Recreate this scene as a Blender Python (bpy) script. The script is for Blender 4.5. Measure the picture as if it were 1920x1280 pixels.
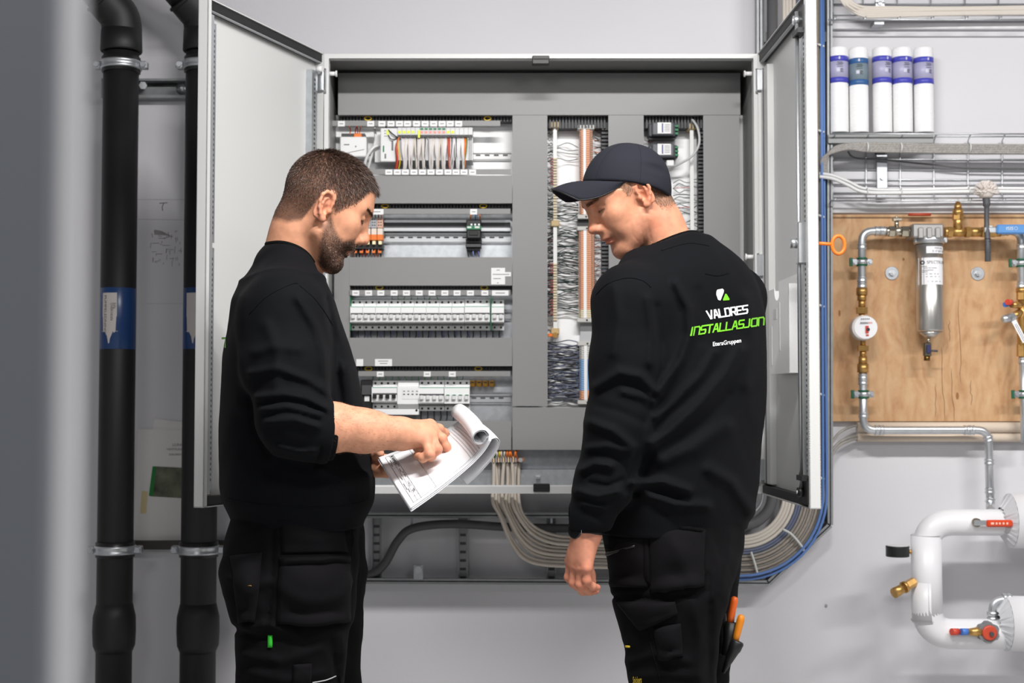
import bpy, bmesh, math, random
import numpy as np
from mathutils import Vector, Matrix
from mathutils.bvhtree import BVHTree

for o in list(bpy.data.objects):
    bpy.data.objects.remove(o)
SC = bpy.context.scene
COL = SC.collection
random.seed(7)

# ------------------------------------------------------------------ camera
F = 2667.0                      # focal length in pixels of a 1920 x 1280 frame
CZ = 1.24                       # camera height above the floor
TH = math.atan(120.0 / F)       # slight upward pitch (horizon lies at y = 760)
cam_d = bpy.data.cameras.new('camera')
cam_d.sensor_width = 36.0
cam_d.lens = F / 1920.0 * 36.0
cam_d.clip_start = 0.02
cam_d.dof.use_dof = True
cam_d.dof.focus_distance = 3.05
cam_d.dof.aperture_fstop = 5.0
cam = bpy.data.objects.new('camera', cam_d)
COL.objects.link(cam)
cam.location = (0, 0, CZ)
cam.rotation_euler = (math.pi / 2 + TH, 0, 0)
SC.camera = cam

# ------------------------------------------------------------------ light
SC.view_settings.view_transform = 'Standard'
SC.view_settings.look = 'None'
SC.view_settings.gamma = 1.0
SC.view_settings.use_curve_mapping = False
SC.view_settings.exposure = -0.22
W = bpy.data.worlds.new('room_air')
SC.world = W
W.use_nodes = True
W.node_tree.nodes['Background'].inputs[0].default_value = (0.9, 0.93, 1.0, 1)
W.node_tree.nodes['Background'].inputs[1].default_value = 0.30

def area_light(name, loc, target, sx, sy, power, color=(1, 0.98, 0.96)):
    d = bpy.data.lights.new(name, 'AREA')
    d.shape = 'RECTANGLE'; d.size = sx; d.size_y = sy; d.energy = power; d.color = color
    o = bpy.data.objects.new(name, d); COL.objects.link(o)
    o.location = loc
    v = Vector(target) - Vector(loc)
    o.rotation_euler = v.to_track_quat('-Z', 'Y').to_euler()
    return o
# plant room ceiling strips in front of the cabinet; added fill panels further back
area_light('ceiling_strip_light', (0.22, 2.0, CZ + 1.62), (0.22, 2.55, CZ - 0.4), 1.15, 0.10, 84)
area_light('ceiling_strip_light', (2.15, 2.0, CZ + 1.62), (2.1, 2.55, CZ - 0.4), 1.15, 0.10, 57)
area_light('fill_panel_light', (1.5, -0.6, CZ + 1.5), (0.1, 3.6, CZ - 0.5), 0.9, 0.6, 20)
area_light('fill_panel_light', (-0.9, -0.9, CZ + 1.5), (-0.6, 3.6, CZ - 0.6), 0.9, 0.6, 17)

# ------------------------------------------------------------------ pixel -> place
def P(x, y, Y):
    r = (x - 960.0) / F; u = -(y - 640.0) / F
    dy = math.cos(TH) - u * math.sin(TH)
    dz = math.sin(TH) + u * math.cos(TH)
    k = Y / dy
    return Vector((r * k, Y, CZ + dz * k))

def S(Y):                       # metres for one pixel at depth Y
    return Y / F

# ------------------------------------------------------------------ mesh builder
class MB:
    def __init__(self):
        self.v = []; self.f = []; self.s = []
    def add(self, vs, fs, smooth=False):
        n = len(self.v)
        self.v.extend([tuple(p) for p in vs])
        for f in fs:
            self.f.append(tuple(i + n for i in f)); self.s.append(smooth)
        return self
    def box(self, a, b, M=None):
        x0, x1 = min(a[0], b[0]), max(a[0], b[0]); y0, y1 = min(a[1], b[1]), max(a[1], b[1]); z0, z1 = min(a[2], b[2]), max(a[2], b[2])
        vs = [(x0, y0, z0), (x1, y0, z0), (x1, y1, z0), (x0, y1, z0), (x0, y0, z1), (x1, y0, z1), (x1, y1, z1), (x0, y1, z1)]
        if M is not None: vs = [M @ Vector(p) for p in vs]
        return self.add(vs, [(0, 3, 2, 1), (4, 5, 6, 7), (0, 1, 5, 4), (1, 2, 6, 5), (2, 3, 7, 6), (3, 0, 4, 7)])
    def bbox(self, a, b, r=0.002, M=None):       # box with chamfered edges
        x0, x1 = min(a[0], b[0]), max(a[0], b[0]); y0, y1 = min(a[1], b[1]), max(a[1], b[1]); z0, z1 = min(a[2], b[2]), max(a[2], b[2])
        r = min(r, (x1 - x0) * .45, (y1 - y0) * .45, (z1 - z0) * .45)
        bm = bmesh.new()
        bmesh.ops.create_cube(bm, size=1.0)
        for v in bm.verts:
            v.co = Vector(((x0 + x1) / 2 + v.co.x * (x1 - x0), (y0 + y1) / 2 + v.co.y * (y1 - y0), (z0 + z1) / 2 + v.co.z * (z1 - z0)))
        bmesh.ops.bevel(bm, geom=list(bm.edges), offset=r, segments=1, affect='EDGES')
        bm.verts.index_update()
        vs = [v.co.copy() for v in bm.verts]
        if M is not None: vs = [M @ p for p in vs]
        fs = [[v.index for v in f.verts] for f in bm.faces]
        bm.free()
        return self.add(vs, fs)
    def rect(self, x0, y0, x1, y1, Y0, Y1, r=0):   # pixel rectangle at depth Y0, reaching back to Y1
        a = P(x0, (y0 + y1) / 2, Y0); b = P(x1, (y0 + y1) / 2, Y0)
        t = P((x0 + x1) / 2, y0, Y0); u = P((x0 + x1) / 2, y1, Y0)
        if r: return self.bbox((a.x, Y0, u.z), (b.x, Y1, t.z), r)
        return self.box((a.x, Y0, u.z), (b.x, Y1, t.z))
    def cyl(self, p, q, r0, r1=None, n=16, caps=True, smooth=True):
        p = Vector(p); q = Vector(q); r1 = r0 if r1 is None else r1
        d = (q - p); L = d.length
        if L < 1e-9: return self
        M = d.to_track_quat('Z', 'Y').to_matrix()
        vs = []
        for c, r in ((p, r0), (q, r1)):
            for i in range(n):
                a = 2 * math.pi * i / n
                vs.append(c + M @ Vector((r * math.cos(a), r * math.sin(a), 0)))
        self.add(vs, [(i, (i + 1) % n, n + (i + 1) % n, n + i) for i in range(n)], smooth)
        if caps:
            b = len(self.v) - 2 * n
            self.f.append(tuple(b + i for i in reversed(range(n)))); self.s.append(False)
            self.f.append(tuple(b + n + i for i in range(n))); self.s.append(False)
        return self
    def lathe(self, p, axis, prof, n=20, smooth=True):   # prof: list of (t along axis, radius)
        p = Vector(p); M = Vector(axis).normalized().to_track_quat('Z', 'Y').to_matrix()
        vs = []
        for t, r in prof:
            for i in range(n):
                a = 2 * math.pi * i / n
                vs.append(p + M @ Vector((r * math.cos(a), r * math.sin(a), t)))
        fs = []
        for k in range(len(prof) - 1):
            for i in range(n):
                j = (i + 1) % n
                fs.append((k * n + i, k * n + j, (k + 1) * n + j, (k + 1) * n + i))
        self.add(vs, fs, smooth)
        b = len(self.v) - len(vs)
        self.f.append(tuple(b + i for i in reversed(range(n)))); self.s.append(False)
        b2 = b + (len(prof) - 1) * n
        self.f.append(tuple(b2 + i for i in range(n))); self.s.append(False)
        return self
    def tube(self, pts, r, n=8, caps=True, smooth=True):
        pts = [Vector(p) for p in pts]
        rs = r if isinstance(r, (list, tuple)) else [r] * len(pts)
        T = []
        for i in range(len(pts)):
            a = pts[max(0, i - 1)]; b = pts[min(len(pts) - 1, i + 1)]
            T.append((b - a).normalized())
        up = Vector((0, 0, 1)) if abs(T[0].z) < .9 else Vector((1, 0, 0))
        N = (up - T[0] * up.dot(T[0])).normalized()
        vs = []
        for i, p in enumerate(pts):
            if i:
                N = (N - T[i] * N.dot(T[i]))
                N = N.normalized() if N.length > 1e-6 else Vector((1, 0, 0))
            B = T[i].cross(N)
            for k in range(n):
                a = 2 * math.pi * k / n
                vs.append(p + (N * math.cos(a) + B * math.sin(a)) * rs[i])
        fs = []
        for i in range(len(pts) - 1):
            for k in range(n):
                j = (k + 1) % n
                fs.append((i * n + k, i * n + j, (i + 1) * n + j, (i + 1) * n + k))
        self.add(vs, fs, smooth)
        if caps:
            b = len(self.v) - len(vs)
            self.f.append(tuple(b + i for i in reversed(range(n)))); self.s.append(False)
            b2 = b + (len(pts) - 1) * n
            self.f.append(tuple(b2 + i for i in range(n))); self.s.append(False)
        return self
    def prism(self, poly, d):      # planar polygon of Vectors extruded by vector d
        poly = [Vector(p) for p in poly]; d = Vector(d); n = len(poly)
        self.add(poly + [p + d for p in poly],
                 [tuple(reversed(range(n))), tuple(range(n, 2 * n))] + [(i, (i + 1) % n, n + (i + 1) % n, n + i) for i in range(n)])
        return self
    def build(self, name, mat, parent=None, **kw):
        return mesh_obj(name, self.v, self.f, mat, parent, smooth=self.s, **kw)

def world_loc(o):
    p = Vector((0, 0, 0))
    while o is not None:
        p = p + o.location; o = o.parent
    return p

def mesh_obj(name, v, f, mat, parent=None, smooth=False, label=None, cat=None, group=None, kind=None, origin=None):
    va = np.asarray(v, dtype=np.float64).reshape(-1, 3)
    if parent is not None:
        org = world_loc(parent)
    elif origin is not None:
        org = Vector(origin)
    else:
        lo = va.min(0); hi = va.max(0)
        org = Vector(((lo[0] + hi[0]) / 2, (lo[1] + hi[1]) / 2, lo[2]))
    me = bpy.data.meshes.new(name)
    va = va - np.array(org)
    me.from_pydata(va.tolist() if len(va) < 200000 else va, [], f if not isinstance(f, np.ndarray) else f.tolist())
    if smooth is True:
        me.polygons.foreach_set('use_smooth', [True] * len(me.polygons))
    elif isinstance(smooth, list):
        me.polygons.foreach_set('use_smooth', smooth)
    me.update()
    if mat is not None:
        me.materials.append(mat)
    o = bpy.data.objects.new(name, me)
    COL.objects.link(o)
    if parent is not None:
        o.parent = parent
    else:
        o.location = org
    tag(o, label, cat, group, kind)
    return o

def tag(o, label=None, cat=None, group=None, kind=None):
    if label: o['label'] = label
    if cat: o['category'] = cat
    if group: o['group'] = group
    if kind: o['kind'] = kind
    return o

def thing(name, loc, label, cat, group=None):
    o = bpy.data.objects.new(name, None)
    o.empty_display_size = 0.05
    COL.objects.link(o)
    o.location = loc
    return tag(o, label, cat, group)

def copy_thing(root, loc, label=None):
    r = root.copy(); COL.objects.link(r); r.location = loc
    if label: r['label'] = label
    for ch in list(root.children):
        c = ch.copy(); COL.objects.link(c); c.parent = r
        for g in list(ch.children):
            d = g.copy(); COL.objects.link(d); d.parent = c
    return r

def arc(c, u, v, r, a0, a1, n=10):   # points c + r(cos u + sin v)
    c = Vector(c); u = Vector(u); v = Vector(v)
    return [c + (u * math.cos(a0 + (a1 - a0) * i / n) + v * math.sin(a0 + (a1 - a0) * i / n)) * r for i in range(n + 1)]

def smooth_path(pts, n=8):            # Catmull-Rom through the points
    pts = [Vector(p) for p in pts]
    q = [pts[0]] + pts + [pts[-1]]
    out = []
    for i in range(1, len(q) - 2):
        a, b, c, d = q[i - 1], q[i], q[i + 1], q[i + 2]
        for k in range(n):
            t = k / n
            out.append(.5 * ((2 * b) + (c - a) * t + (2 * a - 5 * b + 4 * c - d) * t * t + (3 * b - a - 3 * c + d) * t ** 3))
    out.append(pts[-1])
    return out

def fillet(pts, r, n=6):              # polyline with rounded corners
    pts = [Vector(p) for p in pts]
    out = [pts[0]]
    for i in range(1, len(pts) - 1):
        a = (pts[i - 1] - pts[i]); b = (pts[i + 1] - pts[i])
        k = min(r, a.length * .49, b.length * .49)
        p0 = pts[i] + a.normalized() * k; p1 = pts[i] + b.normalized() * k
        for j in range(n + 1):
            t = j / n
            out.append(p0 * (1 - t) ** 2 + pts[i] * 2 * t * (1 - t) + p1 * t * t)
    out.append(pts[-1])
    return out

# ------------------------------------------------------------------ materials
def lin(c):
    return tuple(((x / 255.0) / 12.92 if x / 255.0 <= .04045 else ((x / 255.0 + .055) / 1.055) ** 2.4) for x in c)

MATS = {}
def mat(name, rgb, rough=.5, metal=0.0, var=0.0, vscale=20.0, bump=0.0, bscale=200.0, spec=.5, sheen=0.0, emit=0.0, trans=0.0, coat=0.0, stretch=None):
    """rgb in sRGB 0-255; var: colour variation by noise; bump: fine relief"""
    if name in MATS: return MATS[name]
    m = bpy.data.materials.new(name); m.use_nodes = True
    nt = m.node_tree; b = nt.nodes['Principled BSDF']
    c = lin(rgb)
    b.inputs['Base Color'].default_value = (*c, 1)
    b.inputs['Roughness'].default_value = rough
    b.inputs['Metallic'].default_value = metal
    b.inputs['Specular IOR Level'].default_value = spec
    if sheen:
        b.inputs['Sheen Weight'].default_value = sheen; b.inputs['Sheen Roughness'].default_value = .5
    if coat: b.inputs['Coat Weight'].default_value = coat
    if trans: b.inputs['Transmission Weight'].default_value = trans
    if emit:
        b.inputs['Emission Color'].default_value = (*c, 1); b.inputs['Emission Strength'].default_value = emit
    if var or bump:
        tc = nt.nodes.new('ShaderNodeTexCoord')
        mp = nt.nodes.new('ShaderNodeMapping')
        if stretch: mp.inputs['Scale'].default_value = stretch
        nt.links.new(tc.outputs['Object'], mp.inputs['Vector'])
    if var:
        n = nt.nodes.new('ShaderNodeTexNoise'); n.inputs['Scale'].default_value = vscale; n.inputs['Detail'].default_value = 4
        nt.links.new(mp.outputs[0], n.inputs['Vector'])
        rp = nt.nodes.new('ShaderNodeMapRange')
        rp.inputs[1].default_value = .3; rp.inputs[2].default_value = .7
        rp.inputs[3].default_value = 1 - var; rp.inputs[4].default_value = 1 + var
        nt.links.new(n.outputs['Fac'], rp.inputs[0])
        vm = nt.nodes.new('ShaderNodeVectorMath'); vm.operation = 'SCALE'
        vm.inputs[0].default_value = c
        nt.links.new(rp.outputs[0], vm.inputs['Scale'])
        nt.links.new(vm.outputs[0], b.inputs['Base Color'])
    if bump:
        n2 = nt.nodes.new('ShaderNodeTexNoise'); n2.inputs['Scale'].default_value = bscale; n2.inputs['Detail'].default_value = 3
        nt.links.new(mp.outputs[0], n2.inputs['Vector'])
        bp = nt.nodes.new('ShaderNodeBump'); bp.inputs['Strength'].default_value = bump; bp.inputs['Distance'].default_value = .002
        nt.links.new(n2.outputs['Fac'], bp.inputs['Height'])
        nt.links.new(bp.outputs[0], b.inputs['Normal'])
    MATS[name] = m
    return m

M_wall = mat('wall_paint', (214, 213, 217), .75, var=.03, vscale=1.5, bump=.25, bscale=60)
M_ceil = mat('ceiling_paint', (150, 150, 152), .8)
M_floor = mat('floor_concrete', (196, 196, 194), .6, var=.1, vscale=5)
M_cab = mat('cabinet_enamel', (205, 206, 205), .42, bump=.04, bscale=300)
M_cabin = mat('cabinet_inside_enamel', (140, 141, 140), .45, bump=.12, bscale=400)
M_plate = mat('cover_plate_grey', (134, 134, 134), .45, bump=.15, bscale=500)
M_white = mat('white_plastic', (232, 232, 232), .4)
M_bright = mat('white_mount_plate', (248, 249, 250), .35)
M_galv = mat('galvanised_steel', (186, 190, 194), .38, metal=.8, var=.1, vscale=60)
M_steel = mat('zinc_steel', (206, 209, 212), .34, metal=.85, var=.06, vscale=40)
M_alu = mat('mill_steel_rail', (185, 187, 190), .38, metal=.6)
M_black = mat('black_plastic', (24, 24, 25), .45)
M_rubber = mat('black_gasket', (30, 30, 31), .6)
M_dark = mat('dark_grey_duct', (70, 71, 74), .55)
M_green = mat('signal_green', (20, 120, 75), .5)
M_brass = mat('brass', (196, 154, 92), .36, metal=.85, var=.15, vscale=50)
M_orange = mat('orange_plastic', (232, 120, 36), .4)
M_beigec = mat('beige_cable', (214, 206, 196), .5)
M_greyc = mat('grey_cable', (150, 146, 140), .5, var=.12, vscale=80)
M_dgreyc = mat('dark_grey_cable', (92, 92, 94), .5)
M_bluec = mat('blue_cable', (92, 128, 190), .45)
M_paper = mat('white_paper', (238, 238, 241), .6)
M_ink = mat('print_ink', (45, 45, 48), .6)
M_inkl = mat('faint_print_ink', (110, 110, 115), .6)
M_yellow = mat('yellow_plastic', (226, 190, 40), .45)
M_red = mat('red_plastic', (205, 70, 50), .4)
M_blue = mat('blue_plastic', (70, 120, 200), .4)

def text_mesh(s, bold=False, shear=0.0, spacing=1.0):
    """flat mesh of a string, scaled to a unit box: returns verts (0..1, 0..1), faces, aspect"""
    cu = bpy.data.curves.new('lettering', 'FONT'); cu.body = s; cu.shear = shear; cu.space_character = spacing
    cu.resolution_u = 3
    if bold: cu.offset = .018
    o = bpy.data.objects.new('lettering', cu); COL.objects.link(o)
    dg = bpy.context.evaluated_depsgraph_get(); dg.update()
    me = bpy.data.meshes.new_from_object(o.evaluated_get(dg))
    v = np.array([p.co[:2] for p in me.vertices]); f = [tuple(p.vertices) for p in me.polygons]
    bpy.data.objects.remove(o); bpy.data.curves.remove(cu); bpy.data.meshes.remove(me)
    lo = v.min(0); hi = v.max(0); v = (v - lo) / (hi - lo)
    return v, f, (hi[0] - lo[0]) / (hi[1] - lo[1])

def text_on(name, s, fn, mat_, parent, **kw):
    """lettering whose unit box is carried onto a surface by fn(u, v) -> Vector"""
    v, f, a = text_mesh(s, **kw)
    return mesh_obj(name, [fn(p[0], p[1]) for p in v], f, mat_, parent)

def rect_fn(x0, y0, x1, y1, Y):      # lettering on an upright face at depth Y between pixel corners
    a = P(x0, y1, Y); b = P(x1, y0, Y)
    return lambda u, v: Vector((a.x + (b.x - a.x) * u, Y, a.z + (b.z - a.z) * v))

# ------------------------------------------------------------------ depths of the place
YW = 4.25        # back wall
YF = 3.88        # front rim of the cabinet
YP = 4.05        # cover plates inside the cabinet
YB = 4.130       # mounting plate
# ================================================================== the room
def shell(name, a, b, m):
    return MB().box(a, b).build(name, m, kind='structure')
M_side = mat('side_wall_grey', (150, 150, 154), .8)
shell('wall_back', (-2.4, YW, -.05), (4.0, YW + .15, 3.3), M_wall)
shell('wall_left', (-2.55, -2.6, -.05), (-2.4, YW + .15, 3.3), M_side)
shell('wall_right', (4.0, -2.6, -.05), (4.15, YW + .15, 3.3), M_side)
shell('floor', (-2.4, -2.6, -.06), (4.0, YW, 0.0), M_floor)
shell('ceiling', (-2.4, -2.6, 3.2), (4.0, YW, 3.3), M_ceil)
# foreground: the edge of the open door leaf the photographer looks past (close, hence blurred)
M_leaf = mat('door_leaf_grey', (122, 126, 133), .5)
M_leafedge = mat('door_edge_white', (196, 197, 202), .5)
dl = MB().box((-.95, .455, 0.0), (-.1484, .462, 2.05)).build('door_1', M_leaf, kind='structure')
MB().box((-.95, .4621, 0.0), (-.148, .490, 2.05)).build('door_core', M_leafedge, dl)
# ================================================================== the electrical cabinet
cx0, cx1 = P(606, 500, YF).x, P(1424, 500, YF).x
cz1, cz0 = P(960, 101, YF).z, P(960, 925, YF).z
cab = thing('electrical_cabinet', ((cx0 + cx1) / 2, 4.06, cz0), 'large wall mounted grey electrical cabinet with both doors open', 'cabinet')
t = .0022
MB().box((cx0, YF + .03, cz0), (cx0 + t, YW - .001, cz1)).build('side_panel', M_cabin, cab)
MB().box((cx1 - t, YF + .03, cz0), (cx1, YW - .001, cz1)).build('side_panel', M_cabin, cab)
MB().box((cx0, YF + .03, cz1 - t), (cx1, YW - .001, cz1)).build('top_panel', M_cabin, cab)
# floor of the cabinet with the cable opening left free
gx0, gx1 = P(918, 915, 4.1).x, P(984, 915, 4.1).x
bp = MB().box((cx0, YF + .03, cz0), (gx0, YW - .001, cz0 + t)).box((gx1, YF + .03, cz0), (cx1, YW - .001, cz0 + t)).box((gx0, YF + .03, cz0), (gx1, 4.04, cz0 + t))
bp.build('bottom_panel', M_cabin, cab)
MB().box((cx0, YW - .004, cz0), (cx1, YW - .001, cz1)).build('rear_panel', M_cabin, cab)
# front rim: a lip turned inwards on all four sides
rm = MB()
w = .012
rm.box((cx0, YF, cz1 - w), (cx1, YF + .03, cz1)).box((cx0, YF, cz0), (cx1, YF + .03, cz0 + .018))
rm.box((cx0, YF, cz0 + .018), (cx0 + w, YF + .03, cz1 - w)).box((cx1 - w, YF, cz0 + .018), (cx1, YF + .03, cz1 - w))
rm.build('front_rim', M_cab, cab)
MB().box((cx0 + w, YF + .004, cz0 + .0181), (cx1 - w, YF + .012, cz0 + .0225)).build('bright_lip', M_white, cab)
for (x0, y0, x1, y1) in ((998, 104, 1030, 120), (1000, 907, 1031, 922)):
    MB().rect(x0, y0, x1, y1, YF - .006, YF + .02, .002).build('door_catch', M_black, cab)
    MB().rect(x0 + 2, y0 + 5, x1 - 2, y0 + 7, YF - .008, YF - .0055).build('catch_ridge', M_rubber, cab.children[-1])
# mounting plates
mp = MB().rect(612, 216, 1400, 335, YB, YB + .003).rect(1010, 335, 1400, 770, YB, YB + .003)
mp.build('mounting_plate', M_bright, cab)
MB().rect(612, 335, 1010, 880, YB, YB + .003).rect(1010, 770, 1400, 880, YB, YB + .003).build('mounting_plate', M_galv, cab)
MB().rect(640, 880, 1385, 912, YB - .03, YB + .003).build('mounting_angle', M_galv, cab)
MB().rect(1005, 893, 1013, 897, YB - .05, YB - .03).build('bolt', M_steel, cab)
# cover plates
PL = [(634, 137, 1388, 215.4), (961, 216, 1026.5, 761), (655, 329, 960.3, 381), (655, 482, 960.3, 535), (655, 633, 960.3, 686),
      (655, 789, 958.5, 843), (627, 381, 654.3, 843), (1141.5, 216, 1208, 762), (1320, 216, 1388, 762), (961, 763.5, 1388, 843)]
for k, (x0, y0, x1, y1) in enumerate(PL):
    o = MB().rect(x0, y0, x1, y1, YP, YP + .0018, 0).build('cover_plate', M_plate, cab)
    mb = MB()                                    # folded edges of the plate
    a = P(x0, y0, YP); b = P(x1, y1, YP)
    if k in (0, 2, 3, 4, 5, 9):
        mb.box((a.x, YP + .0018, a.z - .0018), (b.x, YP + .02, a.z)).box((a.x, YP + .0018, b.z), (b.x, YP + .02, b.z + .0018))
    else:
        mb.box((a.x, YP + .0018, b.z), (a.x + .0018, YP + .02, a.z)).box((b.x - .0018, YP + .0018, b.z), (b.x, YP + .02, a.z))
    mb.build('folded_edge', M_plate, o)
# slotted cable ducts behind the plates, tops of the openings
def duct(x0, y0, x1, y1, Y=YP + .025, pitch=6.0):
    d = MB().rect(x0, y0, x1, y1, Y + .012, YB).build('cable_duct', M_dark, cab)
    m = MB()
    x = x0 + 2
    while x < x1 - 3:
        m.rect(x, y0 + 1, x + pitch * .55, y1, Y, Y + .012)
        x += pitch
    m.build('duct_fingers', M_dark, d, kind='stuff')
duct(636, 214, 960, 227); duct(656, 380, 960, 390); duct(656, 534, 960, 542); duct(656, 685, 960, 694)
duct(1028, 214, 1141, 240); duct(1209, 214, 1320, 240)
def vduct(x0, x1, y0, y1):
    d = MB().rect(x0, y0, x1, y1, YP + .05, YB).build('cable_duct', M_dark, cab)
    m = MB(); y = y0
    while y < y1:
        m.rect(x0, y, x1, y + 4, YP + .035, YP + .05); y += 7
    m.build('duct_fingers', M_dark, d, kind='stuff')
vduct(1128, 1141, 240, 760); vduct(1310, 1320, 240, 760)
# duct clips: little yellow rings
for (x, y) in ((690, 222), (914, 222), (722, 386), (906, 386), (711, 539), (908, 539), (691, 691), (897, 691)):
    pts = arc(P(x, y, YP + .02), (1, 0, 0), (0, 0, 1), 6.5 * S(4.07), 0, 2 * math.pi, 16)
    MB().tube([Vector((p.x, p.y, P(x, y, 4.07).z + (p.z - P(x, y, 4.07).z) * .55)) for p in pts], .0016, 6, caps=False).build('duct_clip', M_yellow, cab)
# label rails with white name tags
def label_rail(x0, y0, x1, y1, tags, parent=cab, tw=13, Y=YP - .004):
    r = MB().rect(x0, y0, x1, y1, Y, Y + .004).build('label_rail', M_plate, parent)
    for k, tx in enumerate(tags):
        wd = tw
        if isinstance(tx, tuple): tx, wd = tx
        g = MB().rect(tx - wd / 2, y0 + .8, tx + wd / 2, y1 - .6 + 1.5, Y - .0012, Y - .0002).rect(tx - wd * .28, (y0 + y1) / 2 + .2, tx + wd * .28, (y0 + y1) / 2 + 1.6, Y - .00135, Y - .0012)
        g.v  # body and its faint printed line are one small tag
        o = g.build('name_tag', M_white, r)
        o.data.materials.append(M_inkl)
        for pi, p in enumerate(o.data.polygons):
            if pi >= 6: p.material_index = 1
    return r
label_rail(614, 226, 938, 236, [640, 695, 716, 733, 749, 764, 781, 797, 813, 829, 844, 860])
label_rail(690, 317, 958, 326.5, [729, 745, 760, 776, 792, 808, 824, 840, 855, 870, 886])
label_rail(656, 391, 957, 401, [(706, 26), 888])
label_rail(656, 543.5, 957, 553, [667, 691, 714, 739, 762, 786, 810, 834, 857, 882, 909, (938, 31)])
label_rail(672, 695.5, 957, 705, [713, 801, 848])
for (x0, y0, x1, y1) in ((921, 502, 947, 533), (947, 510, 958, 518), (703, 673, 735, 686), (668, 673, 681, 686)):
    MB().rect(x0, y0, x1, y1, YP - .0012, YP - .0001).build('sticker', M_white, cab)
pr = MB()
for (x0, y0, x1) in ((931, 505.5, 937), (924, 513.5, 955), (925, 521.5, 939), (932, 529.5, 935), (709, 676, 728), (712, 680.5, 726)):
    pr.rect(x0, y0, x1, y0 + 1.2, YP - .0016, YP - .0013)
pr.build('sticker_print', M_inkl, cab, kind='stuff')
# DIN rails
def din(x0, x1, yc, h=14, Y=YB - .015, m=M_alu):
    a = P(x0, yc, Y); b = P(x1, yc, Y); s = h * S(Y) / 2
    d = MB().box((a.x, Y, a.z - s), (b.x, Y + .002, a.z - s * .6)).box((a.x, Y, a.z + s * .6), (b.x, Y + .002, a.z + s)).box((a.x, Y + .007, a.z - s * .65), (b.x, Y + .009, a.z + s * .65))
    r = d.build('din_rail', m, cab)
    q = MB(); x = x0 + 8
    while x < x1 - 10:
        q.rect(x, yc - 1.5, x + 9, yc + 1.5, Y + .0064, Y + .0072); x += 17
    q.build('rail_slots', M_dark, r, kind='stuff')
din(612, 958, 291, 15, m=M_white); din(655, 958, 445, 17); din(655, 958, 590, 15); din(655, 958, 746, 15)
for (y0, y1) in ((412, 417), (427, 433)):
    MB().rect(655, y0, 957, y1, YB - .035, YB - .03).build('busbar', M_alu, cab)
MB().rect(655, 417, 957, 427, YB - .03, YB - .0001).build('busbar_gap_shade', M_dark, cab)  # dark filler whose colour stands in for the shade between the bars

# ------------------------------------------------------------------ doors
class Door:
    def __init__(s, hx, fx, fy):
        s.H = Vector((P(hx, 500, YF).x, YF - .005, 0)); E = Vector((P(fx, 500, fy).x, fy, 0))
        s.L = (E - s.H).length; s.d = (E - s.H).normalized()
        n = Vector((s.d.y, -s.d.x, 0))
        s.n = n if n.dot(Vector((0, -1, 0)) + Vector((-s.d.x * 0, 0, 0))) > 0 else -n
        s.M = Matrix(((s.d.x, s.n.x, 0, s.H.x), (s.d.y, s.n.y, 0, s.H.y), (0, 0, 1, 0), (0, 0, 0, 1)))
    def sx(s, px, off=0.0):       # distance along the door for a pixel column
        k = (px - 960) / F * 1.0
        h = s.H + s.n * off
        return (k * h.y - h.x) / (s.d.x - k * s.d.y)
    def z(s, py, a, off=0.0):
        p = s.H + s.d * a + s.n * off
        return P(960, py, p.y).z
    def w(s, a, t_, z):
        return s.H + s.d * a + s.n * t_ + Vector((0, 0, z))
TKD = .027
def make_door(D, flip):
    """pan-shaped door: skin, four turned edges, gasket, two stiffening rails, hinges"""
    L = D.L; M = D.M
    skin = MB().box((0, -TKD, cz0), (L, -TKD + .002, cz1), M).build('door', M_cab, cab)
    e = MB().box((L - .0025, -TKD, cz0), (L, 0, cz1), M).box((0, -TKD, cz0), (.0025, 0, cz1), M).box((0, -TKD, cz1 - .0025), (L, 0, cz1), M).box((0, -TKD, cz0), (L, 0, cz0 + .0025), M)
    e.box((L - .014, -.0025, cz0), (L, 0, cz1), M)
    e.build('turned_edge', M_cab, skin)
    MB().box((.0026, -.024, cz1 - .024), (L - .003, -.004, cz1 - .004), M).build('gasket', M_rubber, skin)
    MB().box((.0026, -.024, cz0 + .004), (L - .003, -.004, cz0 + .024), M).build('gasket', M_rubber, skin)
    MB().box((.0026, -.015, cz1 - .0265), (L - .003, -.0055, cz1 - .0242), M).build('gasket_lip', M_alu, skin)
    return skin
LD = Door(605, 386, 3.335)
RD = Door(1423, 1514, 3.30)
ld = make_door(LD, False)
rd = make_door(RD, True)
def rail(D, skin, a0, a1, z0, z1, t1, m, holes=True, name='stiffening_rail'):
    r = MB().box((a0, -TKD + .002, z0), (a1, t1, z1), D.M).build(name, m, skin)
    if holes:
        q = MB(); z = z0 + .02; c = (a0 + a1) / 2
        while z < z1 - .02:
            q.box((c - .0035, t1, z), (c + .0035, t1 + .0006, z + .006), D.M); z += .0125
        q.build('rail_holes', M_dark, r, kind='stuff')
    return r
# left door: two perforated rails
a = LD.sx(393)
rail(LD, ld, a - .012, a + .012, cz0 + .03, cz1 - .035, -.004, M_alu, False)
rail(LD, ld, a - .034, a - .014, cz0 + .04, LD.z(462, a), -.012, M_galv)
rail(LD, ld, a - .034, a - .014, LD.z(452, a), cz1 - .05, -.012, M_galv)
a = LD.sx(594)
rail(LD, ld, a - .004, a + .026, cz0 + .04, cz1 - .055, -.006, M_galv)
MB().cyl(LD.w(a, -.006, cz1 - .05), LD.w(a, .012, cz1 - .05), .008).build('door_stop', M_white, ld)
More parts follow.
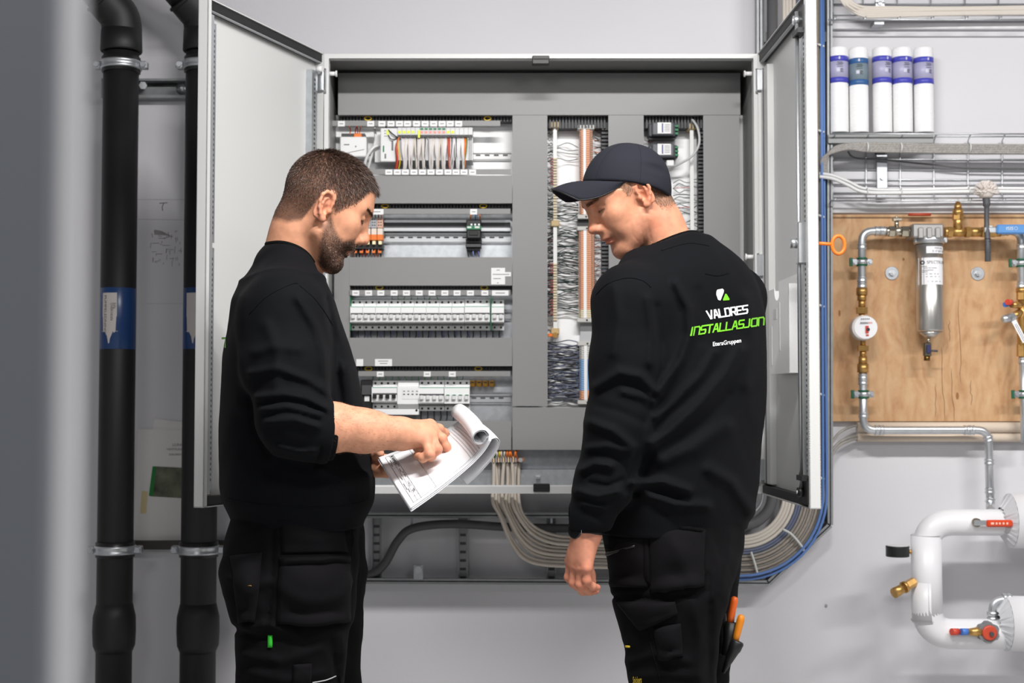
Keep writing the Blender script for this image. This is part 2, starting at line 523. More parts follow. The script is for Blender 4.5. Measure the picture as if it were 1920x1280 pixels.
# right door: bright hinge rail, lock rods, rail at the lock side
a = RD.sx(1431)
rail(RD, rd, a - .05, a + .045, cz0 + .03, cz1 - .05, -.008, M_cab, False)
MB().box((a - .008, -.0078, cz0 + .03), (a - .002, -.0062, cz1 - .05), RD.M).build('rail_groove', M_dark, rd)
a2 = RD.sx(1508)
rail(RD, rd, a2 - .028, a2 + .022, cz0 + .05, cz1 - .09, -.006, M_galv)
ar = RD.sx(1500, .008)
MB().cyl(RD.w(ar, .008, cz0 + .045), RD.w(ar, .008, cz1 - .03), .0048, n=12).build('lock_rod', M_steel, rd)
zk = RD.z(455, RD.L - .04)
for zc, s_ in ((cz1 - .055, 1), (cz0 + .04, -1)):
    br = MB().box((ar - .012, -.024, zc - .03), (RD.L - .008, .004, zc + .03), RD.M).box((ar - .014, -.004, zc - .006 - s_ * .03), (RD.L - .008, .016, zc + .006 - s_ * .03), RD.M)
    b_ = br.build('rod_guide', M_black, rd)
    MB().cyl(RD.w(ar, .0, zc + s_ * .004), RD.w(ar, .017, zc + s_ * .004), .011, n=16).build('roller', M_steel if s_ > 0 else M_black, b_)
    MB().cyl(RD.w(ar, .017, zc + s_ * .004), RD.w(ar, .0185, zc + s_ * .004), .004, n=12).build('rivet', M_white, b_)
lk = MB().bbox((ar - .012, -.012, zk - .05), (ar + .016, .014, zk + .05), .003, RD.M).cyl(RD.w(ar + .002, .012, zk), RD.w(ar + .002, .03, zk), .012)
lk.build('lock_mechanism', M_steel, rd)
# document pocket on the right door
ap0, ap1 = RD.sx(1444, .006), RD.sx(1499, -.018)
zp1, zp0 = RD.z(527, ap1), RD.z(697, ap1)
T1 = .006
pk = MB()
pk.box((ap0, -.02, zp0), (ap1, -.018, zp1 + .02), RD.M)
pk.box((ap0, T1, zp0), (ap0 + (ap1 - ap0) * .30, T1 + .002, zp1 - .005), RD.M).box((ap1 - (ap1 - ap0) * .42, T1, zp0), (ap1, T1 + .002, zp1 - .005), RD.M)
# front with a round thumb notch
c0, c1 = ap0 + (ap1 - ap0) * .30, ap1 - (ap1 - ap0) * .42
nt_ = [(c0, zp0), (c1, zp0), (c1, zp1 - .005)] + [((c0 + c1) / 2 + (c1 - c0) / 2 * math.cos(k * math.pi / 10), zp1 - .005 - (c1 - c0) / 2 * math.sin(k * math.pi / 10)) for k in range(1, 10)] + [(c0, zp1 - .005)]
pk.prism([RD.w(p, T1, 0) + Vector((0, 0, q)) for p, q in nt_], RD.n * .002)
pk.box((ap0, -.02, zp0), (ap0 + .002, T1 + .002, zp1 - .005), RD.M).box((ap1 - .002, -.02, zp0), (ap1, T1 + .002, zp1 - .005), RD.M).box((ap0, -.02, zp0 - .002), (ap1, T1 + .002, zp0), RD.M)
pko = pk.build('document_pocket', M_white, rd)
gr = MB()
for fa, z0_, z1_ in ((.56, .25, .8), (.14, .1, .55)):
    aa = ap0 + (ap1 - ap0) * fa
    gr.box((aa - .006, T1 + .002, zp0 + (zp1 - zp0) * z0_), (aa + .006, T1 + .0032, zp0 + (zp1 - zp0) * z1_), RD.M)
gr.box((ap0 + (ap1 - ap0) * .25, T1 + .002, zp0 + (zp1 - zp0) * .62), (ap0 + (ap1 - ap0) * .42, T1 + .0026, zp0 + (zp1 - zp0) * .74), RD.M)
gr.build('pocket_relief', mat('white_plastic_relief', (205, 205, 207), .45), rd)
# hinges
for D, sk in ((LD, ld), (RD, rd)):
    for py in (152, 498, 880):
        z = P(960, py, YF).z
        h = MB().bbox((-.008, -.012, z - .03), (.014, .006, z + .03), .002, D.M).cyl(D.w(-.004, .0, z - .034), D.w(-.004, 0, z + .034), .006, n=12)
        h.build('hinge', M_steel, sk)
    for py in (135, 480, 865):
        z = P(960, py, YF).z
        sgn = 1 if D is LD else -1
        xh = D.H.x + sgn * .012
        MB().cyl((xh, YF + .02, z), (xh + sgn * .018, YF + .02, z), .006, n=12).cyl((xh + sgn * .018, YF + .02, z), (xh + sgn * .022, YF + .02, z), .009, n=12).build('hinge_bolt', M_white, cab)

# the key in the lock of the right door
kp = RD.w(RD.L - .02, -TKD, zk)
kx, ky = P(1537, 457, 3.31), P(1553, 457, 3.31)
key = thing('cabinet_key', (P(1565, 457, 3.31).x, 3.31, P(1565, 457, 3.31).z - .03), 'orange plastic key with an oval loop stuck in the right cabinet door', 'key')
s_ = S(3.31)
ctr = P(1572, 459, 3.31)
lp = [Vector((ctr.x + 12 * s_ * math.cos(q), 3.31, ctr.z + 17 * s_ * math.sin(q))) for q in [2 * math.pi * i / 24 for i in range(24)]]
mk = MB(); mk.tube(lp + [lp[0]], .0045, 8, caps=False); mk.build('loop', M_orange, key)
MB().cyl(P(1534, 456, 3.31), P(1561, 458, 3.31), .0042, n=10).build('shank', M_orange, key)
# ================================================================== devices inside the cabinet
YBK = YB - .016
def prof_x(m, x0, x1, prof, Yref=YP):
    """extrude a side profile [(Y, py)] between two pixel columns"""
    a = P(x0, 500, Yref).x; b = P(x1, 500, Yref).x
    m.prism([Vector((a, Y, P(960, py, Yref).z)) for Y, py in prof], (b - a, 0, 0))
    return m
M_brk = mat('breaker_white', (236, 237, 237), .4)
M_lever = mat('breaker_lever', (215, 216, 217), .4)
M_bgrey = mat('breaker_grey', (140, 141, 143), .5)
M_scr = mat('screw_hole', (38, 42, 42), .4, metal=.3)
M_stripe = mat('green_line', (70, 160, 130), .5)
def breaker(x0, n, yt, yb, label, group, style=0, module=11.87):
    """modular breaker: stepped body, one lever and two terminal holes for each pole"""
    x1 = x0 + n * module; h = yb - yt
    q = lambda f: yt + h * f
    base = P((x0 + x1) / 2, yb, YP)
    r = thing('circuit_breaker', (base.x, YP + .04, base.z), label, 'breaker', group)
    Yt, Yn = YP + .028, YP - .004
    body = MB()
    prof_x(body, x0 + .25, x1 - .25, [(Yt, q(0)), (Yt, q(.22)), (Yn, q(.235)), (Yn, q(.76)), (Yt, q(.79)), (Yt, q(1)), (YBK, q(1)), (YBK, q(0))])
    bo = body.build('body', M_brk, r)
    MB().rect(x0 + .6, q(.73), x1 - .6, q(.76), Yn - .0006, Yn).build('grey_foot', M_bgrey, r) if style != 2 else None
    prof_x(MB(), x0 + .3, x1 - .3, [(Yt - .004, q(.80)), (Yt - .004, q(.845)), (Yt, q(.845)), (Yt, q(.80))]).build('grey_step', M_bgrey, r)
    MB().rect(x0 + .5, q(.235) + .2, x1 - .5, q(.235) + 1.2, Yn - .0006, Yn).build('green_line', M_stripe, r)
    MB().rect(x0 + .6, q(.45), x1 - .6, q(.505), Yn - .001, Yn).build('slot', M_dark if style != 2 else M_brk, r)
    for k in range(n):
        c = x0 + (k + .5) * module
        lv = MB()
        a = P(c - 3.6, 500, Yn); b = P(c + 3.6, 500, Yn)
        z0, z1 = P(960, q(.64), Yn).z, P(960, q(.50), Yn).z
        lv.bbox((a.x, Yn - .010, z0), (b.x, Yn, z1), .0015)
        lv.build('lever', {0: M_lever, 1: M_lever, 2: M_lever, 3: M_black}[style], r)
        if style == 2:
            MB().rect(c - 3, q(.475), c + 3, q(.50), Yn - .011, Yn).build('green_marker', M_green, r)
        for f in (.10, .925):
            p = P(c, q(f), Yt)
            MB().cyl((p.x, Yt - .0006, p.z), (p.x, Yt + .004, p.z), 2.2 * S(YP), n=10).build('terminal_hole', M_scr, r)
    return r
GR3 = 'white breakers in the long third row'
names = ['leftmost', 'second', 'third', 'fourth', 'fifth', 'sixth', 'seventh', 'eighth', 'ninth']
for k in range(9):
    lab = 'two-pole white circuit breaker, %s from the left in the long full breaker row' % names[k] if k else 'two-pole white circuit breaker at the left end of the long full breaker row'
    breaker(657 + 23.75 * k, 2, 561, 618, lab, GR3)
breaker(871.2, 4, 560, 618, 'wide four-pole white breaker near the right end of the long breaker row', GR3)
breaker(921.5, 2, 561, 618, 'two-pole white circuit breaker alone at the right end of the long row', GR3)
GR4 = 'white breakers in the bottom row'
breaker(698, 4, 713, 766, 'four-pole white breaker with black levers in the bottom row', GR4, 3)
breaker(785.5, 4, 712, 770, 'four-pole white breaker with clear levers in the bottom row', GR4, 0)
breaker(833.5, 4, 712, 770, 'four-pole white breaker with green markers in the bottom row', GR4, 2)
# earth fault module beside the black-lever breaker
r = thing('residual_current_module', tuple(P(765, 766, YP + .03)), 'white fault current module between the black lever and clear lever breakers', 'breaker')
prof_x(MB(), 746, 785, [(YP + .02, 713), (YP + .02, 724), (YP - .004, 725), (YP - .004, 757), (YP + .02, 759), (YP + .02, 766), (YBK, 766), (YBK, 713)]).build('body', M_brk, r)
for k in range(4):
    c = 757.5 + 8 * k
    MB().rect(c - 3.4, 727, c + 3.4, 748, YP - .0052, YP - .004).build('slide', M_white, r)
    MB().rect(c - 1.8, 738, c + 1.8, 740, YP - .006, YP - .0052).build('slide_mark', M_ink, r)
    MB().rect(c - 1.5, 732.5, c + 2, 734, YP - .006, YP - .0052).build('slide_mark', M_inkl, r)
r = thing('terminal_cover', tuple(P(741, 778, YP + .02)), 'long white terminal cover under the black-lever breaker', 'cover')
MB().rect(698, 766.5, 785, 777.5, YP - .002, YBK, .001).build('body', M_brk, r)
p = P(781, 769, YP - .002)
MB().cyl((p.x, p.y - .001, p.z), (p.x, p.y + .002, p.z), .0035, n=12).build('screw', M_scr, r)
# black contactor block at the left end of the bottom row (half hidden by the man)
r = thing('black_relay', tuple(P(690, 775, YP + .04)), 'black relay with a small white sticker at the left end of the bottom row', 'relay')
MB().rect(676, 712, 697, 775, YP + .012, YBK, .002).build('body', M_black, r)
MB().rect(678, 722, 696, 740, YP + .002, YP + .012, .001).build('front', M_dark, r)
MB().rect(683.5, 742, 692.5, 752, YP + .0105, YP + .012).build('sticker', M_white, r)
# yellow terminals on the bottom row
for k in range(4):
    x = 881 + 12 * k
    b = P(x + 5, 725, YB - .04)
    r = thing('yellow_terminal', (b.x, YB - .03, b.z), 'small amber push-in terminal in the bottom row, %s from the left of four' % ['first', 'second', 'third', 'fourth'][k], 'terminal', 'amber terminals of the bottom row')
    MB().rect(x, 713.5, x + 10, 724.5, YB - .045, YB - .001, .002).build('body', mat('amber_plastic', (205, 150, 40), .45), r)
    MB().rect(x + 2, 716, x + 8, 718, YB - .046, YB - .045).build('slot', M_dark, r)

# ---------------------------------------------------------- wires under and over the breakers
def wires(name, lst, rad, m, parent, kind='stuff', n=5):
    mb = MB()
    for pts in lst: mb.tube(pts, rad, n)
    return mb.build(name, m, parent, kind=kind)
rnd = random.Random(3)
def drops(x0, x1, step, y0, y1, m, Y=YP + .05):
    L = []
    x = x0
    while x < x1:
        L.append([P(x, y0, Y), P(x + rnd.uniform(-1, 1), (y0 + y1) / 2, Y + .01), P(x + rnd.uniform(-3, 3), y1, Y + .02)])
        x += step
    return wires('wiring', L, .0013, m, cab)
M_wblk = mat('black_wire', (30, 32, 36), .5); M_wblu = mat('light_blue_wire', (150, 170, 235), .45); M_wgrn = mat('green_wire', (60, 130, 80), .5)
drops(660, 945, 12, 617, 640, M_wblk); drops(665, 880, 23.75, 617, 640, M_wblu)
drops(790, 880, 12, 769, 795, M_wblk)
drops(700, 880, 12, 704, 714, M_wgrn, YP + .04); drops(735, 830, 12, 552, 563, M_wgrn, YP + .04)
L = [[P(657, 557, YP + .02), P(760, 556, YP + .022), P(915, 555, YP + .02)]]
wires('copper_link', L, .0015, M_alu, cab)
MB().rect(656, 556, 657.2, 619, YP + .0, YBK).rect(919.8, 556, 921, 619, YP - .003, YBK).build('end_plate', M_green, cab)

# ---------------------------------------------------------- first row: gateway, controller and its slices
r = thing('gateway_module', tuple(P(662, 294, YP + .05)), 'small white gateway module at the upper left with orange plugs', 'module')
MB().rect(637, 256, 687, 294, YP + .015, YBK, .003).build('body', M_white, r)
MB().rect(640, 250, 684, 257, YP + .03, YBK).build('connector_row', M_dark, r)
MB().rect(663, 250, 678, 258, YP + .02, YP + .03, .002).build('orange_plug', M_orange, r)
pr = MB().rect(645, 270, 655, 272, YP + .0142, YP + .015)
pr.prism([P(645, 287, YP + .0142), P(683, 279.5, YP + .0142), P(683, 280.5, YP + .0142), P(645, 288, YP + .0142)], (0, .0008, 0))
pr.rect(666, 273, 668, 276, YP + .0142, YP + .015)
pr.build('print', M_inkl, r)
for k, (m_, c) in enumerate(((M_orange, 656), (M_red, 666), (M_red, 670), (M_orange, 674))):
    MB().tube(smooth_path([P(c, 252, YP + .03), P(c + 1, 243, YP + .025), P(c + (3 if k % 2 else -2), 236, YP + .04)], 4), .0016, 6).build('wire', m_, r)
r = thing('grey_cable_loop', tuple(P(690, 318, YP + .05)), 'pair of pale grey patch cables looping beside the gateway module', 'cable')
MB().tube(smooth_path([P(713, 272, YP + .02), P(700, 277, YP + .01), P(688, 294, YP + .015), P(682, 318, YP + .03)]), .0042, 8).build('cable', M_white, r)
MB().tube(smooth_path([P(702, 240, YP + .04), P(704, 262, YP + .035), P(697, 290, YP + .03), P(690, 318, YP + .04)]), .0038, 8).build('cable', M_white, r)

plc = thing('plc_controller', tuple(P(800, 304, YP + .05)), 'white controller with a row of slim input modules and many white wires', 'controller')
MB().rect(703, 252, 714, 304, YP + .03, YBK).build('bus_foot', M_white, plc)
h_ = MB().rect(713, 240, 745, 303, YP - .012, YBK, .002).build('head', mat('module_grey_white', (222, 223, 224), .45), plc)
q = MB()
for j in range(3):
    for i in range(2):
        q.rect(721 + 3.4 * i, 244 + j * 5, 722.6 + 3.4 * i, 246 + j * 5, YP - .0126, YP - .012)
q.build('head_dots', M_dark, h_, kind='stuff')
M_led = mat('lime_lens', (222, 232, 60), .35)
MB().rect(725, 244, 729, 253, YP - .0128, YP - .012).build('lamp_lens', M_led, h_)
MB().rect(717.8, 273, 720.5, 285, YP - .0126, YP - .012).build('green_mark', M_green, h_)
MB().rect(721, 288, 724, 297, YP - .0126, YP - .012).rect(734, 264, 737.5, 282, YP - .0126, YP - .012).build('print', M_inkl, h_)
nsl = 17; wsl = (886 - 745) / nsl
M_slice = mat('slice_white', (216, 217, 218), .45)
cols = [M_led] * 4 + [None] + [M_green] * 6 + [M_led, M_led] + [None] * 4
for k in range(nsl):
    x = 745 + wsl * k
    s_ = MB()
    prof_x(s_, x + .2, x + wsl - .2, [(YP - .008, 240), (YP - .012, 244), (YP - .012, 254), (YP + .004, 258), (YP + .004, 300), (YBK, 303), (YBK, 238)])
    so = s_.build('input_module', M_slice, plc)
    if cols[k] is not None:
        MB().rect(x + 1.5, 245 if cols[k] is M_led else 239.8, x + wsl - 1.2, 250 if cols[k] is M_led else 243.5, YP - .0132, YP - .010).build('lens', cols[k], so)
    if 5 <= k <= 10:
        MB().rect(x + 1.5, 245.5, x + wsl - 1.5, 250.5, YP - .0128, YP - .012).build('red_mark', mat('pale_red', (225, 150, 140), .5), so)
    d = MB()
    for j in range(2):
        d.rect(x + 1.4 + 3.4 * j, 255, x + 3.6 + 3.4 * j, 257, YP - .0125, YP - .006).rect(x + 1.4 + 3.4 * j, 259, x + 3.6 + 3.4 * j, 261.5, YP + .0032, YP + .004)
    d.build('wire_holes', M_dark, so, kind='stuff')
MB().rect(783.5, 244, 787.5, 258, YP - .016, YP - .012).build('yellow_lever', M_led, plc)
q = MB()
for j in range(16):
    for i in range(2):
        q.rect(879.5 + 3 * i, 257 + j * 2.8, 881.3 + 3 * i, 258.6 + j * 2.8, YP + .0034, YP + .004)
q.build('end_holes', M_dark, plc, kind='stuff')
rnd = random.Random(11)
for k in range(62):
    x = 752 + (876 - 752) * (k + .5) / 62
    if k in (24, 25): continue
    m_ = M_beigec if k < 40 else M_white
    if rnd.random() < .6: m_ = mat('pale_wire', (226, 222, 224), .5)
    if 43 <= k <= 47 and rnd.random() < .6: m_ = mat('brick_red_wire', (190, 90, 70), .5)
    if k >= 59: m_ = M_orange if k < 61 else M_wgrn
    if rnd.random() < .08: m_ = M_wblk
    g = 752 + (876 - 752) * (int((k + .5) / 6.2) + .5) / 10
    MB().tube(smooth_path([P(x, 259, YP), P(x + .4, 266, YP - .012), P(x + (g - x) * .25, 285, YP - .012), P(x + (g - x) * .55 + rnd.uniform(-2, 2), 305, YP), P(x + (g - x) * .5, 320, YP + .012)], 3), .0019, 5).build('wire', m_, plc)
for k, (m_, dx) in enumerate(((M_red, 0), (M_yellow, 4), (mat('brown_wire', (120, 60, 40), .5), -3), (M_red, -1))):
    MB().tube(smooth_path([P(746 + k, 257, YP - .01), P(744 + dx * .6, 275, YP - .02), P(746 + dx, 300, YP - .015), P(743 + dx, 318, YP)], 4), .0018, 5).build('wire', m_, plc)
MB().tube(smooth_path([P(722, 237, YP), P(735, 250, YP - .02), P(746, 258, YP - .015)], 5), .0018, 5).build('wire', M_wblk, plc)
MB().tube(smooth_path([P(728, 253, YP - .014), P(734, 261, YP - .02), P(746, 259, YP - .014)], 5), .0015, 5).build('wire', M_wblk, plc)

# ---------------------------------------------------------- second row: relay block and contactor
r = thing('relay_block', tuple(P(688, 470, YP + .05)), 'block of slim relays with orange levers beside the bearded face', 'relay')
for k in range(5):
    x = 661 + 11.5 * k
    lastone = k == 4
    MB().rect(x, 408, x + 11, 427, YP + .02, YBK, .0008).build('grey_head', mat('relay_grey', (170, 172, 178), .5) if not lastone else mat('relay_salmon', (214, 170, 150), .5), r)
    MB().rect(x + .5, 428, x + 10.5, 440, YP + .012, YBK, .0008).build('relay', mat('relay_clear', (225, 216, 205), .4), r)
    MB().rect(x, 439.5, x + 11, 450, YP - .004, YP + .03, .0008).build('orange_lever', M_orange, r)
    p = P(x + 5.5, 453, YP + .0)
    MB().rect(x + 2.5, 449.5, x + 8.5, 458, YP + .001, YP + .03, .0006).build('lens', mat('cream_lens', (250, 235, 190), .3), r)
    MB().rect(x, 457, x + 11, 466, YP + .015, YBK).build('socket', M_black, r)
    d = MB()
    for j in range(2):
        for i in range(3):
            d.rect(x + 2 + 4.2 * j, 410 + i * 5.4, x + 4.4 + 4.2 * j, 412.5 + i * 5.4, YP + .0194, YP + .02)
    d.build('screw_holes', M_dark, r, kind='stuff')
    for j in range(2):
        MB().tube([P(x + 3 + 5 * j, 465, YP + .02), P(x + 2 + 5 * j, 474, YP + .025), P(x + 1 + 6 * j, 486, YP + .04)], .0017, 5).build('wire', (M_orange, M_wblk, M_red, M_beigec)[(k + j) % 4], r)
        MB().tube([P(x + 3 + 5 * j, 412, YP + .03), P(x + 3 + 5 * j, 402, YP + .03), P(x + 2 + 5 * j, 388, YP + .05)], .0015, 5).build('wire', (M_wblk, M_orange)[(k + j) % 2], r)
    MB().rect(x + 2, 470, x + 8, 474, YP + .018, YP + .024).build('ferrule', M_orange, r)
r = thing('contactor', tuple(P(888, 469, YP + .05)), 'black contactor with a green band hanging on the second rail', 'contactor')
MB().rect(874, 412, 902, 430, YP + .02, YBK, .002).build('upper_body', M_black, r)
MB().rect(875, 423, 902, 430, YP + .012, YP + .03).build('green_band', M_green, r)
MB().rect(876, 424.5, 884, 427.5, YP + .0112, YP + .012).rect(890, 424, 899, 427.5, YP + .0112, YP + .012).build('print', mat('print_white', (220, 225, 222), .5), r)
MB().rect(874.5, 430, 902, 447, YP - .006, YBK, .003).build('nose', M_black, r)
MB().rect(880, 433, 896, 441, YP - .009, YP - .006, .001).build('coil_front', M_rubber, r)
MB().rect(873.5, 447, 903, 456, YP + .02, YBK, .001).build('lower_body', M_black, r)
MB().rect(873, 457, 902, 463, YP + .01, YBK, .001).build('terminal_shield', M_dark, r)
MB().rect(874.5, 463, 900, 469, YP + .022, YBK, .001).build('foot', M_black, r)
for j in range(3):
    for yy in (421, 447.5):
        p = P(884 + 7 * j, yy, YP + .019)
        MB().cyl((p.x, p.y - .002, p.z), (p.x, p.y + .003, p.z), .0028, n=10).build('screw', M_steel, r)
    MB().tube([P(882 + 9 * j, 414, YP + .03), P(882 + 9 * j, 404, YP + .035), P(881 + 9 * j, 392, YP + .05)], .0018, 6).build('wire', (M_orange, M_blue, M_orange)[j], r)
    MB().tube(smooth_path([P(878 + 10 * j, 466, YP + .03), P(877 + 9 * j + j, 474, YP + .03), P(880 + 10 * j, 486, YP + .045)], 4), .0016, 6).build('wire', (M_wblk, M_wblu, mat('violet_wire', (110, 110, 190), .5))[j], r)

# ---------------------------------------------------------- vertical sections: terminal strips
M_tan = mat('terminal_tan', (214, 150, 112), .5); M_cream = mat('terminal_cream', (214, 200, 168), .5)
M_tgrey = mat('terminal_grey', (190, 188, 184), .5); M_tblue = mat('terminal_blue', (120, 160, 205), .5)
def strip(x0, x1, y0, y1, pitch, colour, label, end=True):
    """vertical terminal strip: end brackets, one slice for each terminal, a marker strip, two rows of holes"""
    r = thing('terminal_strip', tuple(P((x0 + x1) / 2, y1, YP + .06)), label, 'terminal strip', 'vertical terminal strips')
    Y0 = YP + .03
    wd = x1 - x0
    if end:
        for yy in (y0 - 8, y1):
            MB().rect(x0 - 4, yy, x1 + 4, yy + 8, Y0 - .004, YBK, .0015).build('end_bracket', M_tgrey, r)
            p = P((x0 + x1) / 2, yy + 4, Y0 - .004)
            MB().cyl((p.x, p.y - .001, p.z), (p.x, p.y + .002, p.z), .003, n=8).build('screw', M_scr, r)
    n = int((y1 - y0) / pitch)
    first = None
    for k in range(n):
        y = y0 + pitch * k
        c = colour(k / n)
        if first is None or first.data.materials[0] is not c:
            first = MB().rect(x0, y + .3, x1, y + pitch - .3, Y0, YBK).build('terminal', c, r); fy = y
            m = MB()
            for fx in (.02, .78, .92):
                m.rect(x0 + wd * fx, y + 1, x0 + wd * fx + 2.4, y + pitch - 1, Y0 - .0008, Y0)
            hole = m.build('wire_holes', M_dark, first)
        else:
            o = first.copy(); COL.objects.link(o); o.parent = r; o.location = (0, 0, P(960, y, Y0).z - P(960, fy, Y0).z)
            h2 = hole.copy(); COL.objects.link(h2); h2.parent = o
    MB().rect(x0 + wd * .28, y0, x0 + wd * .48, y1, Y0 - .004, Y0 - .0001).build('marker_strip', M_white, r)
    return r
strip(1087, 1111, 242, 402, 4.1, lambda f: M_tan, 'tan terminal strip, upper one behind the cap brim')
strip(1086, 1115, 432, 596, 3.9, lambda f: M_tan if f < .9 else M_cream, 'tan terminal strip with a white centre line beside the second man')
strip(1087, 1116, 648, 750, 4.2, lambda f: M_tgrey if f < .25 else (M_tblue if f < .82 else M_tan), 'grey and blue terminal strip at the foot of the section')
MB().rect(1088, 606, 1112, 640, YBK, YB).build('strip_rail', M_alu, cab)
MB().rect(1083, 411, 1111, 424, YP + .045, YB).build('strip_gap', M_black, cab)
def busbar(x, y0, y1, blocks, label):
    r = thing('neutral_busbar', tuple(P(x, y1, YP + .06)), label, 'busbar')
    MB().rect(x - 3.5, y0, x + 3.5, y1, YP + .035, YP + .045).build('bar', mat('white_bar', (225, 226, 224), .4), r)
    for b in blocks:
        MB().rect(x - 8, b - 5, x + 8, b + 6, YP + .028, YB, .002).build('holder', mat('holder_tan', (188, 164, 118), .5), r)
    return r
b1 = busbar(1041, 232, 640, (233, 418, 620), 'slim white vertical busbar with tan holders left of the terminals')
m = MB(); m2 = MB()
y = 296
while y < 600:
    if not 425 < y < 490:
        m.rect(1037.5, y, 1044.5, y + 2.8, YP + .029, YP + .035)
        if y > 480 and (int(y / 5) % 8 < 6) or y < 345: m2.rect(1032, y, 1038, y + 3, YP + .03, YP + .036)
    y += 5.2
m.build('clamps', M_cream, b1, kind='stuff'); m2.build('red_ferrules', mat('dark_red', (120, 42, 40), .5), b1, kind='stuff')
MB().rect(1027, 625, 1041, 631, YP + .03, YP + .04, .001).build('orange_feed', M_orange, b1)
MB().cyl(P(1041, 628, YP + .02), P(1041, 628, YP + .05), .008, n=12).build('feed_bolt', M_brass, b1)
busbar(1298, 238, 640, (236, 600), 'white vertical busbar behind the cap in the right section')
rnd = random.Random(5)
def fan(x0, x1, ys, m_, parent, sag=4, rad=.0011, Y=YP + .045):
    L = []
    for y in ys:
        a = rnd.uniform(-sag, sag); b = rnd.uniform(-sag, sag); c = rnd.uniform(-2 * sag, 2 * sag)
        L.append(smooth_path([P(x0, y + a, Y + rnd.uniform(0, .02)), P(x0 + (x1 - x0) * .33, y + b + c * .5, Y + rnd.uniform(-.01, .03)), P(x0 + (x1 - x0) * .66, y + c * .6, Y + rnd.uniform(-.01, .02)), P(x1, y + b * .4, Y)], 4))
    return wires('wiring', L, rad, m_, parent)
M_wdg = mat('dark_green_wire', (40, 62, 60), .5); M_wgry = mat('slate_wire', (92, 98, 118), .5)
U = lambda a, b, n: [a + (b - a) * (i + rnd.random()) / n for i in range(n)]
fan(1027, 1084, U(270, 300, 4), M_wdg, cab, 6); fan(1027, 1036, U(240, 410, 22), M_wdg, cab, 3)
fan(1027, 1084, U(372, 412, 16), M_wdg, cab, 7); fan(1027, 1084, U(428, 590, 39), M_wdg, cab, 5, .0014); fan(1045, 1084, U(428, 540, 18), M_wblk, cab, 5)
fan(1027, 1086, U(640, 752, 37), M_wgry, cab, 4, .0017); fan(1027, 1086, U(650, 750, 16), M_wblk, cab, 5, .0015)
fan(1027, 1036, U(430, 620, 27), mat('maroon_wire', (90, 45, 45), .5), cab, 3)
fan(1115, 1141, U(245, 330, 18), M_wdg, cab, 4); fan(1115, 1141, U(430, 600, 24), M_wgry, cab, 3)
fan(1113, 1141, U(240, 300, 4), M_orange, cab, 3); fan(1114, 1124, U(430, 560, 16), mat('rust_wire', (170, 96, 60), .5), cab, 3)
fan(1262, 1296, U(340, 460, 16), M_wdg, cab, 5); fan(1300, 1320, U(330, 520, 21), M_wdg, cab, 4); fan(1262, 1296, U(350, 450, 3), mat('pink_wire', (200, 110, 110), .5), cab, 4)
fan(1208, 1226, U(238, 300, 4), mat('dark_red', (120, 42, 40), .5), cab, 3)
# power relays in the right section
for k, y in enumerate((229, 269)):
    r = thing('power_relay', tuple(P(1243, y + 32, YP + .05)), ['grey power relay with white label, upper one at the section top', 'grey power relay with white label, lower one just above the cap'][k], 'relay', 'grey relays right section')
    MB().rect(1216, y + 3, 1271, y + 27, YP + .02, YBK, .003).build('body', mat('relay_dark', (74, 76, 82), .5), r)
    MB().rect(1223, y, 1264, y + 24, YP + .0, YP + .02, .003).build('front', mat('relay_mid', (96, 98, 104), .5), r)
    MB().rect(1233, y + .5, 1258, y + 21, YP - .0012, YP).build('white_label', M_white, r)
    MB().rect(1241, y + 2, 1243.5, y + 19, YP - .0018, YP - .0012).build('label_bar', mat('label_navy', (70, 80, 130), .5), r)
    q = MB()
    for j in range(5): q.rect(1246, y + 4 + 3 * j, 1256, y + 4.8 + 3 * j, YP - .0018, YP - .0012)
    q.build('label_print', M_inkl, r, kind='stuff')
    for j in range(3): MB().rect(1266, y + 5 + 7 * j, 1272, y + 9 + 7 * j, YP + .012, YP + .022).build('green_terminal', M_green, r)
    MB().rect(1217, y + 27, 1266, y + 32, YP + .03, YBK).build('foot', M_black, r)
r = thing('grey_sensor_cable', tuple(P(1270, 325, YP + .03)), 'pale grey cable curving down beside the power relays', 'cable')
MB().tube(smooth_path([P(1296, 222, YP + .03), P(1308, 240, YP + .0), P(1311, 268, YP - .005), P(1300, 290, YP), P(1278, 305, YP + .01), P(1258, 314, YP + .03)]), .0035, 8).build('cable', mat('pale_grey_cable', (196, 198, 198), .5), r)
MB().rect(1250, 300, 1264, 311, YP + .0, YP + .03, .002).build('plug', M_white, r)
# earth bar at the foot of the cabinet
r = thing('earth_bar', tuple(P(940, 868, YB - .05)), 'copper earth bar with yellow green wires above the beige cables', 'busbar')
MB().rect(640, 858, 983, 865, YB - .06, YB - .055).build('bar', mat('copper_bar', (200, 130, 90), .35, metal=.8), r)
for k in range(14):
    MB().rect(906 + 4.6 * k, 855.5, 908.6 + 4.6 * k, 866.5, YB - .068, YB - .06).build('clamp', M_steel if k % 2 else M_cream, r)
p = P(976, 862, YB - .062)
MB().cyl((p.x, p.y - .006, p.z), (p.x, p.y, p.z), .007, n=6, smooth=False).build('bolt', M_steel, r)
for k in range(14):
    x = 908 + 4.7 * k
    m_ = M_orange if k > 8 else (M_wgrn if k in (1, 3, 4) else M_yellow if k % 3 == 0 else M_beigec)
    MB().tube(smooth_path([P(x, 858, YB - .064), P(x + rnd.uniform(-3, 3), 848, YB - .075), P(x + rnd.uniform(-6, 6), 842, YB - .03)], 4), .003, 6).build('wire', m_, r)
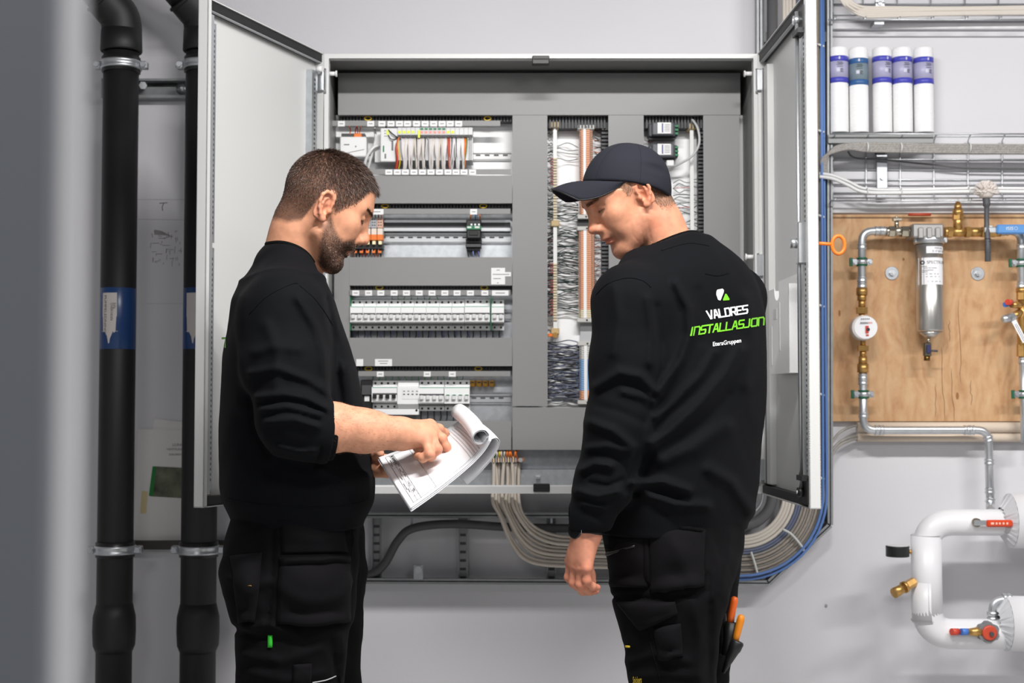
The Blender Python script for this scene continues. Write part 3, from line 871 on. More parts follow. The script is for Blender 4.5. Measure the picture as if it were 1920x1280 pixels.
# ================================================================== cable ladder under and beside the cabinet
M_lad = mat('ladder_zinc', (150, 152, 154), .45, metal=.4, var=.08, vscale=40)
lad = thing('cable_ladder', tuple(P(1000, 1090, YW - .05)), 'galvanised cable ladder running under the cabinet and up beside its right door', 'cable ladder')
YL0, YL1 = YW - .075, YW - .003
def side_rail(pts, nm='side_rail'):
    q = [P(x, y, YL0) for x, y in pts]
    m = MB()
    for a, b in zip(q[:-1], q[1:]):
        d = (b - a).normalized(); n = Vector((d.z, 0, -d.x)) * .0016
        m.prism([a - n, b - n, b + n, a + n], (0, YL1 - YL0, 0))
        n2 = n * 5
        m.prism([a - n2, b - n2, b + n2, a + n2], (0, .002, 0))
    return m.build(nm, M_lad, lad)
side_rail([(560, 966), (1395, 966)])
side_rail([(560, 1088), (1441, 1093), (1557, 984), (1556, -60)])
side_rail([(1426, 905), (1424, -60)])
for x in (706, 868, 1034, 1200):
    m = MB().rect(x - 9, 968, x + 9, 1086, YW - .03, YW - .022).rect(x - 9, 968, x - 7.5, 1086, YW - .045, YW - .03).rect(x + 7.5, 968, x + 9, 1086, YW - .045, YW - .03)
    r = m.build('rung', mat('rung_zinc', (150, 152, 153), .45, metal=.5), lad)
    for k in range(7):
        y = 984 + 16 * k
        MB().rect(x - 5.5, y, x + 5.5, y + 5, YW - .0308, YW - .03, .0).build('slot', M_dark, r)
for y in (60, 330, 600, 850):
    MB().rect(1432, y, 1550, y + 18, YW - .03, YW - .022).build('rung', mat('rung_zinc', (150, 152, 153), .45, metal=.5), lad)
for (x, y) in ((784, 1068),):
    b = MB().rect(x - 9, y - 10, x + 9, y + 18, YW - .085, YW - .077, .001).build('wall_clip', M_galv, lad)
    p = P(x, y - 1, YW - .088)
    MB().cyl((p.x, p.y - .006, p.z), (p.x, p.y + .01, p.z), .011, n=6, smooth=False).build('bolt', M_steel, b)
for x in (772, 880, 1034):
    MB().rect(x - 2, 968, x + 2, 988, YW - .06, YW - .055).build('hanger', M_galv, lad)

# ------------------------------------------------------------------ cables in the ladder
def cable(name, pts, r, m, label, group=None, n=8, cat='cable'):
    return MB().tube(pts, r, n).build(name, m, label=label, cat=cat, group=group)
cable('thick_conduit', smooth_path([P(640, 1082, 4.2), P(690, 1078, 4.19), P(720, 1058, 4.18), P(745, 1015, 4.17), P(775, 990, 4.165), P(850, 982, 4.165), P(960, 988, 4.17), P(1100, 990, 4.19), P(1300, 985, 4.2)]), .0125, mat('black_conduit', (74, 75, 76), .45), 'thick dark grey conduit dipping behind the pad under the cabinet', n=12)
gb = 'beige cables dropping out of the cabinet floor'
M_bc2 = mat('taupe_cable', (206, 196, 184), .5)
spots = ['leftmost', 'second from the left', 'third from the left', 'fourth from the left', 'fifth from the left', 'fourth from the right', 'third from the right', 'second from the right', 'rightmost']
for k in range(9):
    x = 924 + 6.1 * k
    yo = 1062 - 6.8 * k
    rr = 1
    xm = x + rnd.uniform(-4, 8)
    y_ = 4.072 + .009 * (k % 3)
    pts = smooth_path([P(x + rnd.uniform(-3, 3), 866, y_), P(x + rnd.uniform(-4, 4), 905, y_), P(x, 940, y_), P(xm + 10, 966, y_ + .02), P(xm + 34, 966 + (yo - 966) * .58, y_ + .04), P(xm + 72, 966 + (yo - 966) * .92, y_ + .05), P(1095, yo, y_ + .06), P(1250, yo + 3, y_ + .07), P(1330, yo + 5, 4.17)], 7)
    cable('beige_cable', pts, .0052, M_bc2, 'beige cable below the cabinet floor, %s where they emerge' % spots[k], gb)
# the great bend: cables come down beside the door and turn left
gbend = 'cables in the ladder bend'
def bend(r_px, rad, m, label, Y=4.185, xl=1180, top=-40, xw=0):
    c = (1392, 928)
    pts = [P(c[0] + r_px + xw, top, Y), P(c[0] + r_px + xw * .6, 400, Y), P(c[0] + r_px, 860, Y)]
    pts += [P(c[0] + r_px * math.cos(a), c[1] + r_px * math.sin(a), Y) for a in [math.pi / 2 * i / 14 for i in range(15)]]
    pts += [P(1330, c[1] + r_px + 1, Y), P(xl, c[1] + r_px + 2, Y)]
    return cable('bend_cable', pts, rad, m, label, gbend)
lab = 'in the bend right of the second man'
bend(38, .004, M_steel, 'thin silvery cable innermost %s' % lab)
bend(56, .016, M_dgreyc, 'thick dark grey cable %s' % lab)
for k, rr in enumerate((78, 84, 90, 97)):
    bend(rr, .0052, M_beigec, 'cream cable %s, %s of four' % (lab, ['inner', 'second', 'third', 'outer'][k]))
for k, rr in enumerate((104, 109)):
    bend(rr, .0042, mat('slate_blue_cable', (104, 112, 136), .5), 'slate blue cable %s, %s of two' % (lab, ['inner', 'outer'][k]))
for k, rr in enumerate((115, 120.5, 126, 131, 136, 141, 146, 150)):
    bend(rr, .0043, (M_greyc, mat('taupe_grey_cable', (158, 148, 138), .5, var=.1, vscale=90))[k % 2], 'taupe grey cable %s, %s of eight counted outwards' % (lab, ['first', 'second', 'third', 'fourth', 'fifth', 'sixth', 'seventh', 'eighth'][k]), 4.18 - .006 * (k % 2))
for k, rr in enumerate((158, 151)):
    bend(rr, .0042, M_bluec, ['bright blue network cable outermost in the ladder bend', 'bright blue network cable tucked second outermost in the ladder bend'][k], Y=4.172 - k * .012, xw=(-7, -3)[k])
M_tie = mat('cable_tie', (214, 216, 214), .45)
def tie(pts, label, Yo=.0):
    MB().tube(smooth_path([P(x, y, Y) for x, y, Y in pts], 5), .0035, 6).build('cable_tie', M_tie, label=label, cat='cable tie', group='pale cable ties')
tie([(1468, 992, 4.165), (1485, 1002, 4.16), (1505, 1026, 4.162), (1506, 1032, 4.175)], 'long pale cable tie across the middle of the ladder bend')
tie([(1408, 1034, 4.165), (1415, 1055, 4.16), (1421, 1078, 4.165)], 'pale cable tie across the lower end of the ladder bend')
for k, y in enumerate((84, 245, 404, 572, 738, 895)):
    tie([(1531, y - 1, 4.175), (1537, y, 4.16), (1545, y + 3, 4.165)], 'small pale cable tie on the blue cables, %s from the top' % ['first', 'second', 'third', 'fourth', 'fifth', 'sixth'][k])

# ================================================================== wire mesh cable trays on the right
XR = 2040
def mesh_tray(label, hr, xs, cross, loc):
    r = thing('mesh_tray', loc, label, 'cable tray', 'wire mesh cable trays')
    for (x0, x1, y, Y) in hr:
        MB().cyl(P(x0, y, Y), P(x1, y, Y), .0024, n=8).build('long_wire', M_steel, r)
    for x in xs:
        MB().tube(fillet([P(x + dx, y, Y) for dx, y, Y in cross], .012, 4), .0024, 8).build('cross_wire', M_steel, r)
    return r
Yw_, Yf_ = YW - .006, YW - .105
up = mesh_tray('galvanised wire mesh tray along the very top carrying beige cables', [(1553, XR, -20, Yf_), (1553, XR, 8, Yw_), (1553, XR, 29, YW - .055), (1553, XR, 37, Yf_), (1553, XR, -22, Yw_)],
               [1562, 1618, 1682, 1745, 1809, 1872, 1935, 1998], [(0, -45, Yw_), (0, 29, Yw_), (2, 38, Yf_), (6, 31, Yf_)], tuple(P(1750, 40, YW - .05)))
bk = MB().rect(1641, 0, 1659, 14, YW - .02, YW - .012, .001).build('bracket', M_galv, up)
MB().rect(1639, 37, 1658, 46, YW - .06, YW - .012, .001).build('bracket', M_galv, up)
p = P(1650, 6, YW - .022)
MB().cyl((p.x, p.y - .004, p.z), (p.x, p.y, p.z), .006, n=6, smooth=False).build('bolt', M_steel, bk)
mid = mesh_tray('galvanised wire mesh tray below the white filter cartridges', [(1556, XR, 251, Yf_), (1556, XR, 256, Yf_ + .035), (1558, XR, 299, Yw_), (1558, XR, 318, Yw_), (1558, XR, 337, Yw_), (1558, XR, 346, Yw_ - .003), (1558, XR, 362, Yw_), (1556, XR, 376, Yf_), (1556, XR, 371, Yf_ + .04)],
                [1561, 1624, 1688, 1751, 1815, 1879, 1942, 2005], [(6, 251, Yf_), (3, 256, Yf_ + .01), (0, 264, Yw_), (0, 368, Yw_), (2, 376, Yf_), (7, 372, Yf_)], tuple(P(1750, 378, YW - .05)))
MB().rect(1553, 252, 1750, 268, Yf_ + .02, YW - .004).build('shelf_plate', mat('shelf_zinc', (128, 130, 130), .45, metal=.5), mid)
bk = MB().rect(1644, 288, 1664, 353, YW - .022, YW - .012, .001).build('bracket', M_galv, mid)
MB().rect(1643, 282, 1660, 288, YW - .03, YW - .012, .001).build('clip', M_dark, bk); MB().rect(1644, 365, 1663, 372, YW - .03, YW - .012, .001).build('clip', M_galv, bk)
for yy in (297, 334):
    p = P(1654, yy, YW - .022)
    MB().cyl((p.x, p.y - .005, p.z), (p.x, p.y, p.z), .006, n=6, smooth=False).build('bolt', M_steel, bk)
# cables in the trays
g1 = 'beige cables in the top tray'
for k in range(6):
    o = k * 3.6
    cable('tray_cable', smooth_path([P(1560 + o * 1.2, -40, 4.17), P(1577 + o, 0, 4.17), P(1592 + o, 16 - k, 4.17 - .006 * (k % 2)), P(1618 + o * .6, 30 - o * .9, 4.165), P(1660, 31 - o * .95, 4.165), P(1800, 27 - o * .8 + (k % 3), 4.165), P(XR, 25 - o * .8, 4.165)], 6), .0044, M_beigec, 'beige cable in the top tray, %s of six from below' % ['lowest', 'second', 'third', 'fourth', 'fifth', 'highest'][k], g1)
g2 = 'braided grey cables of the middle tray'
M_braid = mat('braided_cable', (150, 146, 142), .5, var=.3, vscale=300)
for k in range(5):
    o = k * 3.4
    cable('tray_cable', smooth_path([P(1546 + o * .3, 330, 4.165), P(1540 + o * .7, 302 - o * .2, 4.16), P(1556 + o * .6, 288 - o * .8, 4.155), P(1590, 279 - o * .6, 4.155), P(1626, 283 - o, 4.155), P(1690, 284 - o, 4.155), P(1818, 286 - o, 4.155), P(XR, 287 - o, 4.155)], 6), .0043, M_braid, 'braided grey cable in the middle tray, %s of five from below' % ['lowest', 'second', 'third', 'fourth', 'highest'][k], g2)
cable('tray_cable', smooth_path([P(1590, 284, 4.2), P(1604, 296, 4.21), P(1660, 300, 4.21), P(1750, 309, 4.215), P(1830, 315, 4.215), P(XR, 316, 4.215)], 6), .0028, M_dgreyc, 'thin dark cable sagging across the middle tray')
cable('tray_cable', smooth_path([P(1536, 331, 4.16), P(1562, 335, 4.155), P(1590, 347, 4.15), P(1622, 360, 4.15), P(1700, 361, 4.15), P(1820, 359, 4.15), P(XR, 360, 4.15)], 6), .0052, M_white, 'white cable in the bottom of the middle tray, lower of two', 'white cables of the middle tray')
cable('tray_cable', smooth_path([P(1536, 325, 4.165), P(1562, 329, 4.16), P(1592, 341, 4.16), P(1624, 354, 4.16), P(1700, 356, 4.16), P(1820, 353, 4.16), P(XR, 354, 4.16)], 6), .0048, M_white, 'white cable in the bottom of the middle tray, upper of two', 'white cables of the middle tray')
for k, (x, y) in enumerate(((1626, 276), (1689, 277), (1818, 277))):
    MB().tube(arc(P(x, y, 4.155), (0, 1, 0), (0, 0, 1), .0135, 0, 2 * math.pi, 14), .002, 6, caps=False).build('cable_tie', M_tie, label='white cable tie round the braided cables, %s from the left' % ['first', 'second', 'third'][k], cat='cable tie', group='pale cable ties')
for k, (x, y) in enumerate(((1626, 359), (1690, 359), (1817, 357))):
    MB().tube(arc(P(x, y, 4.153), (0, 1, 0), (0, 0, 1), .009, 0, 2 * math.pi, 14), .002, 6, caps=False).build('cable_tie', M_tie, label='white cable tie round the white tray cables, %s from the left' % ['first', 'second', 'third'][k], cat='cable tie', group='pale cable ties')
# flat white trunking between tray and board
MB().rect(1553, 380, XR, 399, YW - .012, YW - .0005, .001).build('wall_trunking', mat('trunking_white', (222, 222, 225), .5), label='flat white trunking on the wall just above the plywood board', cat='trunking')
MB().rect(1553, 43, XR, 54, YW - .018, YW - .0005, .001).build('wall_trunking', mat('trunking_white', (222, 222, 225), .5), label='flat white trunking on the wall under the top tray', cat='trunking')

# ------------------------------------------------------------------ filter cartridges on the shelf
M_wound = mat('wound_filter', (240, 240, 241), .55, bump=.9, bscale=35, stretch=(.6, .6, 6))
M_sleeve = mat('sleeve_violet', (70, 72, 178), .4); M_sleevel = mat('sleeve_lilac', (168, 166, 196), .4)
M_sleeve2 = mat('sleeve_teal', (52, 96, 150), .4); M_sleevel2 = mat('sleeve_greygreen', (120, 136, 146), .4)
def cartridge(xc, w, label, ms, ml, dy=0, rot=0.0):
    Y = YW - .06
    rr = w / 2 * S(Y); b = P(xc, 250, Y)
    r = thing('filter_cartridge', (b.x, Y, b.z), label, 'filter cartridge', 'white filter cartridges in a row')
    z = lambda y: P(xc, y, Y).z - b.z
    prof = [(0, rr * .9), (.002, rr)]
    k = 0; zz = .004
    while zz < z(92) - .004:
        prof.append((zz, rr * (1.0 if k % 2 else .982))); zz += .0042; k += 1
    prof += [(z(92) - .002, rr * .99), (z(91), rr * .9)]
    MB().lathe(b, (0, 0, 1), prof, 28).build('wound_body', M_wound, r)
    def band(y0, y1, m_, nm, k_=1.012):
        return MB().lathe(b + Vector((0, 0, z(y1 + dy))), (0, 0, 1), [(0, rr), (.0001, rr * k_), (z(y0) - z(y1) - .0001, rr * k_), (z(y0) - z(y1), rr)], 28).build(nm, m_, r)
    sl = band(118, 148, ml, 'sleeve')
    band(108, 118, ms, 'sleeve_band'); band(148, 158, ms, 'sleeve_band')
    # printed lines wrap round the sleeve
    q = MB(); q2 = MB()
    def bar(x0, x1, y0, y1, mm):
        pts = []
        for i in range(5):
            a = (x0 + (x1 - x0) * i / 4) * S(Y) / rr + rot
            pts.append((math.sin(a), -math.cos(a)))
        for i in range(4):
            v = [b + Vector((pts[i][0] * rr * 1.02, pts[i][1] * rr * 1.02, z(y1 + dy))), b + Vector((pts[i + 1][0] * rr * 1.02, pts[i + 1][1] * rr * 1.02, z(y1 + dy))),
                 b + Vector((pts[i + 1][0] * rr * 1.02, pts[i + 1][1] * rr * 1.02, z(y0 + dy))), b + Vector((pts[i][0] * rr * 1.02, pts[i][1] * rr * 1.02, z(y0 + dy)))]
            mm.add(v, [(0, 1, 2, 3)])
    for (x0, x1, y0) in ((-4, 6, 120), (-3, 8, 122.3), (-5, 6, 124.4), (-4, 7, 128), (2, 7, 132), (2, 8, 134), (2, 6, 136), (2, 8, 138)):
        bar(x0, x1, y0, y0 + 1.1, q)
    q.build('sleeve_print', M_ink, sl, kind='stuff')
    bar(-5, 1, 132, 138, q2); bar(-1, 2, 110, 115, q2)
    q2.build('sleeve_emblem', mat('print_pale', (196, 196, 214), .5), sl)
    return r
cart = [(1572.5, 38, 'white wound filter cartridge with violet sleeve, leftmost of five beside the door', M_sleeve, M_sleevel, 0, -.1),
        (1611, 36, 'white wound filter cartridge with teal sleeve, second from the left', M_sleeve2, M_sleevel2, 4, -.2),
        (1655, 36, 'white wound filter cartridge with violet sleeve in the middle of the five', M_sleeve, M_sleevel, 0, .35),
        (1693, 37, 'white wound filter cartridge with violet sleeve, second from the right', M_sleeve, M_sleevel, 1, .15),
        (1733, 37, 'white wound filter cartridge with violet sleeve at the right end', M_sleeve, M_sleevel, 2, .2)]
for c in cart: cartridge(*c)

# ================================================================== plywood board with the water meter run
def ply_mat():
    m = bpy.data.materials.new('plywood'); m.use_nodes = True; nt = m.node_tree; b = nt.nodes['Principled BSDF']
    tc = nt.nodes.new('ShaderNodeTexCoord'); mp = nt.nodes.new('ShaderNodeMapping'); mp.inputs['Scale'].default_value = (2.0, 1, .9)
    nt.links.new(tc.outputs['Object'], mp.inputs[0])
    n = nt.nodes.new('ShaderNodeTexNoise'); n.inputs['Scale'].default_value = 6.5; n.inputs['Detail'].default_value = 7; n.inputs['Distortion'].default_value = 2.2
    nt.links.new(mp.outputs[0], n.inputs['Vector'])
    w_ = nt.nodes.new('ShaderNodeTexWave'); w_.inputs['Scale'].default_value = 4.0; w_.inputs['Distortion'].default_value = 22.0; w_.inputs['Detail'].default_value = 4; w_.bands_direction = 'X'
    nt.links.new(mp.outputs[0], w_.inputs['Vector'])
    n3 = nt.nodes.new('ShaderNodeTexNoise'); n3.inputs['Scale'].default_value = 90; n3.inputs['Detail'].default_value = 2
    nt.links.new(mp.outputs[0], n3.inputs['Vector'])
    ad = nt.nodes.new('ShaderNodeMath'); ad.operation = 'MULTIPLY_ADD'; ad.inputs[1].default_value = .16
    nt.links.new(w_.outputs['Fac'], ad.inputs[0]); nt.links.new(n.outputs['Fac'], ad.inputs[2])
    a2 = nt.nodes.new('ShaderNodeMath'); a2.operation = 'MULTIPLY_ADD'; a2.inputs[1].default_value = .22
    nt.links.new(n3.outputs['Fac'], a2.inputs[0]); nt.links.new(ad.outputs[0], a2.inputs[2])
    r = nt.nodes.new('ShaderNodeValToRGB')
    e = r.color_ramp.elements
    e[0].position = .40; e[0].color = (*lin((176, 130, 90)), 1); e[1].position = .95; e[1].color = (*lin((206, 170, 130)), 1)
    x = e.new(.62); x.color = (*lin((194, 152, 110)), 1)
    nt.links.new(a2.outputs[0], r.inputs[0]); nt.links.new(r.outputs[0], b.inputs['Base Color'])
    b.inputs['Roughness'].default_value = .6
    return m
YBd = YW - .022
MB().rect(1557, 402, 1990, 790, YBd, YW - .0005, .001).build('plywood_board', ply_mat(), label='bare plywood board on the wall carrying the water filter', cat='board')
# cracks and knots of the veneer, as thin grooves filled with dark resin
board = bpy.data.objects['plywood_board']
ck = MB(); rr_ = random.Random(4)
for (x, y0, y1) in ((1785, 690, 790), (1766, 650, 788), (1797, 560, 720), (1820, 712, 760), (1753, 720, 782), (1780, 600, 640)):
    pts = [P(x + rr_.uniform(-2, 2) + (y - y0) * .03, y, YBd - .0001) for y in np.linspace(y0, y1, 9)]
    ck.tube(pts, [.0002] + [.0007] * 7 + [.0002], 4)
ck.build('veneer_crack', mat('resin_dark', (110, 72, 42), .7), board)
for (x, y, rx, rz) in ((1574, 587, 2.2, 6), (1795, 742, 3, 7), (1694, 486, 2, 3)):
    c = P(x, y, YBd - .0002)
    MB().add([Vector((c.x + rx * S(4.2) * math.cos(a), c.y, c.z + rz * S(4.2) * math.sin(a))) for a in [2 * math.pi * i / 12 for i in range(12)]], [tuple(reversed(range(12)))]).build('knot', mat('knot_brown', (150, 100, 60), .7), board)
for k, (x, y) in enumerate(((1672, 512), (1833, 513))):
    p = P(x, y, YBd); r = thing('mounting_bolt', tuple(p), ['round zinc washer and bolt on the plywood left of the filter', 'round zinc washer and bolt on the plywood right of the filter'][k], 'bolt', 'washers on the plywood')
    MB().lathe(p, (0, -1, 0), [(0, .0205), (.002, .0205), (.003, .019)], 24).build('washer', M_galv, r)
    MB().cyl(p + Vector((0, -.003, 0)), p + Vector((0, -.011, 0)), .0085, n=6, smooth=False).build('hex_head', M_steel, r)
    MB().cyl(p + Vector((0, -.011, 0)), p + Vector((0, -.014, 0)), .004, n=10).build('bolt_end', M_steel, r)
MB().tube([P(1703, 402, 4.2), P(1745, 402, 4.2)], .0045, 8).build('red_pencil', mat('pencil_red', (176, 66, 40), .45), label='red pencil lying on the upper edge of the plywood', cat='pencil')

YPp = YW - .085
rp = 7.6 * S(YPp)
pipes = thing('steel_pipework', tuple(P(1617, 812, YPp)), 'bright zinc plated press-fit water pipes around the plywood board', 'pipe')
def pipe(pts, r, name='pipe', m=M_steel, n=16):
    return MB().tube(fillet(pts, .034, 8), r, n).build(name, m, pipes)
def collar(p, d, L=.016, k=1.22):
    p = Vector(p); d = Vector(d).normalized()
    MB().lathe(p - d * L / 2, d, [(0, rp * 1.05), (.001, rp * k), (L * .3, rp * k), (L * .45, rp * 1.12), (L * .8, rp * 1.12), (L * .85, rp * k), (L - .001, rp * k), (L, rp * 1.05)], 18).build('press_collar', M_steel, pipes)
X1 = 1616
pipe([P(1690, 433, YPp), P(X1, 433, YPp), P(X1, 545, YPp)], rp)
pipe([P(X1 + 2, 698, YPp), P(X1 + 3, 806, YPp), P(1853, 806, YPp), P(1857, 950, YPp)], rp)
pipe([P(1862, 433, YPp), P(1915, 433, YPp), P(1915, 545, YPp)], rp)
pipe([P(1918, 668, YPp), P(1922, 830, YPp)], rp)
for (x, y, d) in ((1645, 433, (1, 0, 0)), (1655, 433, (1, 0, 0)), (X1, 462, (0, 0, 1)), (X1, 535, (0, 0, 1)), (X1, 524, (0, 0, 1)), (X1 + 2, 706, (0, 0, 1)), (X1 + 2, 716, (0, 0, 1)), (X1 + 3, 778, (0, 0, 1)), (1645, 806, (1, 0, 0)), (1652, 806, (1, 0, 0)), (1812, 806, (1, 0, 0)), (1822, 806, (1, 0, 0)), (1853, 822, (.3, 0, -1)), (1855, 866, (0, 0, 1)), (1856, 920, (0, 0, 1)), (1857, 938, (.2, 0, 1)), (1876, 433, (1, 0, 0)), (1886, 433, (1, 0, 0)), (1915, 462, (0, 0, 1)), (1915, 535, (0, 0, 1)), (1918, 676, (0, 0, 1))):
    collar(P(x, y, YPp), d)
# green lined pipe clips
for k, (x, y) in enumerate(((X1, 491), (X1 + 3, 739), (1915, 493), (1920, 739))):
    r = thing('pipe_clip', tuple(P(x, y + 8, YPp)), 'zinc pipe clip with green rubber lining, %s on the plywood' % ['upper left', 'lower left', 'upper right', 'lower right'][k], 'pipe clip', 'green lined pipe clips')
    p = P(x, y, YPp); s_ = S(YPp)
    MB().lathe(p - Vector((0, 0, 8 * s_)), (0, 0, 1), [(0, rp * 1.03), (.0005, rp * 1.3), (.004, rp * 1.3), (.0042, rp * 1.15), (.0205, rp * 1.15), (.0207, rp * 1.3), (.0245, rp * 1.3), (.025, rp * 1.03)], 20).build('rubber_lining', mat('green_rubber', (12, 92, 62), .5), r)
    MB().lathe(p - Vector((0, 0, 4.5 * s_)), (0, 0, 1), [(0, rp * 1.1), (.0005, rp * 1.28), (.0135, rp * 1.28), (.014, rp * 1.1)], 20).build('band', M_steel, r)
    for sg in (-1, 1):
        MB().bbox((p.x + sg * 9 * s_, YPp - .006, p.z - 6 * s_), (p.x + sg * 19 * s_, YPp + .004, p.z + 6 * s_), .002).build('ear', M_steel, r)
        q = Vector((p.x + sg * 15 * s_, YPp - .006, p.z))
        MB().cyl(q, q + Vector((0, -.005, 0)), .0055, n=10).build('screw', M_galv, r)
    MB().bbox((p.x - 23 * s_, YPp - .002, p.z - 8 * s_), (p.x - 17 * s_, YPp + .006, p.z + 8 * s_), .001).build('green_tab', mat('green_rubber', (12, 92, 62), .5), r)
    MB().cyl((p.x, YPp + rp, p.z), (p.x, YBd, p.z), .004, n=8).build('stud', M_galv, r)
# brass couplings and the water meter
def stack_v(r, x, spec, Y=YPp, m=M_brass):
    for (y0, y1, r0, hexa) in spec:
        a = P(x, y1, Y); b = P(x, y0, Y)
        MB().cyl(a, b, r0 * S(Y), n=6 if hexa else 18, smooth=not hexa).build('hex_nut' if hexa else 'coupling', m, r)
wm = thing('water_meter', tuple(P(1620, 697, YPp)), 'round white water meter with brass couplings on the left pipe', 'water meter')
stack_v(wm, X1, [(540, 553, 10.5, 0), (552, 563, 8.5, 0), (562, 577, 6.5, 0), (576, 588, 11, 1), (586, 600, 5.5, 0)])
stack_v(wm, X1 + 2, [(632, 650, 5, 0), (648, 658, 11, 1), (656, 670, 6, 0), (668, 684, 8, 0), (682, 698, 10.5, 0)])
pm = P(1620, 615, YPp)
MB().lathe(pm + Vector((0, .03, 0)), (-.12, -1, 0), [(0, .028), (.012, .037), (.04, .0375), (.06, .0365), (.066, .034)], 32).build('meter_body', mat('meter_ring', (214, 206, 200), .4), wm)
pf = pm + Vector((-.004, -.037, 0))
MB().lathe(pf, (-.12, -1, 0), [(0, .033), (.001, .033)], 32).build('dial', M_paper, wm)
def dialbox(x0, y0, x1, y1, m_, nm):
    c = pf + Vector((0, -.0028, 0)); s_ = S(4.13)
    MB().box((c.x + x0 * s_, c.y - .0006, c.z - y1 * s_), (c.x + x1 * s_, c.y + .001, c.z - y0 * s_)).build(nm, m_, wm)
dialbox(-1, -3, 5, 11, mat('dial_red', (200, 60, 50), .5), 'red_field'); dialbox(0, 13, 5, 16, mat('dial_red', (200, 60, 50), .5), 'red_field'); dialbox(13, -1, 16, 3, mat('dial_red', (200, 60, 50), .5), 'red_field')
for i in range(8): dialbox(-10 + 2.9 * i, -10, -8.6 + 2.9 * i, -7, M_ink if i < 5 else mat('dial_red', (200, 60, 50), .5), 'digit')
for i in range(5): dialbox(-9 + 3.5 * i, -17, -7.4 + 3.5 * i, -15, M_ink, 'digit')
MB().cyl(pf + Vector((.006, -.002, -.006)), pf + Vector((.006, -.005, -.006)), .005, n=10).build('hub', M_ink, wm)
# right hand valve group (cut by the frame)
vg = thing('brass_valve_group', tuple(P(1915, 665, YPp)), 'brass valve group with red and blue caps at the right picture edge', 'valve')
stack_v(vg, 1916, [(540, 548, 11, 0), (546, 562, 10, 1), (560, 625, 7.5, 0), (625, 648, 8.5, 0), (646, 668, 9.5, 1)])
MB().cyl(P(1914, 571, YPp), P(1897, 572, YPp - .03), .012, .008).build('side_port', M_brass, vg)
MB().cyl(P(1896, 567, YPp - .03), P(1889, 566, YPp - .045), .0085).build('red_cap', M_red, vg)
MB().cyl(P(1890, 570, YPp - .02), P(1884, 571, YPp - .03), .0075).build('blue_cap', M_blue, vg)
MB().cyl(P(1914, 585, YPp), P(1898, 594, YPp - .02), .012, .011).build('spindle', M_brass, vg)
MB().cyl(P(1899, 594, YPp - .02), P(1891, 597, YPp - .03), .0145, n=6, smooth=False).build('chrome_nut', M_steel, vg)
MB().lathe(P(1893, 596, YPp - .028), P(1872, 600, YPp - .04) - P(1893, 596, YPp - .028), [(0, .0135), (.022, .0115), (.027, .006)], 16).build('chrome_cap', M_steel, vg)
tg = thing('valve_tag', tuple(P(1912, 645, YPp - .04)), 'white paper tag hanging from the right brass valve', 'tag')
q0, q1 = P(1901, 601, YPp - .045), P(1922, 641, YPp - .045)
dv = (q1 - q0); nv = Vector((dv.z, 0, -dv.x)).normalized() * 4.5 * S(4.1)
MB().prism([q0 - nv, q1 - nv, q1 + nv, q0 + nv], (0, .001, 0)).build('paper', M_paper, tg)
for j in (-.35, .3):
    MB().prism([q0 + dv * .15 + nv * (j - .12) + Vector((0, -.0004, 0)), q0 + dv * .95 + nv * (j - .12) + Vector((0, -.0004, 0)), q0 + dv * .95 + nv * (j + .12) + Vector((0, -.0004, 0)), q0 + dv * .15 + nv * (j + .12) + Vector((0, -.0004, 0))], (0, .0003, 0)).build('print_line', M_inkl, tg)

# ------------------------------------------------------------------ top run: ball valve, filter, brass tee, blue lever
bv = thing('ball_valve', tuple(P(1683, 445, YPp)), 'nickel plated ball valve on the pipe left of the filter', 'valve')
M_nick = mat('nickel', (196, 188, 172), .25, metal=1.0)
for (x0, x1, r_, hx) in ((1660, 1668, 9, 0), (1666, 1676, 11, 1), (1675, 1692, 9.5, 0), (1690, 1702, 11, 1), (1701, 1712, 8.5, 0)):
    MB().cyl(P(x0, 434, YPp), P(x1, 434, YPp), r_ * S(YPp), n=6 if hx else 18, smooth=not hx).build('hex_end' if hx else 'body', M_nick, bv)
MB().cyl(P(1681, 426, YPp), P(1681, 414, YPp), .0065).build('stem', M_nick, bv)
MB().bbox(tuple(P(1674, 414, YPp - .006)), tuple(P(1690, 409, YPp + .006)), .002).build('wing_handle', M_nick, bv)
MB().cyl(P(1681, 410, YPp), P(1681, 405, YPp), .004).build('screw', M_nick, bv)
fl = thing('water_filter', tuple(P(1741, 675, YPp)), 'stainless steel water filter housing with white label on the plywood', 'water filter')
M_sst = mat('stainless', (200, 198, 194), .3, metal=.9, bump=.08, bscale=300, stretch=(1, 1, .05))
pc = P(1742, 460, YPp); rf = 25.5 * S(YPp)
MB().rect(1711, 419, 1770, 445, YPp - .04, YPp + .038, .004).build('head', mat('cast_steel', (172, 170, 168), .35, metal=.8), fl)
for x in (1722, 1738, 1754):
    MB().rect(x, 426, x + 10, 446, YPp - .046, YPp - .038, .002).build('rib', mat('cast_steel', (172, 170, 168), .35, metal=.8), fl)
zt = lambda y: P(1742, y, YPp).z
MB().lathe((pc.x, YPp, zt(458)), (0, 0, 1), [(0, rf * 1.0), (.001, rf * 1.1), (zt(444) - zt(458) - .001, rf * 1.1), (zt(444) - zt(458), rf)], 32).build('clamp_ring', M_steel, fl)
for sg in (-1, 1):
    MB().bbox((pc.x + sg * rf * 1.0, YPp - .02, zt(456)), (pc.x + sg * rf * 1.22, YPp - .004, zt(446)), .002).build('ring_lug', M_steel, fl)
MB().lathe((pc.x, YPp, zt(622)), (0, 0, 1), [(0, rf * .9), (.004, rf * .985), (.006, rf), (zt(459) - zt(622), rf)], 36).build('canister', M_sst, fl)
MB().lathe((pc.x, YPp, zt(634)), (0, 0, 1), [(0, rf * .3), (zt(622) - zt(634), rf * .88)], 28).build('lower_dome', M_sst, fl)
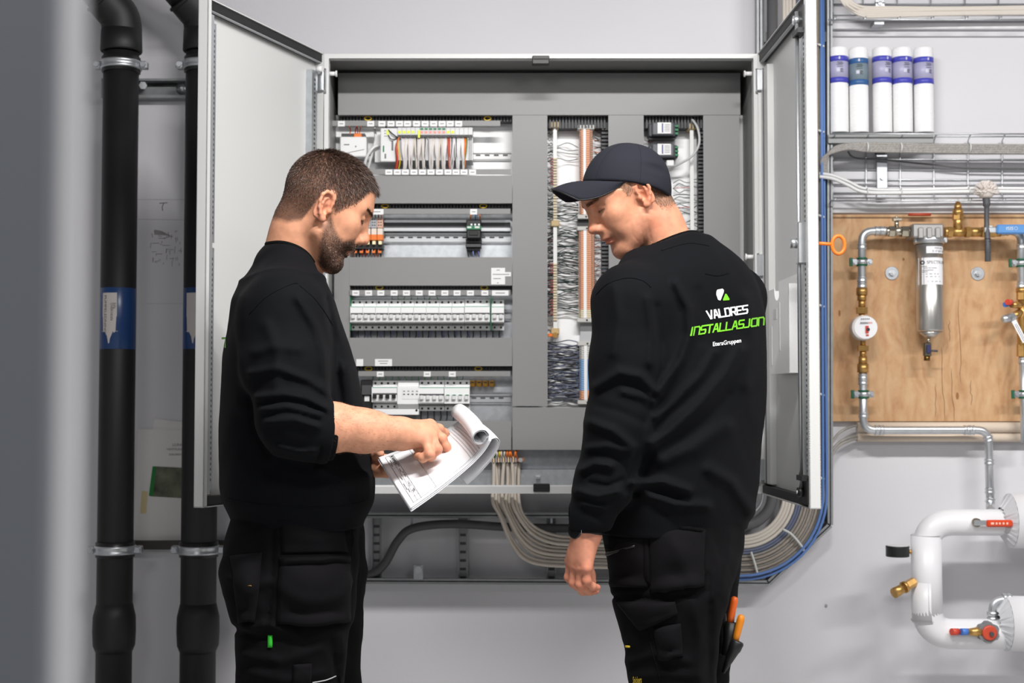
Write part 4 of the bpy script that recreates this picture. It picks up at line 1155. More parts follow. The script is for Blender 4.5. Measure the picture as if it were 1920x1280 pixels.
def wrap(name, x0, y0, x1, y1, m_, k_=1.006, seg=10):
    vs = []; fs = []
    for i in range(seg + 1):
        xx = x0 + (x1 - x0) * i / seg
        a = math.asin(max(-.98, min(.98, (xx - 1742) / 25.5)))
        for y in (y1, y0): vs.append((pc.x + rf * k_ * math.sin(a), YPp - rf * k_ * math.cos(a), zt(y)))
    for i in range(seg): fs.append((2 * i, 2 * i + 2, 2 * i + 3, 2 * i + 1))
    return MB().add(vs, fs, True).build(name, m_, fl)
wrap('type_label', 1730, 464, 1767, 477, M_paper); wrap('maker_label', 1718.5, 485, 1767, 535, M_paper)
def cylfn(x0, y0, x1, y1, k_=1.014):
    def fn(u, v):
        a = math.asin(max(-.98, min(.98, (x0 + (x1 - x0) * u - 1742) / 25.5)))
        return Vector((pc.x + rf * k_ * math.sin(a), YPp - rf * k_ * math.cos(a), zt(y1 + (y0 - y1) * v)))
    return fn
text_on('maker_lettering', 'SPECTRUM', cylfn(1731, 491, 1767, 496.5), M_ink, fl)
text_on('type_lettering', 'PWFS10R', cylfn(1745, 466, 1760, 469.5), M_ink, fl)
text_on('type_lettering', 'SS 10" BSP 3/4', cylfn(1740, 471.5, 1764, 475), M_ink, fl)
e_ = MB()
for i in range(16):
    a = 2 * math.pi * i / 16; a2 = 2 * math.pi * (i + 1) / 16
    f_ = cylfn(1720.5, 490, 1727.5, 498)
    e_.add([f_(.5 + .5 * math.cos(a), .5 + .5 * math.sin(a)), f_(.5 + .5 * math.cos(a2), .5 + .5 * math.sin(a2)), f_(.5 + .18 * math.cos(a2), .5 + .18 * math.sin(a2)), f_(.5 + .3 * math.cos(a), .5 + .3 * math.sin(a))], [(0, 1, 2, 3)])
e_.build('maker_emblem', M_ink, fl)
for j, (x0, y0, x1) in enumerate(((1722, 501, 1731), (1722, 504, 1748), (1722, 508, 1742), (1722, 511, 1732), (1722, 515, 1752), (1722, 520, 1754), (1732, 529, 1763))):
    wrap('label_line', x0, y0, x1, y0 + 1.1, M_inkl, 1.012, 4)
MB().cyl(P(1741, 632, YPp), P(1741, 644, YPp), .0055).build('drain_neck', M_nick, fl)
MB().rect(1733, 642, 1747, 668, YPp - .009, YPp + .009, .003).build('drain_valve', mat('dull_nickel', (120, 112, 96), .35, metal=.9), fl)
MB().rect(1738, 646, 1745, 662, YPp - .014, YPp - .009, .001).build('blue_handle', mat('navy_plastic', (46, 46, 92), .4), fl)
MB().cyl(P(1744, 657, YPp - .012), P(1758, 658, YPp - .012), .003, n=8).build('handle_pin', M_dark, fl)
MB().cyl(P(1738, 667, YPp), P(1738, 676, YPp), .009).build('drain_outlet', mat('dark_brass', (120, 92, 50), .35, metal=1.0), fl)

te = thing('brass_tee', tuple(P(1830, 445, YPp)), 'brass tee and vent fitting between the filter and the blue lever', 'fitting')
for (x0, x1, r_, hx) in ((1770, 1778, 9.5, 0), (1776, 1785, 11, 1), (1784, 1812, 8.5, 0), (1810, 1819, 11, 1), (1818, 1842, 9, 0), (1840, 1866, 10.5, 1), (1864, 1876, 8.5, 0)):
    MB().cyl(P(x0, 435, YPp), P(x1, 435, YPp), r_ * S(YPp), n=6 if hx else 18, smooth=not hx).build('hex_end' if hx else 'run', M_brass, te)
for (y0, y1, r_, hx) in ((404, 432, 8.5, 0), (403, 412, 10.5, 1), (392, 404, 10, 0), (383, 393, 7, 0), (379, 384, 5, 0), (374, 379, 2.5, 0)):
    MB().cyl(P(1796, y1, YPp), P(1796, y0, YPp), r_ * S(YPp), n=6 if hx else 18, smooth=not hx).build('vent_nut' if hx else 'vent', M_brass, te)
hv = thing('lever_valve', tuple(P(1860, 445, YPp - .05)), 'long blue lever of the shut-off valve at the right edge', 'valve')
pp = P(1852, 430, YPp - .03)
MB().cyl(pp, pp + Vector((0, -.022, 0)), .010, n=6, smooth=False).build('hub_nut', M_steel, hv)
MB().bbox(tuple(P(1846, 436, YPp - .054)), tuple(P(1874, 426, YPp - .048)), .002).build('lever_blade', M_steel, hv)
MB().bbox(tuple(P(1870, 438, YPp - .064)), tuple(P(1985, 422, YPp - .046)), .004).build('blue_grip', mat('grip_blue', (86, 142, 204), .4), hv)
text_on('grip_lettering', 'ISIS', rect_fn(1887, 425, 1900, 431, YPp - .0645), mat('print_white', (220, 225, 222), .5), hv)
rg = P(1905, 428, YPp - .0645)
MB().tube(arc(rg, (1, 0, 0), (0, 0, 1), 3 * S(4.1), 0, 2 * math.pi, 14), .0006, 5, caps=False).build('grip_ring', mat('print_white', (220, 225, 222), .5), hv)
# washing-up brush hanging from the tray
br = thing('dish_brush', tuple(P(1852, 493, YPp - .06)), 'dish brush with white bristles and grey handle hung on the tray', 'brush')
Yb = YPp - .045
MB().tube(smooth_path([P(1849, 372, Yb), P(1850, 385, Yb), P(1850, 420, Yb), P(1852, 460, Yb - .01), P(1852, 490, Yb - .005)]), [.011] * 9 + [.0075] * 8 + [.0085] * 8 + [.0088] * 8, 10).build('handle', mat('brush_grey', (74, 74, 78), .5), br)
for k in range(6):
    MB().tube(arc(P(1852, 448 + 5 * k, Yb - .008), (1, 0, 0), (0, 1, 0), .0086, 0, 2 * math.pi, 12), .0012, 5, caps=False).build('grip_ridge', M_black, br)
bc = P(1849, 360, Yb)
MB().lathe(bc - Vector((0, 0, .018)), (0, 0, 1), [(0, .012), (.006, .02), (.02, .021), (.03, .014)], 18).build('brush_head', mat('brush_core', (206, 198, 190), .6), br)
q = MB(); rb = random.Random(9)
for i in range(420):
    a = rb.uniform(0, 2 * math.pi); e = rb.uniform(-.25, 1.35)
    d = Vector((math.cos(a) * math.cos(e), math.sin(a) * math.cos(e), math.sin(e)))
    s0 = bc + Vector((d.x * .014, d.y * .014, d.z * .012)); s1 = bc + Vector((d.x * .036, d.y * .03, d.z * .035))
    q.tube([s0, s1], [.0013, .0009], 4)
q.build('bristles', mat('bristle_white', (232, 224, 218), .6), br, kind='stuff')

# ------------------------------------------------------------------ beige conduits below the board
M_cond = mat('conduit_beige', (216, 200, 182), .5)
for k, (y, r_) in enumerate(((801, 10), (820, 8))):
    MB().cyl(P(1607, y, YW - .03), P(1990, y, YW - .03), r_ * S(YW - .03), n=18).build('beige_conduit', M_cond, label=['beige plastic conduit just under the plywood board', 'thinner beige plastic conduit below the first one'][k], cat='conduit', group='beige conduits')
for k in range(3):
    cable('conduit_cable', smooth_path([P(1612, (799, 817, 822)[k], YW - .03), P(1595, (800, 819, 825)[k], YW - .035), P(1570, (815, 832, 838)[k], YW - .045), P(1553, (850, 862, 872)[k], YW - .06), P(1547, 915, YW - .07), P(1543, 945, YW - .075)], 6), .0042, M_greyc, 'grey cable curving from the beige conduits to the ladder, %s' % ['upper', 'middle', 'lower'][k], 'grey cables into the conduits')

# ================================================================== white insulated pipes, lower right
M_ins = mat('insulation_white', (226, 226, 229), .38, var=.02, vscale=6, bump=.1, bscale=25)
M_foil = mat('insulation_end', (205, 206, 210), .4, bump=.5, bscale=60)
YI = YW - .20
ri = 28 * S(YI)
ip = thing('insulated_pipe', tuple(P(1737, 1218, YI)), 'white insulated pipe making a square bracket bend at the lower right', 'pipe')
def elbow_tube(pts, r, name, n=28, fr=.085):
    return MB().tube(fillet(pts, fr, 10), r, n).build(name, M_ins, ip)
elbow_tube([P(1990, 979, YI), P(1735, 979, YI), P(1737, 1085, YI)], ri * .88, 'upper_elbow')
MB().tube([P(1736, 1003, YI), P(1739, 1166, YI)], ri, 32).build('vertical_sleeve', M_ins, ip)
elbow_tube([P(1737, 1090, YI), P(1739, 1188, YI), P(1990, 1188, YI)], ri * 1.0, 'lower_elbow')
for (y) in (1003, 1162):
    MB().tube(arc(P(1737, y, YI), (1, 0, 0), (0, 1, 0), ri * 1.005, 0, 2 * math.pi, 32), .0008, 5, caps=False).build('seam', mat('seam_grey', (150, 150, 152), .6), ip)
for k, (y, x, R_) in enumerate(((976, 1893, 51), (1168, 1884, 51))):
    r = thing('insulated_valve', tuple(P(x + 20, y + 51, YI)), ['thick white insulated valve body, upper one at the right edge', 'thick white insulated valve body, lower one at the right edge'][k], 'pipe', 'thick insulated bodies')
    Rm = R_ * S(YI)
    c = P(x, y, YI); Ln = .3
    MB().cyl(c, c + Vector((Ln, 0, 0)), Rm, n=40).build('jacket', M_ins, r)
    # pleated end cap
    n = 48; vs = []
    for i in range(n):
        a = 2 * math.pi * i / n
        w_ = .002 if i % 2 else -.002
        vs.append(c + Vector((-.001 + w_ * .3, Rm * math.cos(a), Rm * math.sin(a))))
    for i in range(n):
        a = 2 * math.pi * i / n
        w_ = .002 if i % 3 else -.002
        vs.append(c + Vector((-.026 + w_, ri * .9 * math.cos(a), ri * .9 * math.sin(a))))
    MB().add(vs, [(i, n + i, n + (i + 1) % n, (i + 1) % n) for i in range(n)]).build('pleated_end', M_foil, r)
# fittings on the insulated pipe
pg = thing('pressure_gauge', tuple(P(1683, 1043, YI)), 'black pressure gauge seen edge-on left of the white pipe', 'gauge')
a = P(1683, 1043, YI); b = P(1683, 1023, YI); rg_ = 21.5 * S(YI)
MB().lathe(a, (0, 0, 1), [(0, rg_ * .96), (.001, rg_), (b.z - a.z - .004, rg_), (b.z - a.z - .003, rg_ * 1.02), (b.z - a.z, rg_ * 1.0)], 32).build('case', M_black, pg)
MB().lathe(b, (0, 0, 1), [(0, rg_ * .97), (.002, rg_ * .94)], 32).build('glass_rim', mat('gauge_glass', (190, 192, 192), .15, coat=.5), pg)
MB().cyl(P(1702, 1034, YI), P(1712, 1034, YI), .006).build('stem', M_brass, pg)
dv_ = thing('drain_valve', tuple(P(1690, 1118, YI)), 'brass drain valve slanting out of the white pipe', 'valve')
a, b = P(1714, 1090, YI - .02), P(1676, 1112, YI - .05)
d = (b - a)
MB().cyl(a, a + d * .5, .0135, n=6, smooth=False).build('hex_body', M_brass, dv_)
MB().cyl(a + d * .42, a + d * .52, .017, n=18).build('ring', M_brass, dv_)
MB().cyl(a + d * .5, b, .0135, .0145, n=18).build('outlet', M_brass, dv_)
rl = thing('red_lever_valve', tuple(P(1860, 990, YI - .06)), 'red lever of the ball valve on the upper white pipe', 'valve')
p = P(1829, 979, YI - ri * .84)
MB().cyl(p + Vector((0, .01, 0)), p + Vector((0, -.014, 0)), .0125, n=18).build('valve_neck', M_nick, rl)
MB().cyl(p + Vector((0, -.014, 0)), p + Vector((0, -.022, 0)), .008, n=6, smooth=False).build('nut', M_steel, rl)
MB().bbox(tuple(P(1826, 985, YI - ri - .016)), tuple(P(1853, 975, YI - ri - .011)), .002).build('lever_blade', M_steel, rl)
MB().bbox(tuple(P(1851, 988, YI - ri - .022)), tuple(P(1896, 974, YI - ri - .006)), .004).build('red_grip', mat('grip_red', (206, 66, 30), .4), rl)
for k, x in enumerate((1858, 1867, 1873, 1880, 1887)):
    MB().rect(x, 979, x + (6 if k == 0 else 3.5), 983, YI - ri - .0228, YI - ri - .0218).build('grip_mark', mat('print_pale_red', (236, 190, 170), .5), rl)
bvv = thing('balancing_valve', tuple(P(1840, 1206, YI - .06)), 'brass balancing valve with grey red knob and two test caps on the lower pipe', 'valve')
yy = YI - ri * .95
MB().cyl(P(1797, 1184, yy - .012), P(1784, 1184, yy - .022), .0095, n=14).build('red_cap', M_red, bvv)
MB().cyl(P(1802, 1184, yy - .02), P(1815, 1184, yy - .012), .0095, n=14).build('blue_cap', M_blue, bvv)
MB().cyl(P(1812, 1184, yy - .012), P(1840, 1184, yy - .02), .008, .015, n=16).build('brass_body', M_brass, bvv)
pk_ = P(1855, 1186, yy - .03)
kv = []
for i in range(18):
    a = 2 * math.pi * i / 18; R2 = 19 * S(yy) * (1.05 if i % 3 else .9)
    kv.append(pk_ + Vector((R2 * math.cos(a), 0, R2 * math.sin(a))))
MB().prism(kv, (0, .028, 0)).build('grey_knob', mat('knob_grey', (120, 120, 122), .5), bvv)
MB().lathe(pk_, (0, -1, 0), [(-.001, .021), (.004, .021), (.006, .017)], 24).build('red_disc', mat('knob_red', (196, 72, 48), .45), bvv)
MB().cyl(pk_ + Vector((.004, -.006, -.002)), pk_ + Vector((.004, -.012, -.002)), .006, n=12).build('knob_screw', M_dark, bvv)
sp = thing('branch_pipe', tuple(P(1862, 1163, YI)), 'short bent zinc pipe rising from the lower white pipe', 'pipe')
MB().tube(fillet([P(1861, 1166, YI), P(1861, 1125, YI), P(1925, 1122, YI)], .03, 8), rp * .95, 16).build('pipe', M_steel, sp)
for (x, y, dd) in ((1861, 1160, (0, 0, 1)), (1861, 1150, (0, 0, 1)), (1884, 1122, (1, 0, 0)), (1892, 1122, (1, 0, 0))):
    q = P(x, y, YI); dd = Vector(dd)
    MB().lathe(q - dd * .006, dd, [(0, rp), (.001, rp * 1.3), (.011, rp * 1.3), (.012, rp)], 18).build('collar', M_steel, sp)
MB().cyl(P(1857, 946, YPp), P(1857, 962, YI + .02), .013, n=16).build('socket', M_steel, pipes)
# ================================================================== black pipes on the left
M_pipe = mat('cast_black', (22, 21, 22), .55, bump=.15, bscale=40)
YK = YW - .17
rk = 33 * S(YK)
def stack_pipe(xt, xb, label, txt, first):
    """xt / xb: pixel column of the pipe axis at y = 150 and y = 1250"""
    ax = lambda y: P(xt, 400, YK).x
    x0 = P((xt + xb) / 2, 700, YK).x
    zz = lambda y: P(960, y, YK).z
    r = thing('soil_pipe', (x0, YK, 0.0), label, 'pipe', 'black drain pipes')
    V = lambda y, dx=0: Vector((x0 + dx, YK, zz(y)))
    MB().cyl((x0, YK, .0), V(100), rk, n=36).build('pipe', M_pipe, r)
    MB().lathe(V(1222), (0, 0, 1), [(0, rk), (.02, rk * 1.16), (.06, rk * 1.2), (.1, rk * 1.18), (zz(1130) - zz(1222), rk)], 36).build('socket_sleeve', M_pipe, r)
    # elbow at the top leading away to the upper left, towards the viewer
    d = Vector((-.60, -.40, .69)).normalized()
    MB().lathe(V(98), (0, 0, 1), [(0, rk * 1.14), (.004, rk * 1.18), (zz(58) - zz(98), rk * 1.14)], 36).build('elbow_socket', M_pipe, r)
    MB().tube(smooth_path([V(66), V(50), V(36) + d * .012, V(34) + d * .045, V(34) + d * .075], 4), rk * 1.13, 32).build('elbow', M_pipe, r)
    MB().tube(arc(V(34) + d * .075, d.cross(Vector((0, 1, 0))).normalized(), d.cross(d.cross(Vector((0, 1, 0)))).normalized(), rk * 1.08, 0, 2 * math.pi, 32), .006, 8, caps=False).build('elbow_ring', M_pipe, r)
    MB().tube([V(34) + d * .07, V(34) + d * .9], rk * 1.0, 32).build('inclined_pipe', M_pipe, r)
    # blue band with a flow arrow
    MB().lathe(V(655), (0, 0, 1), [(0, rk * 1.001), (.0005, rk * 1.012), (zz(541) - zz(655) - .0005, rk * 1.012), (zz(541) - zz(655), rk * 1.001)], 36).build('blue_band', mat('band_blue', (30, 62, 112), .3), r)
    # arrow wraps round the pipe
    def wr(u, v, k_=1.016):          # u in px from axis, v pixel row
        a = max(-1.2, min(1.2, u / 33.0 - .25))
        return Vector((x0 + rk * k_ * math.sin(a), YK - rk * k_ * math.cos(a), zz(v)))
    M_arrow = mat('arrow_white', (196, 190, 186), .45)
    A = MB()
    def sheet(rows):
        for (ua0, ua1, va), (ub0, ub1, vb) in zip(rows[:-1], rows[1:]):
            n = 6
            vs = [wr(ua0 + (ua1 - ua0) * i / n, va) for i in range(n + 1)] + [wr(ub0 + (ub1 - ub0) * i / n, vb) for i in range(n + 1)]
            A.add(vs, [(i, n + 1 + i, n + 2 + i, i + 1) for i in range(n)])
    sheet([(-15, 15, 551), (-15, 15, 595), (-14, 14, 596), (-13, 13, 622)])
    sheet([(-17, 17, 622), (0, .5, 645)])
    A.build('flow_arrow', M_arrow, r)
    if first:
        for k, (s, u) in enumerate((('PUMPELEDNING', -10), ('OVERVANN', 3), ('INN', 8))):
            L_ = (70, 32, 10)[k]
            text_on('arrow_lettering', s, lambda a, b, u=u, L_=L_: wr(u + 5 * b, 556 + (14 if k else 0) + L_ * a, 1.02), M_ink, r)
    # clamps
    for y in (123, 1030):
        MB().lathe(V(y + 14), (0, 0, 1), [(0, rk), (.001, rk * 1.09), (zz(y - 15) - zz(y + 14) - .001, rk * 1.09), (zz(y - 15) - zz(y + 14), rk)], 36).build('rubber_sleeve', mat('sleeve_rubber', (28, 28, 28), .35), r)
        h = 16 * S(YK)
        c = MB().lathe(V(y) - Vector((0, 0, h / 2)), (0, 0, 1), [(0, rk * 1.08), (.001, rk * 1.16), (h * .25, rk * 1.17), (h * .35, rk * 1.13), (h * .65, rk * 1.13), (h * .75, rk * 1.17), (h - .001, rk * 1.16), (h, rk * 1.08)], 36).build('clamp_band', M_steel, r)
        for sg in (-1, 1):
            q = V(y) + Vector((sg * rk * 1.12, 0, 0))
            MB().bbox((q.x, YK - .014, q.z - .011), (q.x + sg * .021, YK + .014, q.z + .011), .003).build('clamp_ear', M_steel, c)
            MB().cyl((q.x + sg * .011, YK - .014, q.z), (q.x + sg * .011, YK - .021, q.z), .008, n=8).build('clamp_bolt', M_galv, c)
        MB().cyl((x0, YK + rk, zz(y)), (x0, YW - .03, zz(y)), .007, n=10).build('stud', M_galv, c)
    return r
stack_pipe(227, 213, 'thick black drain pipe nearest the left edge with a blue band and white arrow', True, True)
stack_pipe(380, 372, 'thick black drain pipe half hidden behind the left cabinet door', False, False)
# wall rails carrying the clamps
r = thing('wall_rail', tuple(P(300, 184, YW - .02)), 'dark slotted steel rail behind the black pipes at the upper clamps', 'rail', 'rails behind the pipes')
MB().rect(190, 147, 440, 151, YW - .042, YW - .001).rect(190, 178, 440, 183, YW - .042, YW - .001).rect(190, 147, 440, 183, YW - .004, YW - .001).build('channel', M_lad, r)
MB().rect(277, 154, 332, 162, YW - .006, YW - .0042).build('slot', M_black, r)
p = P(341, 165, YW - .02)
MB().lathe((p.x, p.y + .015, p.z), (0, -1, 0), [(0, .02), (.006, .02), (.014, .012), (.018, .004)], 20).build('dome_nut', M_steel, r)
MB().cyl(P(268, 160, YW - .02), P(268, 160, YW - .05), .012, n=6, smooth=False).build('nut', M_steel, r)
r = thing('wall_rail', tuple(P(300, 1030, YW - .02)), 'dark steel rail behind the black pipes at the lower clamps', 'rail', 'rails behind the pipes')
MB().rect(190, 1014, 440, 1030, YW - .03, YW - .001).build('channel', mat('rail_dark', (58, 52, 48), .5), r)
# papers taped to the wall
doc = thing('wall_document', tuple(P(305, 1015, YW - .01)), 'printed sheet with a green edged photograph taped to the wall between the pipes', 'paper')
def quad(m, pts, Y, th=.001):
    m.prism([P(x, y, Y) for x, y in pts], (0, th, 0)); return m
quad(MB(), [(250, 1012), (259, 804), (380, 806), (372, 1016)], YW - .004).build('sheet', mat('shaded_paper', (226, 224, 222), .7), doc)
quad(MB(), [(281, 930), (286, 874), (352, 877), (346, 934)], YW - .0052).build('photo', mat('photo_print', (92, 96, 76), .5, var=.8, vscale=18), doc)
quad(MB(), [(279, 929), (286, 874), (293, 874), (287, 929)], YW - .0056).build('photo_edge', mat('photo_green', (20, 120, 50), .5), doc)
for s, x0, y0, x1 in (('LUNOS', 324, 831, 350), ('VENTILASJON', 312, 840, 352), ('DOKUMENTASJON', 317, 850, 352)):
    text_on('heading', s, rect_fn(x0, y0, x1, y0 + 5, YW - .0054), M_inkl, doc)
quad(MB(), [(263, 962), (266, 920), (277, 921), (274, 962)], YW - .0054).build('yellow_tape', mat('old_tape', (214, 198, 150), .6), doc)
doc2 = thing('wall_document', tuple(P(320, 806, YW - .008)), 'blank sheet peeking out above the printed sheet between the pipes', 'paper')
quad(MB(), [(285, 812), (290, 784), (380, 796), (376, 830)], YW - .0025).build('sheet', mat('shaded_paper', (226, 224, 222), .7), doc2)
# pencil sketch drawn on the wall paint (flat print)
pen = MB(); rp_ = random.Random(21)
def stroke(pts, w_=.0012):
    for a, b in zip(pts[:-1], pts[1:]):
        a = P(a[0], a[1], YW - .0006); b = P(b[0], b[1], YW - .0006)
        d = (b - a); n = Vector((d.z, 0, -d.x)).normalized() * w_ / 2
        pen.add([a - n, b - n, b + n, a + n], [(0, 1, 2, 3)])
for k in range(44):
    x = rp_.uniform(283, 342); y = 432 + rp_.uniform(0, 62)
    if rp_.random() < .5: stroke([(x, y), (x + rp_.uniform(3, 14), y + rp_.uniform(-1, 1.5))])
    else: stroke([(x, y), (x + rp_.uniform(-1.5, 1.5), y + rp_.uniform(3, 12))])
for k in range(6): stroke([(289, 431 + k * 1.6), (305 + 3 * k, 434 + 1.5 * k)])
stroke([(258, 374), (352, 374)], .0006); stroke([(258, 411), (352, 412)], .0006); stroke([(275, 569), (345, 569)], .0005)
pen.build('pencil_sketch', mat('pencil_grey', (120, 112, 108), .8), label='faint pencil sketch drawn on the wall between the black pipes', cat='drawing', kind='stuff')
pen = MB()
stroke([(299, 381), (314, 380)], .002); stroke([(307, 381), (304, 388), (305, 395)], .002)
pen.build('pencil_letter', mat('pencil_dark', (70, 66, 64), .8), label='single letter T pencilled on the wall above the faint sketch', cat='lettering')
# screw holes on the bare wall at right
MB().cyl(P(1549, 1135, YW - .003), P(1549, 1135, YW - .0005), .004, n=8).lathe(P(1549, 1137, YW - .002), (0, -1, 0), [(0, .003), (.001, .002)], 8).build('wall_mark', mat('mark_grey', (150, 150, 150), .7), label='tiny dark mark on the white wall right of the tools', cat='mark')
# ================================================================== people: implicit surfaces -> one continuous mesh
f32 = np.float32
def surface_net(f, lo, hi, h, blk=4):
    """polygonise f(points) = 0 on a grid of pitch h (naive surface nets); only blocks near the surface are evaluated"""
    lo = np.array(lo, f32); hi = np.array(hi, f32)
    nb = np.ceil((hi - lo) / (h * blk)).astype(int) + 1
    n = nb * blk
    g = [lo[i] + (np.arange(nb[i]) + .5) * h * blk - h * .5 for i in range(3)]
    C = np.stack(np.meshgrid(*g, indexing='ij'), -1).reshape(-1, 3).astype(f32)
    dc = f(C).reshape(nb)
    keep = np.abs(dc) < h * blk * 2.2
    D = np.repeat(np.repeat(np.repeat(dc, blk, 0), blk, 1), blk, 2).astype(f32)
    K = np.repeat(np.repeat(np.repeat(keep, blk, 0), blk, 1), blk, 2)
    idx = np.argwhere(K)
    pts = lo + idx.astype(f32) * h
    D[K] = np.concatenate([f(pts[i:i + 400000]) for i in range(0, len(pts), 400000)])
    s = D < 0
    m = np.zeros(np.array(s.shape) - 1, int)
    for a in (0, 1):
        for b in (0, 1):
            for c in (0, 1):
                m += s[a:s.shape[0] - 1 + a, b:s.shape[1] - 1 + b, c:s.shape[2] - 1 + c]
    act = (m > 0) & (m < 8)
    vi = -np.ones(act.shape, int)
    cells = np.argwhere(act)
    vi[act] = np.arange(len(cells))
    acc = np.zeros((len(cells), 3), f32); cnt = np.zeros(len(cells), f32)
    corners = [(0, 0, 0), (1, 0, 0), (0, 1, 0), (1, 1, 0), (0, 0, 1), (1, 0, 1), (0, 1, 1), (1, 1, 1)]
    for i in range(8):
        for j in range(i + 1, 8):
            a, b = np.array(corners[i]), np.array(corners[j])
            if np.abs(a - b).sum() != 1: continue
            ia = cells + a; ib = cells + b
            da = D[ia[:, 0], ia[:, 1], ia[:, 2]]; db = D[ib[:, 0], ib[:, 1], ib[:, 2]]
            cr = (da < 0) != (db < 0)
            t_ = np.where(cr, da / np.where(cr, da - db, 1), 0)
            acc += np.where(cr[:, None], a + (b - a) * t_[:, None], 0); cnt += cr
    V = lo + (cells + acc / cnt[:, None]) * h
    faces = []
    for ax in range(3):
        sl0 = [slice(0, -1)] * 3; sl1 = [slice(0, -1)] * 3
        A = s[:-1, :-1, :-1]
        sh = [slice(0, -1)] * 3; sh[ax] = slice(1, None)
        B = s[tuple(sh)]
        e = np.argwhere(A != B)
        u, v = (ax + 1) % 3, (ax + 2) % 3
        e = e[(e[:, u] > 0) & (e[:, v] > 0)]
        inside = A[e[:, 0], e[:, 1], e[:, 2]]
        def at(du, dv):
            q = e.copy(); q[:, u] -= du; q[:, v] -= dv
            return vi[q[:, 0], q[:, 1], q[:, 2]]
        q = np.stack([at(0, 0), at(1, 0), at(1, 1), at(0, 1)], 1)
        ok = (q >= 0).all(1)
        q = q[ok]; ins = inside[ok]
        q[~ins] = q[~ins][:, ::-1]
        faces.append(q)
    Fq = np.concatenate(faces)[:, ::-1]
    return V.astype(np.float64), flip_check(V, Fq, f, h)

def flip_check(V, Fq, f, h):
    k = np.linspace(0, len(Fq) - 1, min(400, len(Fq))).astype(int)
    q = Fq[k]
    n = np.cross(V[q[:, 1]] - V[q[:, 0]], V[q[:, 2]] - V[q[:, 0]])
    n /= np.linalg.norm(n, axis=1)[:, None] + 1e-12
    c = V[q].mean(1)
    d = f((c + n * h).astype(f32)) - f((c - n * h).astype(f32))
    return Fq[:, ::-1] if (d < 0).mean() > .5 else Fq

def sm(a, b, k):           # smooth union
    h = np.maximum(k - np.abs(a - b), 0) / k
    return np.minimum(a, b) - h * h * k * .25
def sx(a, b, k):           # smooth intersection
    return -sm(-a, -b, k)
def sub(a, b, k):          # smooth subtraction of b from a
    return -sm(-a, b, k)
def ell(p, c, r):
    c = np.array(c, f32); r = np.array(r, f32) * np.ones(3, f32)
    q = (p - c) / r
    k0 = np.sqrt((q * q).sum(1)) + 1e-9
    k1 = np.sqrt(((q / r) ** 2).sum(1)) + 1e-9
    return k0 * (k0 - 1) / k1
def cone(p, a, b, ra, rb):
    a = np.array(a, f32); b = np.array(b, f32)
    ba = b - a; pa = p - a
    t_ = np.clip((pa @ ba) / max(float(ba @ ba), 1e-12), 0, 1)
    return np.linalg.norm(pa - t_[:, None] * ba, axis=1) - (ra + (rb - ra) * t_)
def chain(p, pts, rs, k=.004):
    d = None
    for i in range(len(pts) - 1):
        e = cone(p, pts[i], pts[i + 1], rs[i], rs[i + 1])
        d = e if d is None else sm(d, e, k)
    return d
def rbox(p, c, ax, hx, r):  # rounded box with axes rows ax
    q = np.abs((p - np.array(c, f32)) @ np.array(ax, f32).T) - (np.array(hx, f32) - r)
    return np.linalg.norm(np.maximum(q, 0), axis=1) + np.minimum(q.max(1), 0) - r
def proj(p):                # picture coordinates of points (used to lay out cloth folds)
    z = p[:, 2] - CZ; y = p[:, 1]
    fw = y * math.cos(TH) + z * math.sin(TH); upv = -y * math.sin(TH) + z * math.cos(TH)
    return 960 + F * p[:, 0] / fw, 640 - F * upv / fw
def fold(X, Yp, line, w_):
    """bell-shaped weight around a polyline in the picture"""
    d = np.full(X.shape, 1e9, f32)
    for (x0, y0), (x1, y1) in zip(line[:-1], line[1:]):
        bx, by = x1 - x0, y1 - y0
        t_ = np.clip(((X - x0) * bx + (Yp - y0) * by) / (bx * bx + by * by + 1e-9), 0, 1)
        d = np.minimum(d, np.hypot(X - x0 - t_ * bx, Yp - y0 - t_ * by))
    return np.exp(-(d / w_) ** 2)
def column(p, zs, cx, cy, a, b, fwd, n=2.3):
    """upright body of stacked superellipses; fwd = unit facing direction"""
    o = np.argsort(zs); zs = np.array(zs)[o]
    I = lambda v: np.interp(p[:, 2], zs, np.array(v)[o]).astype(f32)
    X = p[:, 0] - I(cx); Y = p[:, 1] - I(cy)
    u = X * fwd[0] + Y * fwd[1]; v = -X * fwd[1] + Y * fwd[0]
    A = I(a); B = I(b)
    k = (np.abs(u / A) ** n + np.abs(v / B) ** n) ** (1 / n)
    d = (k - 1) * np.minimum(A, B)
    return np.maximum(d, np.maximum(zs[0] - p[:, 2], p[:, 2] - zs[-1]))
def wrinkle(p, f0=42.0, seed=0.0):
    """irregular cloth wrinkles, about -1 .. 1"""
    x, y, z = p[:, 0] * f0, p[:, 1] * f0, p[:, 2] * f0
    a = np.sin(z * 1.1 + x * .5 + 1.6 * np.sin(x * .7 + y * .6 + seed) + seed)
    b = np.sin(z * .6 - x * .9 + y * .4 + 1.8 * np.sin(z * .5 + y * .8 + 2 * seed))
    c = np.sin(z * 2.1 + x * 1.1 + 2.2 * np.sin(x * .9 - z * .6 + seed))
    return (np.maximum(a, -.3) * .5 + b * .35 + np.maximum(c, 0) * .25).astype(f32)
def densify(rows, n=60):
    """smooth (cosine-window) resampling of table rows (first column = parameter)"""
    R_ = np.array(sorted(rows), float)
    t_ = np.linspace(R_[0, 0], R_[-1, 0], n)
    out = [t_]
    for c in range(1, R_.shape[1]):
        y = np.interp(t_, R_[:, 0], R_[:, c])
        ker = np.ones(5) / 5
        yp = np.pad(y, 2, mode='edge')
        out.append(np.convolve(yp, ker, 'valid'))
    return out

